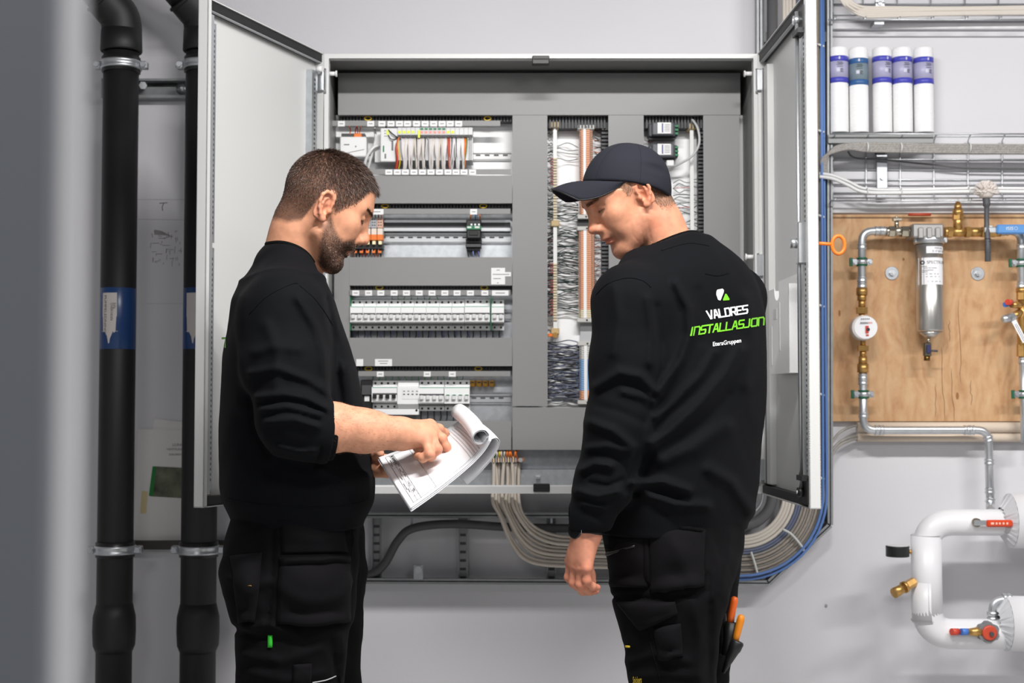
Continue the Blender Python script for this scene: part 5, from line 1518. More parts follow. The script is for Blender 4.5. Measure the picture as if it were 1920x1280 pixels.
def head_axes(fx, fy, pitch, roll=0.0):
    L_ = math.hypot(fx, fy); fx /= L_; fy /= L_
    c, s = math.cos(pitch), math.sin(pitch)
    Fw = Vector((fx * c, fy * c, -s)); Up = Vector((fx * s, fy * s, c)); Lf = Vector((-fy, fx, 0))
    if roll:
        R3 = Matrix.Rotation(roll, 3, Fw); Up = R3 @ Up; Lf = R3 @ Lf
    return np.array([Fw, Lf, Up], f32)      # rows: forward, left, up

HELIX = [(.011, .004), (.013, .014), (.012, .023), (.003, .031), (-.009, .030), (-.017, .020), (-.0185, .006), (-.015, -.007), (-.008, -.018), (-.001, -.026)]
ANTI = [(.0, .021), (-.007, .014), (-.0095, .004), (-.008, -.006), (-.002, -.013), (.004, -.013)]
def ear_pts(lst, s, es=1.0):
    back = np.array((-.90, .42 * s, 0)); up = np.array((-.16, .05 * s, .985)); O = np.array((-.006, .0735 * s, .002))
    return [O - back * e * es + up * u * es for e, u in lst], O, back, up
def head_sdf(q, P_):
    """q in head coordinates: x forward, y left, z up, origin between the ears"""
    kd = P_.get('flat', 1.0)                 # flattens or deepens the face in front of the cheeks
    if kd != 1.0:
        q = q.copy(); x_ = q[:, 0]
        q[:, 0] = np.where(x_ > .045, .045 + (x_ - .045) * kd, x_)
        q[:, 0] += .006 * np.clip((-.02 - q[:, 2]) / .03, 0, 1) * np.clip((x_ - .03) / .04, 0, 1)
    d = ell(q, (-.010, 0, .046), (.094, .0765, .089))
    d = sm(d, ell(q, (.022, 0, .050), (.071, .066, .070)), .03)
    d = sm(d, ell(q, (.045, 0, -.005), (.047, .056, .072)), .03)
    d = sm(d, ell(q, (.040, 0, -.056), (.044, .046, .036)), .025)
    for s in (-1, 1):
        d = sm(d, cone(q, (.008, .050 * s, -.046), (.070, .020 * s, -.083), .018, .016), .03)
        d = sm(d, ell(q, (.056, .045 * s, .000), (.024, .019, .017)), .02)
        d = sm(d, cone(q, (.084, .010 * s, .046), (.066, .046 * s, .043), .012, .010), .016)
    d = sm(d, ell(q, (.079, 0, -.084), (.019, .023, .018)), .022)
    for s in (-1, 1): d = sm(d, ell(q, (.058, .034 * s, -.024), (.028, .020, .030)), .022)
    for s in (-1, 1):
        d = sub(d, ell(q, (.094, .033 * s, .026), (.017, .019, .011)), .012)
        d = sm(d, ell(q, (.0745, .0325 * s, .0255), (.0145, .0150, .0125)), .004)
        d = sub(d, cone(q, (.0895, .022 * s, .0335), (.083, .046 * s, .0325), .0012, .0010), .004)
        d = sub(d, cone(q, (.0900, .023 * s, .0195), (.083, .045 * s, .0195), .0010, .0008), .0025)
    nl = P_.get('nose', 1.0)
    d = sm(d, cone(q, (.090, 0, .034), (.108 * (1 + .04 * (nl - 1)), 0, -.001), .0075, .0092), .014)
    d = sm(d, ell(q, (.112 + .006 * (nl - 1), 0, -.009), (.0125, .0120, .0105)), .010)
    for s in (-1, 1):
        d = sm(d, ell(q, (.1015, .0125 * s, -.0145), (.0125, .0080, .0090)), .006)
        d = sub(d, ell(q, (.107, .0072 * s, -.0225), (.0055, .0034, .0042)), .003)
        d = sub(d, cone(q, (.096, .021 * s, -.013), (.089, .028 * s, -.034), .0015, .001), .007)
    d = sm(d, ell(q, (.088, 0, -.034), (.016, .028, .014)), .012)
    d = sm(d, ell(q, (.0965, 0, -.0405), (.0110, .022, .0058)), .006)
    d = sm(d, ell(q, (.0940, 0, -.0535), (.0110, .019, .0066)), .006)
    for s in (-1, 1):
        d = sub(d, cone(q, (.1085, 0, -.0470), (.089, .026 * s, -.0485), .0016, .0012), .004)
    d = sub(d, cone(q, (.1045, -.014, -.064), (.1045, .014, -.064), .005, .005), .012)
    es = P_.get('ear', 1.0)
    for s in (-1, 1):
        hp, O, back, up = ear_pts(HELIX, s, es); ap, _, _, _ = ear_pts(ANTI, s, es)
        out = np.cross(back, up) * s; out = out / np.linalg.norm(out)
        if out[1] * s < 0: out = -out
        e = rbox(q, O - out * .001 - back * (-.003) * es, [back / np.linalg.norm(back), up / np.linalg.norm(up), out], (.0165 * es, .029 * es, .0042), .0035)
        mask = ell(q, O + out * .004 - back * (-.003) * es, (.021 * es, .02, .0335 * es))
        e = sx(e, mask, .004)
        e = sm(e, chain(q, [a + out * .0078 for a in hp], [.0026, .0032, .0036, .0038, .0038, .0036, .0034, .0034, .0040, .0048], .003), .003)
        e = sm(e, chain(q, [a + out * .0050 for a in ap], [.0018, .0026, .0030, .0028, .0028, .0026], .003), .003)
        e = sm(e, ell(q, O + out * .006 - back * .001 + up * (-.025) * es, (.0085, .0052, .0085)), .004)
        e = sub(e, ell(q, O + out * .007 - back * .003 + up * (-.003) * es, (.0080, .0090, .0105)), .003)
        e = sm(e, ell(q, O + out * .004 - back * .012 * es + up * (-.003), (.0052, .0055, .0068)), .004)
        d = sm(d, e, .006)
    return d

def vcol(o, cols, name='tint'):
    a = o.data.color_attributes.new(name, 'FLOAT_COLOR', 'POINT')
    c = np.concatenate([cols, np.ones((len(cols), 1))], 1).astype(f32)
    a.data.foreach_set('color', c.reshape(-1))

def skin_mat(name, rough=.56):
    m = bpy.data.materials.new(name); m.use_nodes = True; nt = m.node_tree; b = nt.nodes['Principled BSDF']
    at = nt.nodes.new('ShaderNodeAttribute'); at.attribute_name = 'tint'
    tc = nt.nodes.new('ShaderNodeTexCoord')
    n = nt.nodes.new('ShaderNodeTexNoise'); n.inputs['Scale'].default_value = 55; n.inputs['Detail'].default_value = 5
    nt.links.new(tc.outputs['Object'], n.inputs['Vector'])
    r = nt.nodes.new('ShaderNodeMapRange'); r.inputs[1].default_value = .3; r.inputs[2].default_value = .7; r.inputs[3].default_value = .86; r.inputs[4].default_value = 1.12
    nt.links.new(n.outputs['Fac'], r.inputs[0])
    v = nt.nodes.new('ShaderNodeVectorMath'); v.operation = 'SCALE'
    nt.links.new(at.outputs['Color'], v.inputs[0]); nt.links.new(r.outputs[0], v.inputs['Scale'])
    nt.links.new(v.outputs[0], b.inputs['Base Color'])
    b.inputs['Roughness'].default_value = rough
    b.inputs['Specular IOR Level'].default_value = .28
    b.inputs['Subsurface Weight'].default_value = .05
    b.inputs['Subsurface Radius'].default_value = (.006, .002, .001)
    b.inputs['Subsurface Scale'].default_value = 1.0
    n2 = nt.nodes.new('ShaderNodeTexNoise'); n2.inputs['Scale'].default_value = 700; n2.inputs['Detail'].default_value = 2
    nt.links.new(tc.outputs['Object'], n2.inputs['Vector'])
    bp = nt.nodes.new('ShaderNodeBump'); bp.inputs['Strength'].default_value = .12; bp.inputs['Distance'].default_value = .001
    nt.links.new(n2.outputs['Fac'], bp.inputs['Height']); nt.links.new(bp.outputs[0], b.inputs['Normal'])
    return m
SKIN = skin_mat('skin')
def cloth_mat(name, rgb, sheen=.25, weave=900, bump=.25):
    m = mat(name, rgb, .8, bump=bump, bscale=weave, spec=.06, sheen=sheen * .05)
    return m
M_sweat = cloth_mat('black_sweatshirt', (15, 16, 19))
M_rib = cloth_mat('black_rib_knit', (11, 12, 13), .2, 500, .5)
M_trous = cloth_mat('black_work_twill', (14, 13, 15), .18, 1200, .3)
M_trous2 = cloth_mat('black_work_twill_panel', (18, 17, 19), .18, 1200, .3)

def strands(name, V, Fq, mask_w, dirf, length, width, m, parent, count, seed, layers=1):
    """short hairs as tapering slivers growing out of a surface. mask_w: weight per vertex, dirf(points, normals) -> direction, length(points)"""
    rg = np.random.default_rng(seed)
    tri = np.concatenate([Fq[:, [0, 1, 2]], Fq[:, [0, 2, 3]]])
    a, b, c = V[tri[:, 0]], V[tri[:, 1]], V[tri[:, 2]]
    N = np.cross(b - a, c - a); ar = np.linalg.norm(N, axis=1)
    w_ = ar * mask_w[tri].mean(1)
    if w_.sum() <= 0: return None
    k = rg.choice(len(tri), count, p=w_ / w_.sum())
    u = rg.random(count); v = rg.random(count); fl = u + v > 1; u[fl] = 1 - u[fl]; v[fl] = 1 - v[fl]
    p = a[k] + (b[k] - a[k]) * u[:, None] + (c[k] - a[k]) * v[:, None]
    n = N[k] / (ar[k][:, None] + 1e-12)
    d = dirf(p, n); d = d / np.linalg.norm(d, axis=1)[:, None] + rg.normal(0, .13, (count, 3))
    d /= np.linalg.norm(d, axis=1)[:, None]
    L_ = length(p) * rg.uniform(.6, 1.15, count)
    side = np.cross(d, rg.normal(0, 1, (count, 3))); side /= np.linalg.norm(side, axis=1)[:, None] + 1e-9
    side *= width / 2
    p = p - n * .0006
    mid = p + d * L_[:, None] * .55 + n * (L_[:, None] * .04)
    tip = p + d * L_[:, None]
    vs = np.stack([p - side, p + side, mid + side * .8, mid - side * .8, tip], 1).reshape(-1, 3)
    base = np.arange(count)[:, None] * 5
    fs = (base + np.array([0, 1, 2, 3])).tolist() + (base + np.array([3, 2, 4])).tolist()
    return mesh_obj(name, vs, fs, m, parent, smooth=True, kind='stuff')

def bvh_of(o):
    L_ = world_loc(o)
    me = o.data
    return BVHTree.FromPolygons([v.co + L_ for v in me.vertices], [p.vertices[:] for p in me.polygons])
CAM = Vector((0, 0, CZ))
def hit(bv, x, y):
    d = (P(x, y, 1.0) - CAM).normalized()
    r = bv.ray_cast(CAM, d)
    return r[0], r[1]
def patch(name, bv, quad, m, parent, off=.006, bulge=.0, nu=14, nv=14, rim=.35, fn=None):
    """a sewn-on piece of cloth: the picture quad TL,TR,BR,BL laid on the garment, raised by off and bulging in the middle"""
    G = {}; last = None
    vs = []; ok = np.zeros((nv + 1, nu + 1), int) - 1
    for j in range(nv + 1):
        for i in range(nu + 1):
            u, v = i / nu, j / nv
            x = (quad[0][0] * (1 - u) + quad[1][0] * u) * (1 - v) + (quad[3][0] * (1 - u) + quad[2][0] * u) * v
            y = (quad[0][1] * (1 - u) + quad[1][1] * u) * (1 - v) + (quad[3][1] * (1 - u) + quad[2][1] * u) * v
            h, n = hit(bv, x, y)
            if h is None: continue
            if n.dot(CAM - h) < 0: n = -n
            e = min(u, 1 - u, v, 1 - v)
            k = off * min(1.0, e * 8 + .25) + bulge * (math.sin(math.pi * u) * math.sin(math.pi * min(1, v * 1.15 + .05 if v < .8 else 1 - (v - .8) * 3))) if bulge else off * min(1.0, e * 8 + .25)
            if fn: k += fn(u, v)
            ok[j, i] = len(vs); vs.append(h + n * max(k, .0006))
    fs = []
    for j in range(nv):
        for i in range(nu):
            q = (ok[j, i], ok[j + 1, i], ok[j + 1, i + 1], ok[j, i + 1])
            if min(q) >= 0: fs.append(q)
    if not fs: return None
    o = mesh_obj(name, vs, fs, m, parent, smooth=True)
    sf = o.modifiers.new('thickness', 'SOLIDIFY'); sf.thickness = .0025; sf.offset = 0
    return o
def on_cloth(bv, q, lift=.0012):
    """fn(u, v) onto a garment; q = picture corners bottom-left, bottom-right, top-right, top-left"""
    def fn(u, v):
        x = (q[0][0] * (1 - u) + q[1][0] * u) * (1 - v) + (q[3][0] * (1 - u) + q[2][0] * u) * v
        y = (q[0][1] * (1 - u) + q[1][1] * u) * (1 - v) + (q[3][1] * (1 - u) + q[2][1] * u) * v
        h, n = hit(bv, x, y)
        if h is None: return P(x, y, 3.1)
        if n.dot(CAM - h) < 0: n = -n
        return h + n * lift
    return fn
def ring_on(center, axis, ra, rb, uref, tube_r, n=40, wav=0.0):
    pts = []
    ax = Vector(axis).normalized(); u = (Vector(uref) - ax * Vector(uref).dot(ax)).normalized(); v = ax.cross(u)
    for i in range(n + 1):
        a = 2 * math.pi * i / n
        pts.append(Vector(center) + u * ra * math.cos(a) + v * rb * math.sin(a))
    return MB().tube(pts, tube_r, 8, caps=False)
def finger(p, pts, r0, r1):
    rs = [r0 + (r1 - r0) * i / (len(pts) - 1) for i in range(len(pts))]
    d = chain(p, pts, rs, .005)
    for q, r in zip(pts[1:-1], rs[1:-1]):
        d = sm(d, np.linalg.norm(p - np.array(q, f32), axis=1) - r * 1.05, .004)
    return d
# ================================================================== the bearded man with the drawings
YL = 3.05
A3 = lambda v: np.array(v, f32)
fL = Vector((math.cos(math.radians(15)), math.sin(math.radians(15))))
lfL = Vector((-fL.y, fL.x))                     # his left
manL = thing('person', (P(555, 960, YL).x, YL, 0.0), 'bearded man in black sweatshirt and work trousers pointing at printed drawings', 'person')
psi = math.radians(13)
AX = head_axes(math.cos(psi), math.sin(psi), math.radians(27))
OL = A3(P(612, 392, YL - .074)) + .0735 * AX[1]
neckL = [A3(P(552, 492, YL + .01)), A3(P(566, 440, YL + .005)), A3(P(580, 400, YL + .005))]
def head_L(p):
    q = (p - OL) @ AX.T
    d = head_sdf(q, {'nose': 1.0, 'flat': 1.13})
    nk = chain(p, neckL, [.058, .056, .056], .02)
    nk = sm(nk, chain(p, [A3(P(536, 505, YL + .01)), A3(P(556, 410, YL))], [.055, .044], .02), .03)
    return sm(d, nk, .022)
Vh, Fh = surface_net(head_L, OL - A3((.15, .15, .235)), OL + A3((.16, .15, .17)), .0024)
Qh = (Vh - OL) @ AX.T
Qh[:, 0] = np.where(Qh[:, 0] > .045, .045 + (Qh[:, 0] - .045) * 1.13, Qh[:, 0]) + .006 * np.clip((-.02 - Qh[:, 2]) / .03, 0, 1) * np.clip((Qh[:, 0] - .03) / .04, 0, 1)
def g_hair(x):
    return np.interp(x, [-.12, -.06, -.034, -.024, -.008, .004, .012, .022, .030, .042, .052, .058, .066, .078, .10], [-.062, -.058, -.040, .026, .042, .040, .010, .002, .020, .034, .046, .074, .090, .099, .116])
def soft(v, w_): return np.clip(v / w_ + .5, 0, 1)
hair_w = soft(Qh[:, 2] - g_hair(Qh[:, 0]), .012)
hair_w = hair_w * (np.abs(Qh[:, 1]) < .0795)
beard_top = np.interp(Qh[:, 0], [.0, .012, .03, .05, .07, .082, .09, .12], [-.005, .000, -.022, -.036, -.040, -.030, -.0265, -.0265])
beard_w = soft(beard_top - Qh[:, 2], .012) * soft(Qh[:, 0] - np.interp(Qh[:, 2], [-.12, -.06, -.03, 0], [.050, .018, .010, .014]), .012) * soft(Qh[:, 2] + .106, .01)
lips = (Qh[:, 0] > .088) & (np.abs(Qh[:, 1]) < .017) & (Qh[:, 2] < -.0405) & (Qh[:, 2] > -.0565)
beard_w = np.where(lips, 0, beard_w)
beard_w = np.where((np.abs(Qh[:, 1]) > .0) & (Qh[:, 0] > .075) & (Qh[:, 2] > -.066) & (Qh[:, 2] < -.0595) & (np.abs(Qh[:, 1]) < .012), beard_w, beard_w)
zn = (Vh - A3(neckL[0]))[:, 2]
SK = np.array(lin((206, 148, 117))); SKR = np.array(lin((198, 120, 98))); HB = np.array(lin((66, 48, 40)))
def mixc(a, b, w_): return a * (1 - w_[:, None]) + b * w_[:, None]
colh = np.tile(SK, (len(Vh), 1))
red = np.exp(-((Qh[:, 0] - .112) ** 2 + Qh[:, 1] ** 2 + (Qh[:, 2] + .01) ** 2) / .016 ** 2) * .5 + np.exp(-((np.abs(Qh[:, 1]) - .083) ** 2 / .01 ** 2 + (Qh[:, 0] + .006) ** 2 / .03 ** 2 + Qh[:, 2] ** 2 / .04 ** 2)) * .55
colh = mixc(colh, SKR, np.clip(red, 0, 1))
colh = mixc(colh, np.array(lin((172, 112, 96))), np.where(lips, .5, 0))
colh = mixc(colh, HB, hair_w * .8)
colh = mixc(colh, np.array(lin((104, 76, 62))), beard_w * .85)
lash = np.exp(-((Qh[:, 2] - .0190) / .0016) ** 2) * (np.abs(np.abs(Qh[:, 1]) - .033) < .0135) * (Qh[:, 0] > .072)
colh = mixc(colh, np.array(lin((60, 42, 36))), np.clip(lash, 0, 1) * .85)

# ---- right forearm and hand (near the camera), left hand under the pad
eR = A3(P(556, 800, 2.80)); wR = A3(P(752, 813, 2.865))
H = lambda x, y, Y: A3(P(x, y, Y))
HN = dict(wr=wR, im=H(806, 797, 2.93), mm=H(811, 806, 2.908), rm=H(808, 818, 2.884), pm=H(798, 828, 2.862))
def hand_R(p):
    d = chain(p, [eR, eR * .72 + wR * .28 + A3((0, 0, .002)), eR * .35 + wR * .65, wR], [.046, .0475, .040, .0305], .02)
    d = sm(d, chain(p, [eR * .6 + wR * .4 + A3((0, 0, .012)), eR * .25 + wR * .75 + A3((0, 0, .006))], [.036, .027], .02), .02)
    pal = sm(chain(p, [wR, HN['im']], [.026, .0135]), chain(p, [wR, HN['pm']], [.026, .0135]), .012)
    pal = sm(pal, chain(p, [wR, HN['mm']], [.027, .0145]), .012)
    pal = sm(pal, chain(p, [wR, HN['rm']], [.027, .0145]), .012)
    mid = (HN['mm'] + wR) / 2
    pal = sm(pal, ell(p, mid + A3((0, 0, -.006)), (.036, .032, .022)), .015)
    d = sm(d, pal, .015)
    d = sm(d, finger(p, [HN['im'], H(823, 804, 2.952), H(833, 811, 2.968), H(842, 819, 2.985)], .0108, .0072), .006)
    d = sm(d, finger(p, [HN['mm'], H(829, 822, 2.905), H(837, 837, 2.902), H(842, 848, 2.902)], .0108, .0070), .005)
    d = sm(d, finger(p, [HN['rm'], H(819, 842, 2.862), H(807, 855, 2.868), H(795, 853, 2.885)], .0112, .0088), .005)
    d = sm(d, finger(p, [HN['pm'], H(806, 851, 2.842), H(793, 858, 2.848), H(782, 853, 2.866)], .0102, .0078), .005)
    d = sm(d, finger(p, [H(768, 822, 2.905), H(786, 838, 2.925), H(804, 846, 2.930)], .0135, .0095), .012)
    for a, b in (('im', 'mm'), ('mm', 'rm'), ('rm', 'pm')):
        m_ = (HN[a] + HN[b]) / 2 + A3((.002, 0, .010))
        d = sub(d, cone(p, m_ + (wR - m_) * .1, m_ + (wR - m_) * .45, .0015, .0008), .008)
    return d
lo = np.minimum(eR, HN['pm']) - .09; hi = np.maximum(A3(P(845, 780, 2.99)), eR) + .08
V1, F1 = surface_net(hand_R, lo, hi, .0021)
eL = A3(P(575, 812, 3.26)); wL = A3(P(688, 872, 3.06)); 
def hand_L2(p):
    d = chain(p, [eL, eL * .5 + wL * .5, wL], [.046, .042, .029], .02)
    kn = [H(727, 884, 2.955), H(735, 878, 2.975), H(738, 871, 2.995), H(737, 864, 3.012)]
    for k in kn: d = sm(d, chain(p, [wL, k], [.024, .0135]), .012)
    tips = [[H(752, 893, 2.915), H(768, 888, 2.905), H(776, 884, 2.905)], [H(763, 884, 2.935), H(780, 878, 2.93), H(788, 874, 2.93)],
            [H(766, 874, 2.958), H(782, 868, 2.955), H(790, 864, 2.955)], [H(759, 864, 2.985), H(772, 860, 2.98), H(779, 857, 2.98)]]
    for k, tl in zip(kn, tips): d = sm(d, finger(p, [k] + tl, .0105, .008), .005)
    d = sm(d, finger(p, [H(700, 862, 3.035), H(706, 852, 2.99), H(713, 850, 2.965)], .0125, .0088), .01)
    return d
V2, F2 = surface_net(hand_L2, np.minimum(eL, H(690, 900, 2.9)) - .07, np.maximum(eL, H(792, 850, 3.0)) + .07, .0026)

# ---- torso table: picture row, back edge, front edge, half width
rows = [(532, 452, 604, .150), (560, 437, 628, .190), (600, 427, 641, .208), (640, 419, 654, .208), (690, 414, 668, .204), (740, 413, 678, .198),
        (800, 412, 690, .194), (860, 412, 698, .194), (915, 413, 702, .194), (945, 418, 699, .192), (962, 432, 686, .178), (985, 436, 678, .172)]
def torso_rows(rows, Y, fwd, top_cut=None):
    out = []
    for y, xb, xf, b in rows:
        e = abs(xf - xb) / 2 * S(Y); c = P((xb + xf) / 2, y, Y)
        if abs(fwd[0]) > .85: a = math.sqrt(max(e * e - (b * fwd[1]) ** 2, .004)) / abs(fwd[0])
        else: a = None
        out.append((c.z, c.x, Y, a, b))
    return out
tr = densify([r for r in torso_rows(rows, YL, fL)])
shR = A3(P(530, 588, YL - .175)); elR = A3(P(548, 788, 2.815)); cuR = A3(P(618, 815, 2.822))
shL_ = A3(P(560, 588, YL + .185)); elL2 = A3(P(572, 805, 3.255)); cuL = A3(P(640, 842, 3.155))
foldsL = [([(480, 745), (530, 738), (575, 745), (612, 765)], 7, .007), ([(492, 768), (540, 762), (600, 778)], 6, .006), ([(500, 792), (550, 786), (596, 800)], 7, .006),
          ([(470, 700), (520, 690), (580, 712), (612, 735)], 8, .006), ([(560, 560), (590, 610), (604, 660), (610, 720)], 9, .006), ([(500, 610), (520, 660), (515, 720)], 12, .004),
          ([(520, 838), (560, 848), (590, 846)], 6, .005), ([(478, 660), (520, 648), (560, 655)], 10, .004), ([(648, 690), (660, 760), (672, 830)], 12, .006), ([(500, 905), (580, 920), (680, 905)], 16, .006), ([(455, 560), (445, 640), (450, 760)], 14, .004), ([(600, 880), (650, 900), (690, 890)], 10, .004)]
valsL = [([(612, 560), (628, 640), (634, 720), (640, 770)], 6, .006), ([(486, 757), (540, 750), (606, 770)], 4, .004), ([(470, 745), (476, 800), (500, 850)], 7, .006)]
def sweater_L(p):
    d = column(p, tr[0], tr[1], tr[2], tr[3], tr[4], fL, 2.35)
    d = sm(d, chain(p, [A3(P(541, 506, YL - .035)), shR + A3((.002, .015, -.002))], [.056, .079], .03), .05)
    d = sm(d, chain(p, [A3(P(541, 506, YL + .05)), shL_ + A3((0, -.015, -.002))], [.056, .079], .03), .05)
    d = sm(d, chain(p, [A3(P(524, 500, YL)), A3(P(518, 570, YL))], [.046, .078], .03), .05)
    arm = chain(p, [shR, shR * .5 + elR * .5 + A3((-.004, 0, 0)), elR], [.080, .078, .070], .03)
    arm = sm(arm, chain(p, [elR, elR * .35 + cuR * .65, cuR], [.069, .061, .0535], .02), .03)
    arm = np.maximum(arm, (p - cuR) @ A3((Vector(wR) - Vector(eR)).normalized()))
    d = sm(d, arm, .028)
    arm2 = chain(p, [shL_, elL2], [.078, .066], .03)
    arm2 = sm(arm2, chain(p, [elL2, cuL], [.064, .050], .02), .03)
    arm2 = np.maximum(arm2, (p - cuL) @ A3((Vector(wL) - Vector(eL)).normalized()))
    d = sm(d, arm2, .03)
    X, Yp = proj(p)
    near = np.clip((YL + .06 - p[:, 1]) / .06, 0, 1)
    d = d - .0016 * wrinkle(p, 34, .7)
    for ln, w_, a in foldsL: d = d - 1.6 * a * fold(X, Yp, ln, w_) * near
    for ln, w_, a in valsL: d = d + a * fold(X, Yp, ln, w_) * near
    # neck opening
    d = sub(d, chain(p, [A3(P(551, 500, YL + .008)), A3(P(562, 430, YL + .005))], [.050, .072], .02), .006)
    return d
lo = A3((P(400, 900, YL).x, 2.66, P(500, 990, YL).z)); hi = A3((P(715, 900, YL).x, 3.42, P(500, 455, YL).z))
Vs, Fs = surface_net(sweater_L, lo, hi, .0048)
swL = mesh_obj('sweatshirt', Vs, Fs, M_sweat, manL, smooth=True)
bvL = bvh_of(swL)
# ---- leg tables
def leg_col(p, tab, Y, fwd, n=2.2):
    t2 = densify(tab, 80)
    return column(p, t2[0], t2[1], t2[2], t2[3], t2[4], fwd, n)
def zpx(y, Y=YL): return P(960, y, Y).z
def xpx(x, Y=YL): return P(x, 1100, Y).x
lr, ll = -.095, .095
ny, fy_ = YL + lr, YL + ll
tabN = [(zpx(955), xpx(556), YL - .02, .128, .15), (zpx(1000), xpx(553), ny + .03, .136, .11), (zpx(1060), xpx(552), ny, .138, .10), (zpx(1120), xpx(555), ny, .130, .098), (zpx(1180), xpx(560), ny, .113, .095), (zpx(1240), xpx(556), ny, .108, .092), (zpx(1290), xpx(553), ny, .106, .09), (.45, xpx(556), ny, .098, .085), (.12, xpx(548), ny, .088, .08), (.05, xpx(548), ny, .09, .08)]
tabF = [(zpx(955), xpx(556), YL + .02, .128, .15), (zpx(1000), xpx(566), fy_ - .03, .128, .11), (zpx(1100), xpx(572), fy_, .120, .098), (zpx(1180), xpx(580), fy_, .103, .092), (zpx(1290), xpx(592), fy_, .086, .088), (.45, xpx(596), fy_, .085, .085), (.12, xpx(592), fy_, .085, .08), (.05, xpx(592), fy_, .088, .08)]
# ---- body core under the clothes
hipL = P(556, 985, YL)
def core(p, hip, fwd, Y, zs_sh, tabs):
    lf = Vector((-fwd[1], fwd[0]))
    d = chain(p, [A3((hip.x, Y, hip.z - .02)), A3((hip.x - fwd[0] * .01, Y, zs_sh - .12))], [.10, .085], .05)
    for tb in tabs:
        L_ = sorted([(r[0], r[1], r[2]) for r in tb if r[0] < hip.z - .12], reverse=True)
        pts = [A3((hip.x, Y, hip.z - .05))] + [A3((x, y, z)) for z, x, y in L_ if z > .08]
        d = sm(d, chain(p, pts, [.06] + [.055] * (len(pts) - 2) + [.045], .03), .04)
    return d
def core_L(p):
    d = core(p, hipL, fL, YL, P(545, 520, YL).z, (tabN, tabF))
    d = sm(d, chain(p, [shR, elR, eR * .5 + wR * .5], [.05, .042, .035], .03), .03)
    d = sm(d, chain(p, [shL_, elL2, eL * .5 + wL * .5], [.05, .042, .035], .03), .03)
    return sm(d, chain(p, [A3(P(552, 560, YL)), neckL[0], neckL[1]], [.06, .055, .05], .03), .04)
V3, F3 = surface_net(core_L, A3((hipL.x - .3, YL - .36, .0)), A3((hipL.x + .35, YL + .36, P(555, 420, YL).z)), .014)
def join(parts):
    V = np.concatenate([a for a, _ in parts]); o = 0; Fo = []
    for a, f_ in parts:
        Fo.append(f_ + o); o += len(a)
    return V, np.concatenate(Fo)
Va, Fa = join([(Vh, Fh), (V1, F1), (V2, F2), (V3, F3)])
bodyL = mesh_obj('body', Va, Fa, SKIN, manL, smooth=True)
ca = np.tile(np.array(lin((208, 150, 120))), (len(Va), 1))
ca[:len(Vh)] = colh
hr = ca[len(Vh):len(Vh) + len(V1)]
tipr = np.zeros(len(V1))
for t_ in (H(839, 817, 2.985), H(839, 844, 2.902), HN['im'], HN['mm'], HN['rm'], HN['pm'], H(819, 842, 2.862), H(806, 851, 2.842)):
    tipr = np.maximum(tipr, np.exp(-((V1 - t_) ** 2).sum(1) / .014 ** 2))
ca[len(Vh):len(Vh) + len(V1)] = mixc(hr, SKR, tipr * .55)
vcol(bodyL, ca)
# ---- hair, beard, brow
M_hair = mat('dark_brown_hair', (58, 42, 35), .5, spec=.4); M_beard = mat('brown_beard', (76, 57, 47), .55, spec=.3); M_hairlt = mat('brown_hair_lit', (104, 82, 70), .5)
def to_w(v): return np.asarray(v) @ AX
def whorl(p, n, O_, A_, c=(-.055, 0, .115), lift=.38):
    t_ = (p - O_) - (np.array(c) @ A_)
    t_ = t_ - n * (t_ * n).sum(1)[:, None]
    t_ /= np.linalg.norm(t_, axis=1)[:, None] + 1e-9
    return n * lift + t_ * .9
def hdir(p, n): return whorl(p, n, OL, AX)
def hlen(p):
    q = (p - OL) @ AX.T
    return np.interp(q[:, 2], [-.06, 0, .05, .09, .12], [.0022, .0035, .006, .010, .014]) + .010 * np.exp(-((q[:, 0] - .075) ** 2 + (q[:, 2] - .105) ** 2) / .02 ** 2)
hm = hair_w * np.interp(Qh[:, 2], [-.06, -.03, .03, .06], [.35, .6, .9, 1.0])
strands('hair', Vh, Fh, hm, hdir, hlen, .0009, M_hair, bodyL, 30000, 1)
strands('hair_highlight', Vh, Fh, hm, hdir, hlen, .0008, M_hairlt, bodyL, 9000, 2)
def bdir(p, n): return n * .4 + to_w(np.tile([[.15, 0, -.8]], (len(p), 1)))
def blen(p):
    q = (p - OL) @ AX.T
    return np.interp(q[:, 0], [.0, .05, .08], [.0025, .0034, .0045])
strands('beard', Vh, Fh, beard_w ** 2, bdir, blen, .0008, M_beard, bodyL, 12500, 3)
strands('beard_grey', Vh, Fh, beard_w ** 2, bdir, blen, .0008, mat('greying_beard', (150, 126, 110), .5), bodyL, 900, 5)
def brow_w(Q):
    z = np.interp(Q[:, 0], [.06, .075, .085, .1], [.040, .0455, .046, .044])
    return np.exp(-((Q[:, 2] - z) / .0026) ** 2) * (np.abs(Q[:, 1]) > .010) * (np.abs(Q[:, 1]) < .048) * (Q[:, 0] > .055)
def brow_dir(A_, O_):
    def fn(p, n):
        y = ((p - O_) @ A_.T)[:, 1]
        t_ = np.stack([0 * y - .2, np.sign(y), 0 * y + .05], 1) @ A_
        t_ = t_ - n * (t_ * n).sum(1)[:, None]
        return t_ / (np.linalg.norm(t_, axis=1)[:, None] + 1e-9) + n * .32
    return fn
strands('eyebrow', Vh, Fh, brow_w(Qh), brow_dir(AX, OL), lambda p: np.full(len(p), .006), .0006, M_hair, bodyL, 1100, 4)
def lash_w(Q): return np.exp(-((Q[:, 2] - .0185) / .0018) ** 2) * (np.abs(np.abs(Q[:, 1]) - .033) < .013) * (Q[:, 0] > .074)
strands('eyelashes', Vh, Fh, lash_w(Qh), lambda p, n: n * .7 + to_w(np.tile([[.3, 0, -.6]], (len(p), 1))), lambda p: np.full(len(p), .005), .0005, M_hair, bodyL, 120, 7)
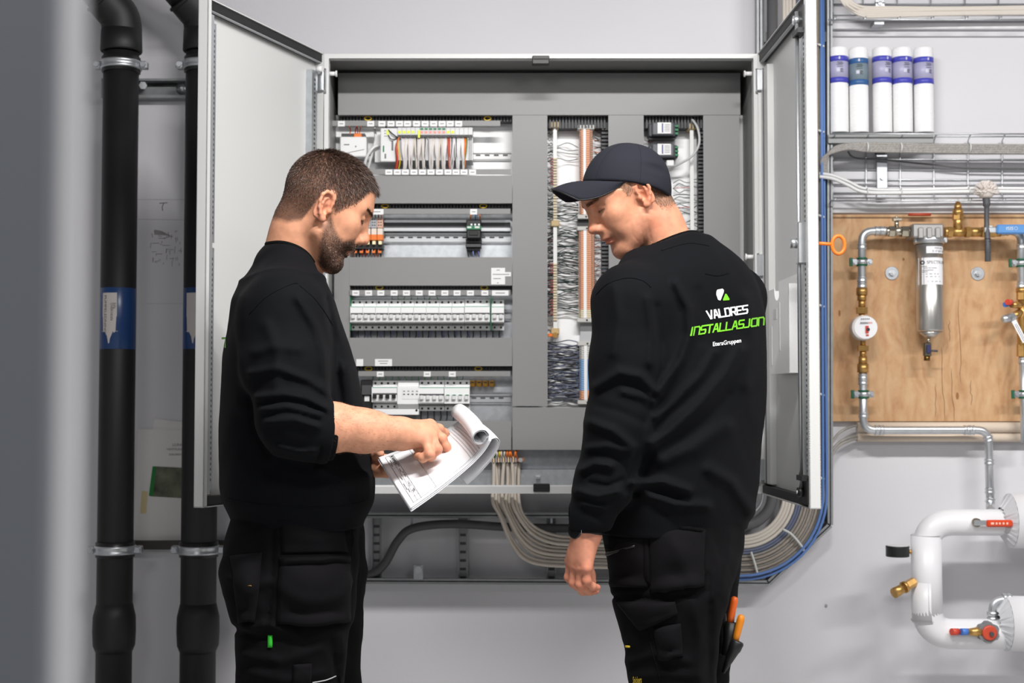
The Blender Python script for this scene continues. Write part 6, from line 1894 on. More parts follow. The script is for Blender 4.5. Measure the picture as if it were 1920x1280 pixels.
# forearm hairs
strands('arm_hair', V1, F1, ((V1 - eR) @ (wR - eR) / ((wR - eR) @ (wR - eR)) < .95).astype(float) * ((V1 - eR) @ (wR - eR) / ((wR - eR) @ (wR - eR)) > .3), lambda p, n: n * .5 + np.array([[.8, 0, -.3]]), lambda p: np.full(len(p), .007), .00025, mat('arm_hair', (120, 80, 56), .5), bodyL, 1600, 6)
# ---- collar and cuff
nk_ax = (Vector(P(562, 430, YL)) - Vector(P(553, 500, YL))).normalized()
def neck_ring(cx, cy_px, Y, r, x0, y0, x1, y1, n=14):
    """loop round the neck whose height follows the picture line x0,y0 - x1,y1"""
    c = P(cx, cy_px, Y); out = []
    for i in range(n):
        a = 2 * math.pi * i / n
        x = c.x + r[0] * math.cos(a); y = Y + r[1] * math.sin(a)
        px = 960 + F * x / Y
        out.append(Vector((x, y, P(px, y0 + (y1 - y0) * (px - x0) / (x1 - x0), Y).z)))
    return out
def rim_of(V, cx, cy, rmax, n=32):
    """top edge of a garment round the neck"""
    dx, dy = V[:, 0] - cx, V[:, 1] - cy
    r = np.hypot(dx, dy); a = np.arctan2(dy, dx); pts = []
    for k in range(n):
        c = -math.pi + 2 * math.pi * (k + .5) / n
        m_ = (r < rmax) & (np.abs((a - c + math.pi) % (2 * math.pi) - math.pi) < math.pi / n * 1.6)
        if m_.sum() < 3: continue
        q = V[m_]; q = q[np.argsort(-q[:, 2])[:8]]
        pts.append(q.mean(0))
    pts = np.array(pts)
    for _ in range(3): pts = (np.roll(pts, 1, 0) + 2 * pts + np.roll(pts, -1, 0)) / 4
    return [Vector(p) for p in pts]
cL = rim_of(Vs, P(547, 486, YL).x, YL + .006, .088)
def closed(pts, n=6):
    q = [Vector(p) for p in pts]; out = []
    N = len(q)
    for i in range(N):
        a, b, c, d = q[i - 1], q[i], q[(i + 1) % N], q[(i + 2) % N]
        for k in range(n):
            t_ = k / n
            out.append(.5 * ((2 * b) + (c - a) * t_ + (2 * a - 5 * b + 4 * c - d) * t_ * t_ + (3 * b - a - 3 * c + d) * t_ ** 3))
    return out + [out[0]]
MB().tube(closed(cL, 2), .0062, 8, caps=False).build('collar', M_rib, swL)
axf = (Vector(wR) - Vector(eR)).normalized()
def cuff(center, ax, r0, r1, L_, parent, name='cuff'):
    MB().lathe(Vector(center) - ax * L_, ax, [(0, r0), (.003, r0 + .002), (L_ - .004, r1 + .0015), (L_, r1), (L_ + .001, r1 - .004), (L_ - .012, r1 - .006)], 40).build(name, M_rib, parent)
cuff(Vector(cuR) + axf * .008, axf, .0545, .0500, .035, swL)
axl = (Vector(wL) - Vector(eL)).normalized()
cuff(Vector(cuL) + axl * .006, axl, .051, .047, .03, swL)
# raglan and shoulder seams, as raised stitching
def seam(name, bv, line, parent, m=M_sweat, r=.0011, lift=.0004):
    pts = []
    line = [(q.x, q.y) for q in smooth_path([Vector((a, b, 0)) for a, b in line], 6)]
    for (x0, y0), (x1, y1) in zip(line[:-1], line[1:]):
        n = max(1, int(math.hypot(x1 - x0, y1 - y0) / 6))
        for i in range(n):
            h, nn = hit(bv, x0 + (x1 - x0) * i / n, y0 + (y1 - y0) * i / n)
            if h is not None:
                if nn.dot(CAM - h) < 0: nn = -nn
                pts.append(h + nn * lift)
    if len(pts) > 2: return MB().tube(pts, r, 5).build(name, m, parent)
seam('shoulder_seam', bvL, [(468, 588), (500, 556), (545, 533), (560, 532)], swL)
seam('armhole_seam', bvL, [(562, 535), (590, 560), (612, 590), (625, 612)], swL)
seam('hem_seam', bvL, [(424, 934), (480, 944), (560, 950), (640, 948), (694, 936)], swL)
M_logo_g = mat('print_green', (120, 205, 40), .5); M_logo_w = mat('print_offwhite', (228, 230, 232), .5)
lt = MB()
f_ = on_cloth(bvL, [(415.5, 652), (425, 652), (425, 632), (415.5, 632)], .0015)
for (u0, v0, u1, v1) in ((0, .8, .95, 1.0), (.70, 0, .95, .9)):
    lt.add([f_(u0, v0), f_(u1, v0), f_(u1, v1), f_(u0, v1)], [(0, 1, 2, 3)])
lt.build('back_print', M_logo_g, swL)

# ---- trousers
foldsT = [([(430, 1085), (470, 1100), (505, 1090)], 9, .006), ([(455, 1180), (500, 1170), (560, 1190)], 8, .008), ([(462, 1230), (530, 1240), (600, 1215)], 10, .007), ([(660, 1000), (672, 1080), (662, 1160)], 10, .006), ([(470, 1262), (540, 1275), (610, 1260)], 8, .006), ([(520, 1000), (590, 1010), (650, 1000)], 10, .005), ([(640, 1190), (648, 1240), (640, 1280)], 8, .006)]
valsT = [([(440, 1178), (470, 1190), (500, 1196)], 6, .008), ([(512, 985), (510, 1080), (500, 1180)], 5, .006), ([(620, 1200), (632, 1280)], 5, .006)]
def trousers_L(p):
    d = sm(leg_col(p, tabN, ny, fL), leg_col(p, tabF, fy_, fL), .03)
    X, Yp = proj(p)
    near = np.clip((YL + .06 - p[:, 1]) / .06, 0, 1)
    d = d - .0034 * wrinkle(p, 46, 1.3) * np.clip((zpx(990) - p[:, 2]) / .05, 0, 1)
    for ln, w_, a in foldsT: d = d - a * fold(X, Yp, ln, w_) * near
    for ln, w_, a in valsT: d = d + a * fold(X, Yp, ln, w_) * near
    return d
Vt, Ft = surface_net(trousers_L, A3((xpx(405), YL - .26, .03)), A3((xpx(705), YL + .27, zpx(945))), .0056)
trL = mesh_obj('trousers', Vt, Ft, M_trous, manL, smooth=True)
bvT = bvh_of(trL)
patch('holster_pocket', bvT, [(524, 1052), (656, 1048), (657, 1165), (518, 1172)], M_trous2, trL, .005, .022, fn=lambda u, v: .006 * math.exp(-((v - .35 - .3 * (1 - (2 * u - 1) ** 2)) / .09) ** 2))
patch('holster_rim', bvT, [(524, 1046), (656, 1042), (656, 1056), (524, 1062)], M_trous, trL, .010, .012, 14, 4)
patch('hip_panel', bvT, [(527, 972), (640, 968), (652, 1036), (528, 1038)], M_trous2, trL, .003, 0)
patch('rear_pocket', bvT, [(432, 1042), (492, 1036), (478, 1168), (448, 1166)], M_trous2, trL, .004, .012)
patch('belt_loop', bvT, [(516, 964), (560, 964), (558, 979), (516, 979)], M_trous, trL, .008, 0, 6, 4)
patch('thigh_pocket', bvT, [(550, 1245), (584, 1243), (582, 1279), (548, 1279)], M_trous2, trL, .004, .004, 8, 8)
patch('green_tab', bvT, [(503.5, 1190), (511, 1190), (510.5, 1213), (502.5, 1213)], mat('tab_green', (40, 175, 40), .6), trL, .004, 0, 3, 5)
patch('yellow_stitch', bvT, [(463, 1096), (476, 1096.5), (476, 1099), (463, 1098.5)], mat('stitch_yellow', (196, 150, 60), .6), trL, .013, 0, 4, 2)
seam('side_seam', bvT, [(656, 978), (662, 1010), (658, 1050)], trL, M_trous2, .0016)
seam('reflective_piping', bvT, [(585, 1278), (608, 1274), (630, 1266)], trL, mat('piping_grey', (170, 170, 172), .5), .0012, .003)
def shoe(name, x, y, fwd, parent):
    d0 = Vector((fwd[0], fwd[1], 0))
    V_, F_ = surface_net(lambda p: np.maximum(sm(chain(p, [A3(Vector((x, y, .045)) - d0 * .06), A3(Vector((x, y, .04)) + d0 * .06), A3(Vector((x, y, .03)) + d0 * .15)], [.048, .047, .042], .02), chain(p, [A3(Vector((x, y, .05)) - d0 * .04), A3(Vector((x, y, .12)) - d0 * .04)], [.05, .048], .02), .02), .001 - p[:, 2]), A3((x - .24, y - .24, -.01)), A3((x + .24, y + .24, .2)), .012)
    return mesh_obj(name, V_, F_, M_black, parent, smooth=True)
shoe('shoe', xpx(550), ny, fL, manL); shoe('shoe', xpx(594), fy_, fL, manL)

# ================================================================== the pad of drawings in his hands
Lc = P(713, 856, 2.955)
e1 = Vector((.079, -.170, -.0946)); e1 = e1.normalized() * .205
e2 = Vector((.152, .008, .113)); e2 = (e2 - e1 * e2.dot(e1) / e1.length_squared).normalized()
nP = e2.cross(e1).normalized()
if nP.z < 0: nP = -nP
e2n = e2.copy(); e2f = Vector((.1626, .070, .063)); e2f = e2f.normalized()
def pad_pt(u, s_, h_):
    d = (e2f * (1 - u) + e2n * u).normalized()
    n = d.cross(e1).normalized()
    if n.z < 0: n = -n
    return Lc + e1 * u + d * s_ + n * h_
pad = thing('drawing_pad', tuple(pad_pt(.5, .09, -.01)), 'stack of white printed drawings with top sheets rolled over, in the bearded man\'s hands', 'paper')
def sheet_strip(name, prof, m, parent, w0=0.0, w1=1.0, th=.0006, nw=8):
    """profile [(s along the sheet, height)] swept across it"""
    vs = []; fs = []
    for s_, h_ in prof:
        for j in range(nw + 1):
            vs.append(pad_pt(w0 + (w1 - w0) * j / nw, s_, h_))
    for i in range(len(prof) - 1):
        for j in range(nw):
            a = i * (nw + 1) + j
            fs.append((a, a + 1, a + nw + 2, a + nw + 1))
    o = mesh_obj(name, vs, fs, m, parent, smooth=True)
    sf = o.modifiers.new('thickness', 'SOLIDIFY'); sf.thickness = th; sf.offset = 0
    return o
def bez(pts, n=10): return [(p.x, p.y) for p in smooth_path([Vector((a, b, 0)) for a, b in pts], n)]
LN = .198
for k in range(4):                                 # the sheets lying flat, then turning up at the fold
    o = -.0022 * k; sh = .0012 * k * (1 if k % 2 else -1)
    sheet_strip('sheet', bez([(-.004 + sh, o), (.06, o - .002), (.13, o + .001), (.175, o + .009), (LN + .002 * k, o * .6 + .020)]), M_paper, pad, -.006 * (k % 2), 1.0 + .012 * (k % 3))
rc = (LN - .010, .0365); rr0 = .0178
roll = [(LN, .020), (LN + .008, .030)] + [(rc[0] + (rr0 - .0008 * i / 4) * math.cos(a), rc[1] + (rr0 - .0008 * i / 4) * math.sin(a)) for i, a in enumerate([math.radians(-10 + 22 * j) for j in range(15)])] + [(LN - .012, .0235), (LN + .004, .027)]
sheet_strip('rolled_sheet', roll, M_paper, pad, 0.0, 1.0)
roll2 = [(rc[0] + .0140 * math.cos(math.radians(-20 + 22 * j)), rc[1] + .0140 * math.sin(math.radians(-20 + 22 * j))) for j in range(14)]
sheet_strip('rolled_sheet', roll2, M_paper, pad, 0.004, .998)
for k in range(2):                                  # sheets folded round behind the pad
    sheet_strip('folded_sheet', bez([(LN, .018 - .002 * k), (LN + .012 + .002 * k, .014), (LN + .012 + .003 * k, -.002), (LN - .012, -.018 - .003 * k), (.145, -.029 - .004 * k), (.112, -.034 - .003 * k)]), M_paper, pad, .04, 1.0)
def on_pad(u, v, lift=.0013):                       # u across (0..1 along e1), v metres along e2
    h_ = np.interp(v, [-.004, .06, .13, .175, LN], [0, -.002, .001, .009, .020])
    return pad_pt(u, v, h_ + lift)
pr = MB()
def pline(u0, v0, u1, v1, w_=.0007):
    n = 8; a = [on_pad(u0 + (u1 - u0) * i / n, v0 + (v1 - v0) * i / n) for i in range(n + 1)]
    d = (a[-1] - a[0]).normalized(); s_ = d.cross(nP) * w_ / 2
    for i in range(n): pr.add([a[i] - s_, a[i + 1] - s_, a[i + 1] + s_, a[i] + s_], [(0, 1, 2, 3)])
pline(.05, .008, .96, .008); pline(.05, .026, .96, .026); pline(.05, .008, .05, .15); pline(.96, .008, .96, .17); pline(.05, .062, .96, .062, .0005)
pline(.05, .017, .96, .017, .0005)
for u in (.30, .55, .78, .88): pline(u, .008, u, .026, .0005)
for j in range(5): pline(.1, .150 + .006 * j, .95, .150 + .006 * j, .0006)
rq = random.Random(8)
for j in range(20):
    u = rq.uniform(.1, .86); v = rq.choice((.011, .0135, .020, .023)); pline(u, v, u + rq.uniform(.025, .07), v, .0011)
pr.build('drawing_frame', M_ink, pad)
text_on('title_lettering', 'SKAANET', lambda a, b: on_pad(.095 + .18 * a, .0185 + .0060 * b), M_ink, pad, bold=True)
text_on('title_lettering', 'TAVLE', lambda a, b: on_pad(.60 + .1 * a, .0185 + .005 * b), M_ink, pad)
MB().add([on_pad(.065, .0185, .0014), on_pad(.083, .0185, .0014), on_pad(.083, .0245, .0014), on_pad(.065, .0245, .0014)], [(0, 1, 2, 3)]).build('title_emblem', M_ink, pad)
# ================================================================== the man with the cap, seen from behind
YR = 3.20
fR = Vector((-.751, .661)); lfR = Vector((-.661, -.751))
manR = thing('person', (P(1265, 990, YR).x, YR, 0.0), 'man in black cap and black printed sweatshirt seen from behind, head bowed', 'person')
ph = math.radians(15)
AR = head_axes(-math.cos(ph), -math.sin(ph), math.radians(33))
OR_ = A3(P(1203.6, 367, YR - .073)) - .0735 * AR[1]
neckR = [A3(P(1256, 472, YR + .008)), A3(P(1237, 425, YR + .004)), A3(P(1221, 390, YR))]
CC = P(1178, 349, YR - .004)
caz = math.radians(13); cpt = math.radians(-7)
CX = head_axes(-math.cos(caz), -math.sin(caz), cpt, math.radians(-6))
def head_R(p):
    q = (p - OR_) @ AR.T
    d = head_sdf(q, {'nose': 1.0, 'ear': .95})
    nk = chain(p, neckR, [.060, .052, .052], .02)
    d = sm(d, nk, .02)
    qc = (p - A3(CC)) @ CX.T
    ce = ell(qc, (0, 0, -.004), (.0965, .0815, .0955))
    d = np.maximum(d, -np.maximum(np.where(q[:, 0] > .025, -.016, .004) - qc[:, 2], -ce))
    X, Yp = proj(p)
    near = (p[:, 1] < YR).astype(f32)
    for ln, w_, a in (([(1222, 452), (1216, 430), (1212, 405)], 1.6,   .0008), ([(1206, 452), (1203, 425)], 2.0, .0007), ([(1236, 448), (1240, 425)], 2.2, .0006), ([(1181, 415), (1186, 440), (1196, 452)], 2.2, .0006)):
        d = d + a * fold(X, Yp, ln, w_) * near
    return d
VH, FH = surface_net(head_R, OR_ - A3((.15, .15, .2)), OR_ + A3((.17, .15, .17)), .0024)
QH = (VH - OR_) @ AR.T
hw2 = soft(QH[:, 2] - np.interp(QH[:, 0], [-.12, -.07, -.045, -.028, -.018, -.008, .006, .014, .028, .034, .06, .1], [-.054, -.054, -.054, -.046, .0, .042, .040, .022, .018, .045, .08, .1]), .012)
hw2 = hw2 * (np.abs(QH[:, 1]) < .0785)
SK2 = np.array(lin((210, 148, 117))); SKR2 = np.array(lin((202, 116, 92)))
ch2 = np.tile(SK2, (len(VH), 1))
red2 = np.exp(-((QH[:, 0] - .112) ** 2 + QH[:, 1] ** 2 + (QH[:, 2] + .01) ** 2) / .016 ** 2) * .6 + np.exp(-((np.abs(QH[:, 1]) - .083) ** 2 / .01 ** 2 + (QH[:, 0] + .006) ** 2 / .03 ** 2 + QH[:, 2] ** 2 / .04 ** 2)) * .5 + .5 * np.exp(-((QH[:, 2] + .07) ** 2 / .03 ** 2 + (QH[:, 0] + .02) ** 2 / .05 ** 2))
ch2 = mixc(ch2, SKR2, np.clip(red2, 0, 1))
lips2 = (QH[:, 0] > .088) & (np.abs(QH[:, 1]) < .021) & (QH[:, 2] < -.0385) & (QH[:, 2] > -.0585)
ch2 = mixc(ch2, np.array(lin((178, 96, 84))), np.where(lips2, .6, 0))
st2 = soft(np.interp(QH[:, 0], [.0, .02, .05, .09, .12], [-.03, -.03, -.045, -.03, -.03]) - QH[:, 2], .02) * soft(QH[:, 0] - .015, .02)
ch2 = mixc(ch2, np.array(lin((176, 124, 100))), np.where(lips2, 0, st2 * .55))
ch2 = mixc(ch2, np.array(lin((128, 98, 78))), hw2 * .7)
lash2 = np.exp(-((QH[:, 2] - .0190) / .0016) ** 2) * (np.abs(np.abs(QH[:, 1]) - .033) < .0135) * (QH[:, 0] > .072)
ch2 = mixc(ch2, np.array(lin((70, 46, 38))), np.clip(lash2, 0, 1) * .8)

# ---- left arm and hand hanging at his side
shA = A3(P(1182, 566, 3.035)); elA = A3(P(1160, 795, 3.01)); wrA = A3(P(1099, 1000, 3.005))
K = lambda x, y, Y: A3(P(x, y, Y))
MC = [K(1070, 1051, 3.030), K(1078, 1060, 3.012), K(1089, 1065, 2.996), K(1100, 1064, 2.982)]
FG = [[K(1067, 1082, 3.036), K(1083, 1098, 3.055), K(1098, 1101, 3.064)], [K(1076, 1092, 3.016), K(1093, 1107, 3.036), K(1109, 1109, 3.046)],
      [K(1088, 1095, 2.998), K(1103, 1107, 3.018), K(1117, 1107, 3.030)], [K(1100, 1088, 2.985), K(1110, 1099, 3.000), K(1120, 1101, 3.012)]]
def hand_A(p):
    d = chain(p, [K(1120, 930, 3.008), wrA], [.038, .029], .02)
    for m_ in MC: d = sm(d, chain(p, [wrA, m_], [.0255, .0132]), .014)
    d = sm(d, ell(p, (wrA + MC[1] + MC[2]) / 3 + A3((.004, .012, 0)), (.026, .022, .032)), .015)
    for m_, fg, r_ in zip(MC, FG, (.0105, .0110, .0106, .0095)): d = sm(d, finger(p, [m_] + fg, r_, r_ * .74), .004)
    d = sm(d, finger(p, [K(1087, 1024, 3.035), K(1100, 1052, 3.052), K(1106, 1078, 3.052), K(1110, 1090, 3.048)], .0150, .0092), .012)
    for a, b in ((0, 1), (1, 2), (2, 3)):
        m_ = (MC[a] + MC[b]) / 2 + A3((-.006, -.008, 0))
        d = sub(d, cone(p, m_ + (wrA - m_) * .08, m_ + (wrA - m_) * .5, .0014, .0008), .008)
    return d
V5, F5 = surface_net(hand_A, K(1050, 1120, 2.94) - .01, K(1150, 900, 3.09) + .01, .0021)

# ---- torso
rowsR = [(436, 1262, .066, .076), (442, 1264, .074, .084), (455, 1270, .085, .100), (470, 1276, .100, .132), (490, 1283, .113, .168), (515, 1289, .120, .192), (545, 1291, .126, .208), (600, 1295, .130, .217), (680, 1296, .134, .215), (760, 1291, .138, .212), (840, 1283, .140, .210), (910, 1276, .143, .210), (950, 1270, .142, .207), (975, 1265, .136, .200), (995, 1262, .132, .196)]
tR = densify([(P(960, y, YR).z, P(x, y, YR).x, YR, a, b) for y, x, a, b in rowsR])
foldsR = [([(1267, 530), (1291, 578), (1294, 626), (1277, 674), (1236, 736)], 9, .006), ([(1387, 655), (1363, 700), (1315, 755), (1262, 803), (1226, 832)], 12, .008), ([(1339, 660), (1315, 702), (1260, 757), (1232, 781)], 8, .005),
          ([(1188, 906), (1243, 903), (1291, 919)], 8, .007), ([(1209, 924), (1264, 945), (1326, 949)], 9, .007), ([(1330, 880), (1372, 905), (1408, 960)], 12, .006), ([(1240, 860), (1300, 840), (1360, 800)], 16, .006),
          ([(1092, 880), (1116, 868), (1146, 874)], 7, .008), ([(1084, 921), (1119, 931), (1158, 922)], 8, .009), ([(1093, 945), (1133, 953)], 7, .006),
          ([(1119, 724), (1160, 698), (1201, 706), (1222, 729)], 9, .007), ([(1168, 735), (1200, 742), (1224, 752)], 7, .005), ([(1108, 792), (1150, 808), (1186, 838)], 9, .007), ([(1104, 840), (1140, 836), (1180, 848)], 8, .006),
          ([(1150, 540), (1160, 600), (1150, 660)], 12, .004), ([(1215, 560), (1222, 620), (1218, 680)], 9, .005), ([(1400, 560), (1410, 640), (1400, 720)], 14, .004)]
valsR = [([(1231, 575), (1238, 640), (1235, 700), (1222, 745), (1206, 800), (1192, 850), (1172, 920)], 7, .005), ([(1310, 545), (1320, 590), (1318, 640)], 9, .004), ([(1365, 740), (1310, 800), (1250, 850)], 10, .006), ([(1190, 925), (1240, 926), (1290, 940)], 6, .005), ([(1108, 905), (1140, 912), (1165, 900)], 5, .006), ([(1120, 760), (1160, 770), (1205, 790)], 8, .004)]
shB = A3(P(1372, 560, YR + .165)); elB = A3(P(1340, 790, YR + .30)); wrB = A3(P(1240, 880, YR + .36))
def sweater_R(p):
    d = column(p, tR[0], tR[1], tR[2], tR[3], tR[4], fR, 2.4)
    arm = chain(p, [shA, shA * .5 + elA * .5 + A3((.004, 0, 0)), elA], [.083, .074, .066], .03)
    arm = sm(arm, chain(p, [elA, elA * .45 + wrA * .55 + A3((.006, 0, 0)), K(1105, 975, 3.006), K(1099, 992, 3.005)], [.066, .060, .045, .034], .02), .03)
    arm = np.maximum(arm, P(960, 996, 3.0).z - p[:, 2])
    d = sm(d, chain(p, [A3(P(1254, 494, YR - .03)), shA + A3((.006, .02, -.006))], [.046, .077], .03), .045)
    d = sm(d, arm, .022)
    a2 = chain(p, [shB, elB, wrB], [.083, .064, .045], .03)
    d = sm(d, a2, .03)
    X, Yp = proj(p)
    near = np.clip((YR + .10 - p[:, 1]) / .06, 0, 1)
    d = d - .0018 * wrinkle(p, 30, 2.1)
    for ln, w_, a in foldsR: d = d - 1.85 * a * fold(X, Yp, ln, w_) * near
    for ln, w_, a in valsR: d = d + a * fold(X, Yp, ln, w_) * near
    X1 = P(1200, 450, YR).x; X2 = P(1290, 450, YR).x
    zt_ = np.interp(p[:, 0], [X1, X2], [P(960, 473, YR).z, P(960, 439, YR).z])
    rn = np.hypot(p[:, 0] - P(1247, 450, YR).x, p[:, 1] - YR)
    d = np.where(rn < .11, sx(d, p[:, 2] - zt_, .012), d)
    d = sub(d, chain(p, [neckR[0] + A3((.002, 0, -.012)), neckR[1] + A3((0, 0, .03))], [.052, .060], .02), .006)
    return d
Vr, Fr = surface_net(sweater_R, A3((P(1060, 900, YR).x, 2.86, P(960, 1003, YR).z)), A3((P(1465, 700, YR).x, 3.66, P(960, 430, YR).z)), .0048)
swR = mesh_obj('sweatshirt', Vr, Fr, M_sweat, manR, smooth=True)
bvR = bvh_of(swR)
# ---- leg tables
def xr(x, Y=YR): return P(x, 1100, Y).x
def zr(y, Y=YR): return P(960, y, Y).z
tabA = [(zr(980), xr(1264), YR, .130, .175), (zr(1010), xr(1262), YR - .01, .135, .170), (zr(1060), xr(1258), YR - .04, .140, .135), (zr(1110), xr(1250), YR - .07, .130, .115), (zr(1170), xr(1248), YR - .08, .108, .095), (zr(1230), xr(1250), YR - .08, .098, .09), (zr(1300), xr(1258), YR - .08, .092, .088), (.45, xr(1262), YR - .08, .092, .085), (.12, xr(1270), YR - .08, .086, .08), (.05, xr(1270), YR - .08, .088, .08)]
tabB = [(zr(980), xr(1264), YR, .130, .175), (zr(1010), xr(1266), YR + .01, .132, .168), (zr(1060), xr(1290), YR + .06, .125, .120), (zr(1110), xr(1300), YR + .08, .112, .10), (zr(1200), xr(1302), YR + .09, .098, .088), (zr(1300), xr(1300), YR + .09, .090, .085), (.45, xr(1300), YR + .09, .09, .085), (.12, xr(1300), YR + .09, .085, .08), (.05, xr(1300), YR + .09, .088, .08)]
hipR = P(1262, 1010, YR)
def core_R(p):
    d = core(p, hipR, fR, YR, P(1290, 530, YR).z, (tabA, tabB))
    d = sm(d, chain(p, [shA, elA, K(1120, 930, 3.008)], [.05, .042, .035], .03), .03)
    d = sm(d, chain(p, [shB, elB, wrB], [.05, .042, .03], .03), .03)
    return sm(d, chain(p, [A3(P(1288, 540, YR)), neckR[0], neckR[1]], [.06, .055, .05], .03), .04)
V6, F6 = surface_net(core_R, A3((hipR.x - .3, YR - .36, 0)), A3((hipR.x + .3, YR + .48, P(960, 420, YR).z)), .014)
Vb, Fb = join([(VH, FH), (V5, F5), (V6, F6)])
bodyR = mesh_obj('body', Vb, Fb, SKIN, manR, smooth=True)
cb = np.tile(np.array(lin((202, 138, 112))), (len(Vb), 1)); cb[:len(VH)] = ch2
kn = np.zeros(len(V5))
for t_ in MC + [f[0] for f in FG] + [f[-1] for f in FG]: kn = np.maximum(kn, np.exp(-((V5 - t_) ** 2).sum(1) / .013 ** 2))
cb[len(VH):len(VH) + len(V5)] = mixc(cb[len(VH):len(VH) + len(V5)], SKR2, kn * .6)
vcol(bodyR, cb)
def toR(v): return np.asarray(v) @ AR
M_hairR = mat('light_brown_hair', (120, 94, 74), .5)
strands('hair', VH, FH, hw2, lambda p, n: whorl(p, n, OR_, AR, lift=.3), lambda p: np.full(len(p), .006), .0007, M_hairR, bodyR, 22000, 11)
strands('eyebrow', VH, FH, brow_w(QH), brow_dir(AR, OR_), lambda p: np.full(len(p), .006), .0007, mat('fair_brow', (140, 96, 70), .5), bodyR, 1500, 12)
strands('stubble', VH, FH, np.where(lips2, 0, st2), lambda p, n: n + toR(np.tile([[0, 0, -.4]], (len(p), 1))), lambda p: np.full(len(p), .0016), .0005, M_hairR, bodyR, 2600, 13)

strands('eyelashes', VH, FH, lash_w(QH), lambda p, n: n * .7 + toR(np.tile([[.3, 0, -.6]], (len(p), 1))), lambda p: np.full(len(p), .004), .0004, M_hairR, bodyR, 120, 14)
# ---- cap
CXw = lambda x, y, z: CC + Vector([float(v) for v in (CX.T @ np.array((x, y, z)))])
M_cap = cloth_mat('navy_black_cap', (40, 41, 48), .3, 900, .2)
M_capu = cloth_mat('cap_underside', (52, 48, 48), .3, 900, .2)
cap = MB(); nA, nR = 72, 22
def cap_r(t_, a):                 # t_ 0 at the button .. 1 at the edge
    e = t_ * math.pi / 2
    rx, ry, hz = (.1005 if math.cos(a) < 0 else .105), .0855, .0965
    zz = math.cos(e) ** 1.05 * hz
    rr_ = math.sin(e) ** .88
    x, y = rx * rr_ * math.cos(a), ry * rr_ * math.sin(a)
    if math.cos(a) > 0: x *= 1 - .05 * (1 - t_)
    z = zz - (.006 * math.cos(2 * a) + .010 * (1 - math.cos(a)) / 2) * t_ ** 3
    # seams of the six panels dip slightly
    for k in range(6):
        da = (a - k * math.pi / 3 + math.pi / 6 + math.pi) % (2 * math.pi) - math.pi
        dd = .0011 * math.exp(-(da * rr_ * .09 / .0022) ** 2)
        x *= 1 - dd / .09; y *= 1 - dd / .09; z -= dd * .6
    # crumple over the near side
    wv = math.exp(-((a - 1.95) / .35) ** 2 - ((t_ - .60) / .05) ** 2) * .004 + math.exp(-((a - 1.75) / .5) ** 2 - ((t_ - .93) / .05) ** 2) * .0025 - math.exp(-((a - 2.0) / .4) ** 2 - ((t_ - .69) / .06) ** 2) * .004
    return x * (1 + wv / .09), y * (1 + wv / .09), z
vs = [CXw(*cap_r(0, 0))]
for i in range(1, nR + 1):
    for j in range(nA): vs.append(CXw(*cap_r(i / nR, 2 * math.pi * j / nA)))
fs = [(0, 1 + j, 1 + (j + 1) % nA) for j in range(nA)]
for i in range(nR - 1):
    for j in range(nA):
        a = 1 + i * nA + j; b = 1 + i * nA + (j + 1) % nA
        fs.append((a, a + nA, b + nA, b))
capo = mesh_obj('cap', vs, fs, M_cap, bodyR, smooth=True)
sf = capo.modifiers.new('thickness', 'SOLIDIFY'); sf.thickness = .002; sf.offset = -1
MB().lathe(CXw(*cap_r(0, 0)) - Vector((0, 0, .001)), (0, 0, 1), [(0, .0075), (.003, .0070), (.0045, .004)], 16).build('button', M_cap, capo)
for k in range(6):
    a = k * math.pi / 3 + math.pi / 6
    MB().tube([CXw(*[c_ * 1.004 for c_ in cap_r(t_, a)]) for t_ in [i / 16 for i in range(17)]], .0006, 5).build('panel_seam', M_cap, capo)
# peak
pv = []; nu, nv = 36, 12
for i in range(nu + 1):
    a = math.radians(-72 + 144 * i / nu)
    x0, y0, z0 = cap_r(1, a)
    for j in range(nv + 1):
        t_ = j / nv
        L_ = .070 * max(0.0, math.cos(a * 1.249)) ** .6
        y = y0 * (1 - .06 * t_)
        x = x0 * .985 + L_ * t_
        arch = -.036 * (y / .07) ** 2 * (.35 + .65 * t_) - .026 * t_ - .001
        pv.append(CXw(x, y, z0 + arch * (0.25 + .75 * t_) * min(1.0, L_ / .05) - .001 * t_))
pf_ = [(i * (nv + 1) + j, i * (nv + 1) + j + 1, (i + 1) * (nv + 1) + j + 1, (i + 1) * (nv + 1) + j) for i in range(nu) for j in range(nv)]
pk2 = mesh_obj('cap_peak', pv, pf_, M_cap, bodyR, smooth=True)
sf = pk2.modifiers.new('thickness', 'SOLIDIFY'); sf.thickness = .0032; sf.offset = 0
MB().tube([pv[i * (nv + 1) + nv] for i in range(nu + 1)], .0019, 6).build('peak_edge', M_black, pk2)
for r_ in (.25, .4, .55, .7, .85):
    j = int(round(r_ * nv))
    MB().tube([pv[i * (nv + 1) + j] + Vector((0, 0, .0016)) for i in range(4, nu - 3)], .00045, 4).build('peak_stitching', M_cap, pk2)

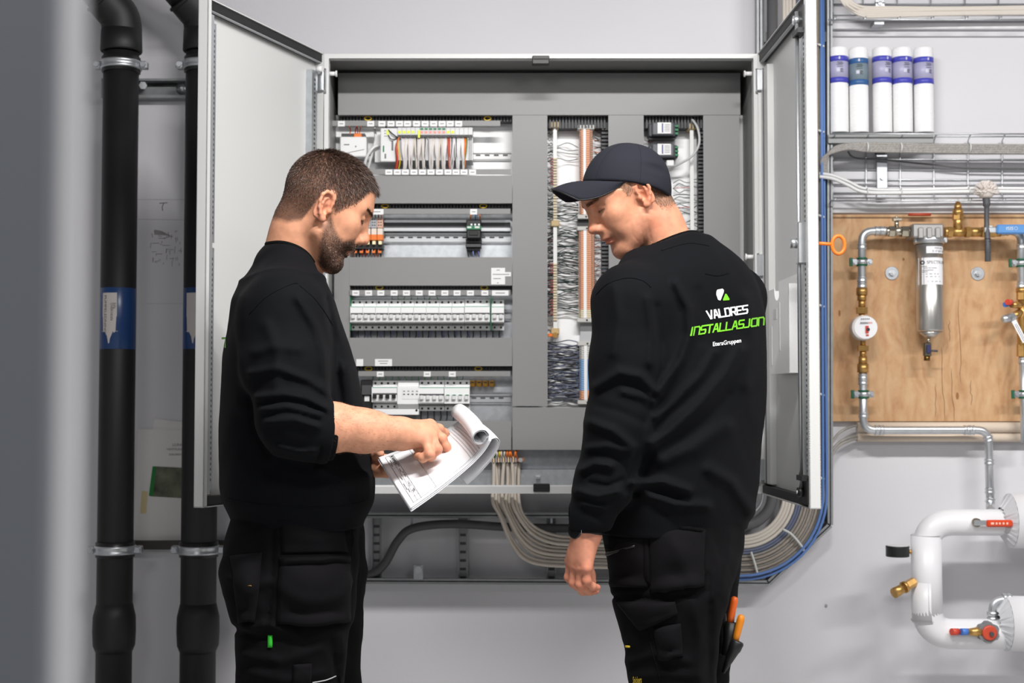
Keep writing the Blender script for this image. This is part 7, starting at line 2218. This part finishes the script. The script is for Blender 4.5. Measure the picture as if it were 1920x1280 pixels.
# ---- collar, watch
cR = rim_of(Vr, P(1248, 455, YR).x, YR + .004, .084)
MB().tube(closed(cR, 2), .0062, 8, caps=False).build('collar', M_rib, swR)
wt = ring_on(K(1099, 995, 3.005), (.12, .0, 1), .034, .030, (1, 0, 0), .0045, 36).build('watch_strap', M_black, manR)
wc = K(1083, 994, 2.985)
MB().lathe(wc - A3((0.002, -.004, 0)), (-.66, -.75, .05), [(0, .018), (.006, .0185), (.009, .016)], 24).build('watch_case', mat('watch_black', (20, 20, 22), .25), wt)
MB().tube(arc(wc + A3((-.006, -.0085, 0)), (.75, -.66, 0), (0, 0, 1), .0175, -.3, 1.3, 10), .0006, 5).build('watch_rim', M_steel, wt)
cuff(Vector(K(1098, 990, 3.005)), (Vector(wrA) - Vector(K(1108, 960, 3.006))).normalized(), .040, .0345, .035, swR)

# ---- lettering on the back
GL = {'V': [[(0, 1), (.45, 0), (.62, 0), (1, 1)]], 'A': [[(0, 0), (.4, 1), (.6, 1), (1, 0)], [(.22, .33), (.8, .33)]], 'L': [[(0, 1), (0, 0), (.95, 0)]],
      'D': [[(0, 0), (0, 1), (.8, 1), (1, .8), (1, .2), (.8, 0), (0, 0)]], 'R': [[(0, 0), (0, 1), (.85, 1), (1, .85), (1, .55), (.85, .42), (0, .42)], [(.5, .42), (1, 0)]],
      'E': [[(1, 1), (0, 1), (0, 0), (1, 0)], [(0, .5), (.85, .5)]], 'S': [[(1, 1), (.12, 1), (0, .88), (0, .6), (.1, .5), (.9, .5), (1, .4), (1, .12), (.88, 0), (0, 0)]],
      'I': [[(.3, 0), (.3, 1)]], 'N': [[(0, 0), (0, 1), (.8, 1), (1, .8), (1, 0)]], 'T': [[(0, 1), (1, 1)], [(.5, 1), (.5, 0)]], 'J': [[(.85, 1), (.85, .15), (.7, 0), (0, 0)]],
      'O': [[(.12, 0), (0, .12), (0, .88), (.12, 1), (.88, 1), (1, .88), (1, .12), (.88, 0), (.12, 0)]]}
def stroke_word(name, word, q, m_, parent, bv, wds=None, th=.16, slant=.0):
    fn = on_cloth(bv, q)
    mb = MB(); n = len(word); gap = .30
    tot = sum((wds or {}).get(c, 1.0) for c in word) + gap * (n - 1); x = 0
    Ht = math.hypot(q[3][0] - q[0][0], q[3][1] - q[0][1]); Wd = math.hypot(q[1][0] - q[0][0], q[1][1] - q[0][1])
    ux = th * Ht / Wd / 2; uy = th / 2
    for c in word:
        wdt = (wds or {}).get(c, 1.0)
        for st in GL[c]:
            for (a0, b0), (a1, b1) in zip(st[:-1], st[1:]):
                X0, Y0, X1, Y1 = (x + a0 * wdt) / tot, uy + b0 * (1 - 2 * uy), (x + a1 * wdt) / tot, uy + b1 * (1 - 2 * uy)
                k = 6
                dx, dy = (X1 - X0) * Wd, (Y1 - Y0) * Ht; L_ = math.hypot(dx, dy) + 1e-9
                nx, ny_ = -dy / L_ * ux, dx / L_ * uy
                ex, ey = dx / L_ * ux * .9, dy / L_ * uy * .9
                A = (X0 - ex, Y0 - ey); B = (X1 + ex, Y1 + ey)
                vs = []
                for i in range(k + 1):
                    u, v = A[0] + (B[0] - A[0]) * i / k, A[1] + (B[1] - A[1]) * i / k
                    vs += [fn(u - nx, v - ny_), fn(u + nx, v + ny_)]
                mb.add(vs, [(2 * i, 2 * i + 2, 2 * i + 3, 2 * i + 1) for i in range(k)])
        x += wdt + gap
    return mb.build(name, m_, parent)
stroke_word('back_print', 'VALDRES', [(1329, 599), (1400.5, 588), (1400.5, 571), (1324, 582)], M_logo_w, swR, bvR, th=.165)
stroke_word('back_print', 'INSTALLASJON', [(1294, 630), (1431, 610), (1432, 593), (1297, 612.5)], M_logo_g, swR, bvR, {'I': .3, 'O': 1.15, 'N': 1.1}, th=.165)
fn = on_cloth(bvR, [(1336, 652), (1389, 645), (1389, 634), (1336, 641)])
text_on('back_print', 'EteraGruppen', fn, M_logo_w, swR, bold=True)
def poly_print(pts, m_):
    f_ = on_cloth(bvR, [(0, 1), (1, 1), (1, 0), (0, 0)])
    h_ = []
    for x, y in pts:
        a, n = hit(bvR, x, y)
        if n.dot(CAM - a) < 0: n = -n
        h_.append(a + n * .0014)
    c = sum(h_, Vector()) / len(h_)
    MB().add([c] + h_, [(0, i + 1, (i + 1) % len(h_) + 1) for i in range(len(h_))]).build('back_emblem', m_, swR)
poly_print([(1344, 543), (1354, 541), (1356.5, 544), (1356, 548), (1350, 563.5), (1345.5, 562), (1342, 552), (1342.5, 546)], M_logo_w)
poly_print([(1359, 550.5), (1361.5, 551), (1367, 560.5), (1366.5, 562.5), (1355, 563.5), (1354.5, 561.5)], M_logo_g)
seam('hanger_loop', bvR, [(1322, 513), (1345, 517), (1369, 511)], swR, M_rib, .0009)
seam('shoulder_seam', bvR, [(1118, 552), (1140, 532), (1175, 521), (1205, 526), (1222, 540)], swR)
seam('yoke_seam', bvR, [(1240, 470), (1290, 456), (1335, 462)], swR)

# ---- trousers
foldsU = [([(1325, 1000), (1345, 1060), (1335, 1120)], 8, .006), ([(1180, 1240), (1230, 1225), (1290, 1240)], 8, .006), ([(1190, 1270), (1250, 1262), (1310, 1270)], 8, .005), ([(1300, 1130), (1310, 1190), (1305, 1260)], 8, .006), ([(1370, 1000), (1360, 1060), (1350, 1110)], 9, .005)]
valsU = [([(1326, 1080), (1330, 1160), (1328, 1280)], 8, .006), ([(1150, 1118), (1220, 1122), (1320, 1110)], 4, .006)]
def trousers_R(p):
    d = sm(leg_col(p, tabA, YR, fR), leg_col(p, tabB, YR, fR), .03)
    X, Yp = proj(p)
    near = np.clip((YR + .10 - p[:, 1]) / .06, 0, 1)
    d = d - .0034 * wrinkle(p, 46, .4) * np.clip((zr(1000) - p[:, 2]) / .05, 0, 1)
    for ln, w_, a in foldsU: d = d - a * fold(X, Yp, ln, w_) * near
    for ln, w_, a in valsU: d = d + a * fold(X, Yp, ln, w_) * near
    return d
Vu, Fu = surface_net(trousers_R, A3((xr(1085), YR - .30, .03)), A3((xr(1435), YR + .30, zr(972))), .0056)
trR = mesh_obj('trousers', Vu, Fu, M_trous, manR, smooth=True)
bvU = bvh_of(trR)
patch('zip_pocket', bvU, [(1140, 1004), (1212, 992), (1216, 1102), (1142, 1100)], M_trous2, trR, .004, .014)
zp = patch('zip', bvU, [(1142, 1034), (1198, 1018), (1199, 1024), (1143, 1041)], M_black, trR, .017, 0, 12, 3)
patch('zip_flap', bvU, [(1140, 1018), (1196, 1006), (1197, 1016), (1141, 1030)], M_trous, trR, .013, 0, 12, 4)
patch('hip_pocket', bvU, [(1214, 984), (1322, 992), (1320, 1098), (1220, 1112)], M_trous2, trR, .005, .016, 16, 16, fn=lambda u, v: .007 * math.exp(-((u - .3 - .5 * v) / .12) ** 2) * min(1, v * 3))
patch('pocket_edge', bvU, [(1203, 980), (1216, 982), (1222, 1100), (1210, 1090)], M_trous, trR, .007, 0, 4, 14)
patch('waistband', bvU, [(1215, 978), (1318, 990), (1318, 998), (1215, 987)], M_trous, trR, .009, 0, 12, 3)
patch('pocket_flap', bvU, [(1156, 1128), (1266, 1128), (1270, 1150), (1200, 1182)], M_trous2, trR, .008, .006, 14, 8)
patch('thigh_pocket', bvU, [(1226, 1176), (1276, 1168), (1280, 1230), (1234, 1236)], M_trous2, trR, .005, .008, 10, 10)
patch('yellow_stitch', bvU, [(1174, 1210), (1182, 1210.5), (1182, 1213), (1174, 1212.5)], mat('stitch_bright', (220, 190, 50), .6), trR, .004, 0, 4, 2)
fn = on_cloth(bvU, [(1188, 1280), (1204, 1279), (1204, 1267), (1188, 1268)], .002)
text_on('thigh_lettering', 'Snickers', fn, mat('stitch_bright', (220, 190, 50), .6), trR, bold=True)
seam('side_seam', bvU, [(1212, 1180), (1226, 1230), (1240, 1279)], trR, M_trous2, .0014)
shoe('shoe', xr(1262), YR - .08, fR, manR); shoe('shoe', xr(1296), YR + .1, fR, manR)
# tool pouch on the far thigh and the two orange tools in it
YT = YR - .02
po = thing('tool_sheath', tuple(P(1370, 1262, YT)), 'black double tool sheath hanging at the capped man\'s thigh', 'sheath')
MB().cyl(P(1371, 1166, YT), P(1362, 1228, YT), .0135, .011, n=14).build('loop', M_black, po)
MB().lathe(P(1384, 1201, YT - .01), P(1357, 1258, YT - .01) - P(1384, 1201, YT - .01), [(0, .0125), (.004, .0150), (.02, .0148), (.024, .013), (.045, .0095), (.078, .004)], 16).build('sheath', M_black, po)
MB().cyl(P(1352, 1150, YT + .03), P(1358, 1225, YT + .01), .012, .012, n=12).build('strap', M_black, po)
for k, (a, b, lab_) in enumerate((((1378, 1118), (1368, 1168), 'orange handled tool, upper one behind in the black sheath'), ((1391, 1152), (1378, 1205), 'yellow-orange handled knife standing in the front of the black sheath'))):
    A_, B_ = P(a[0], a[1], YT - .01 * k), P(b[0], b[1], YT - .01 * k)
    tl = thing('orange_tool', tuple(B_), lab_, 'tool', 'orange handled tools')
    MB().lathe(B_, A_ - B_, [(0, .0070), ((A_ - B_).length * .3, .0078), ((A_ - B_).length * .8, .0088), ((A_ - B_).length * .95, .0075), ((A_ - B_).length, .003)], 16).build('handle', (mat('handle_orange', (238, 104, 30), .4), mat('handle_amber', (226, 134, 26), .4))[k], tl)
    MB().cyl(B_, B_ - (A_ - B_).normalized() * .02, .004, n=8).build('blade', M_steel, tl)
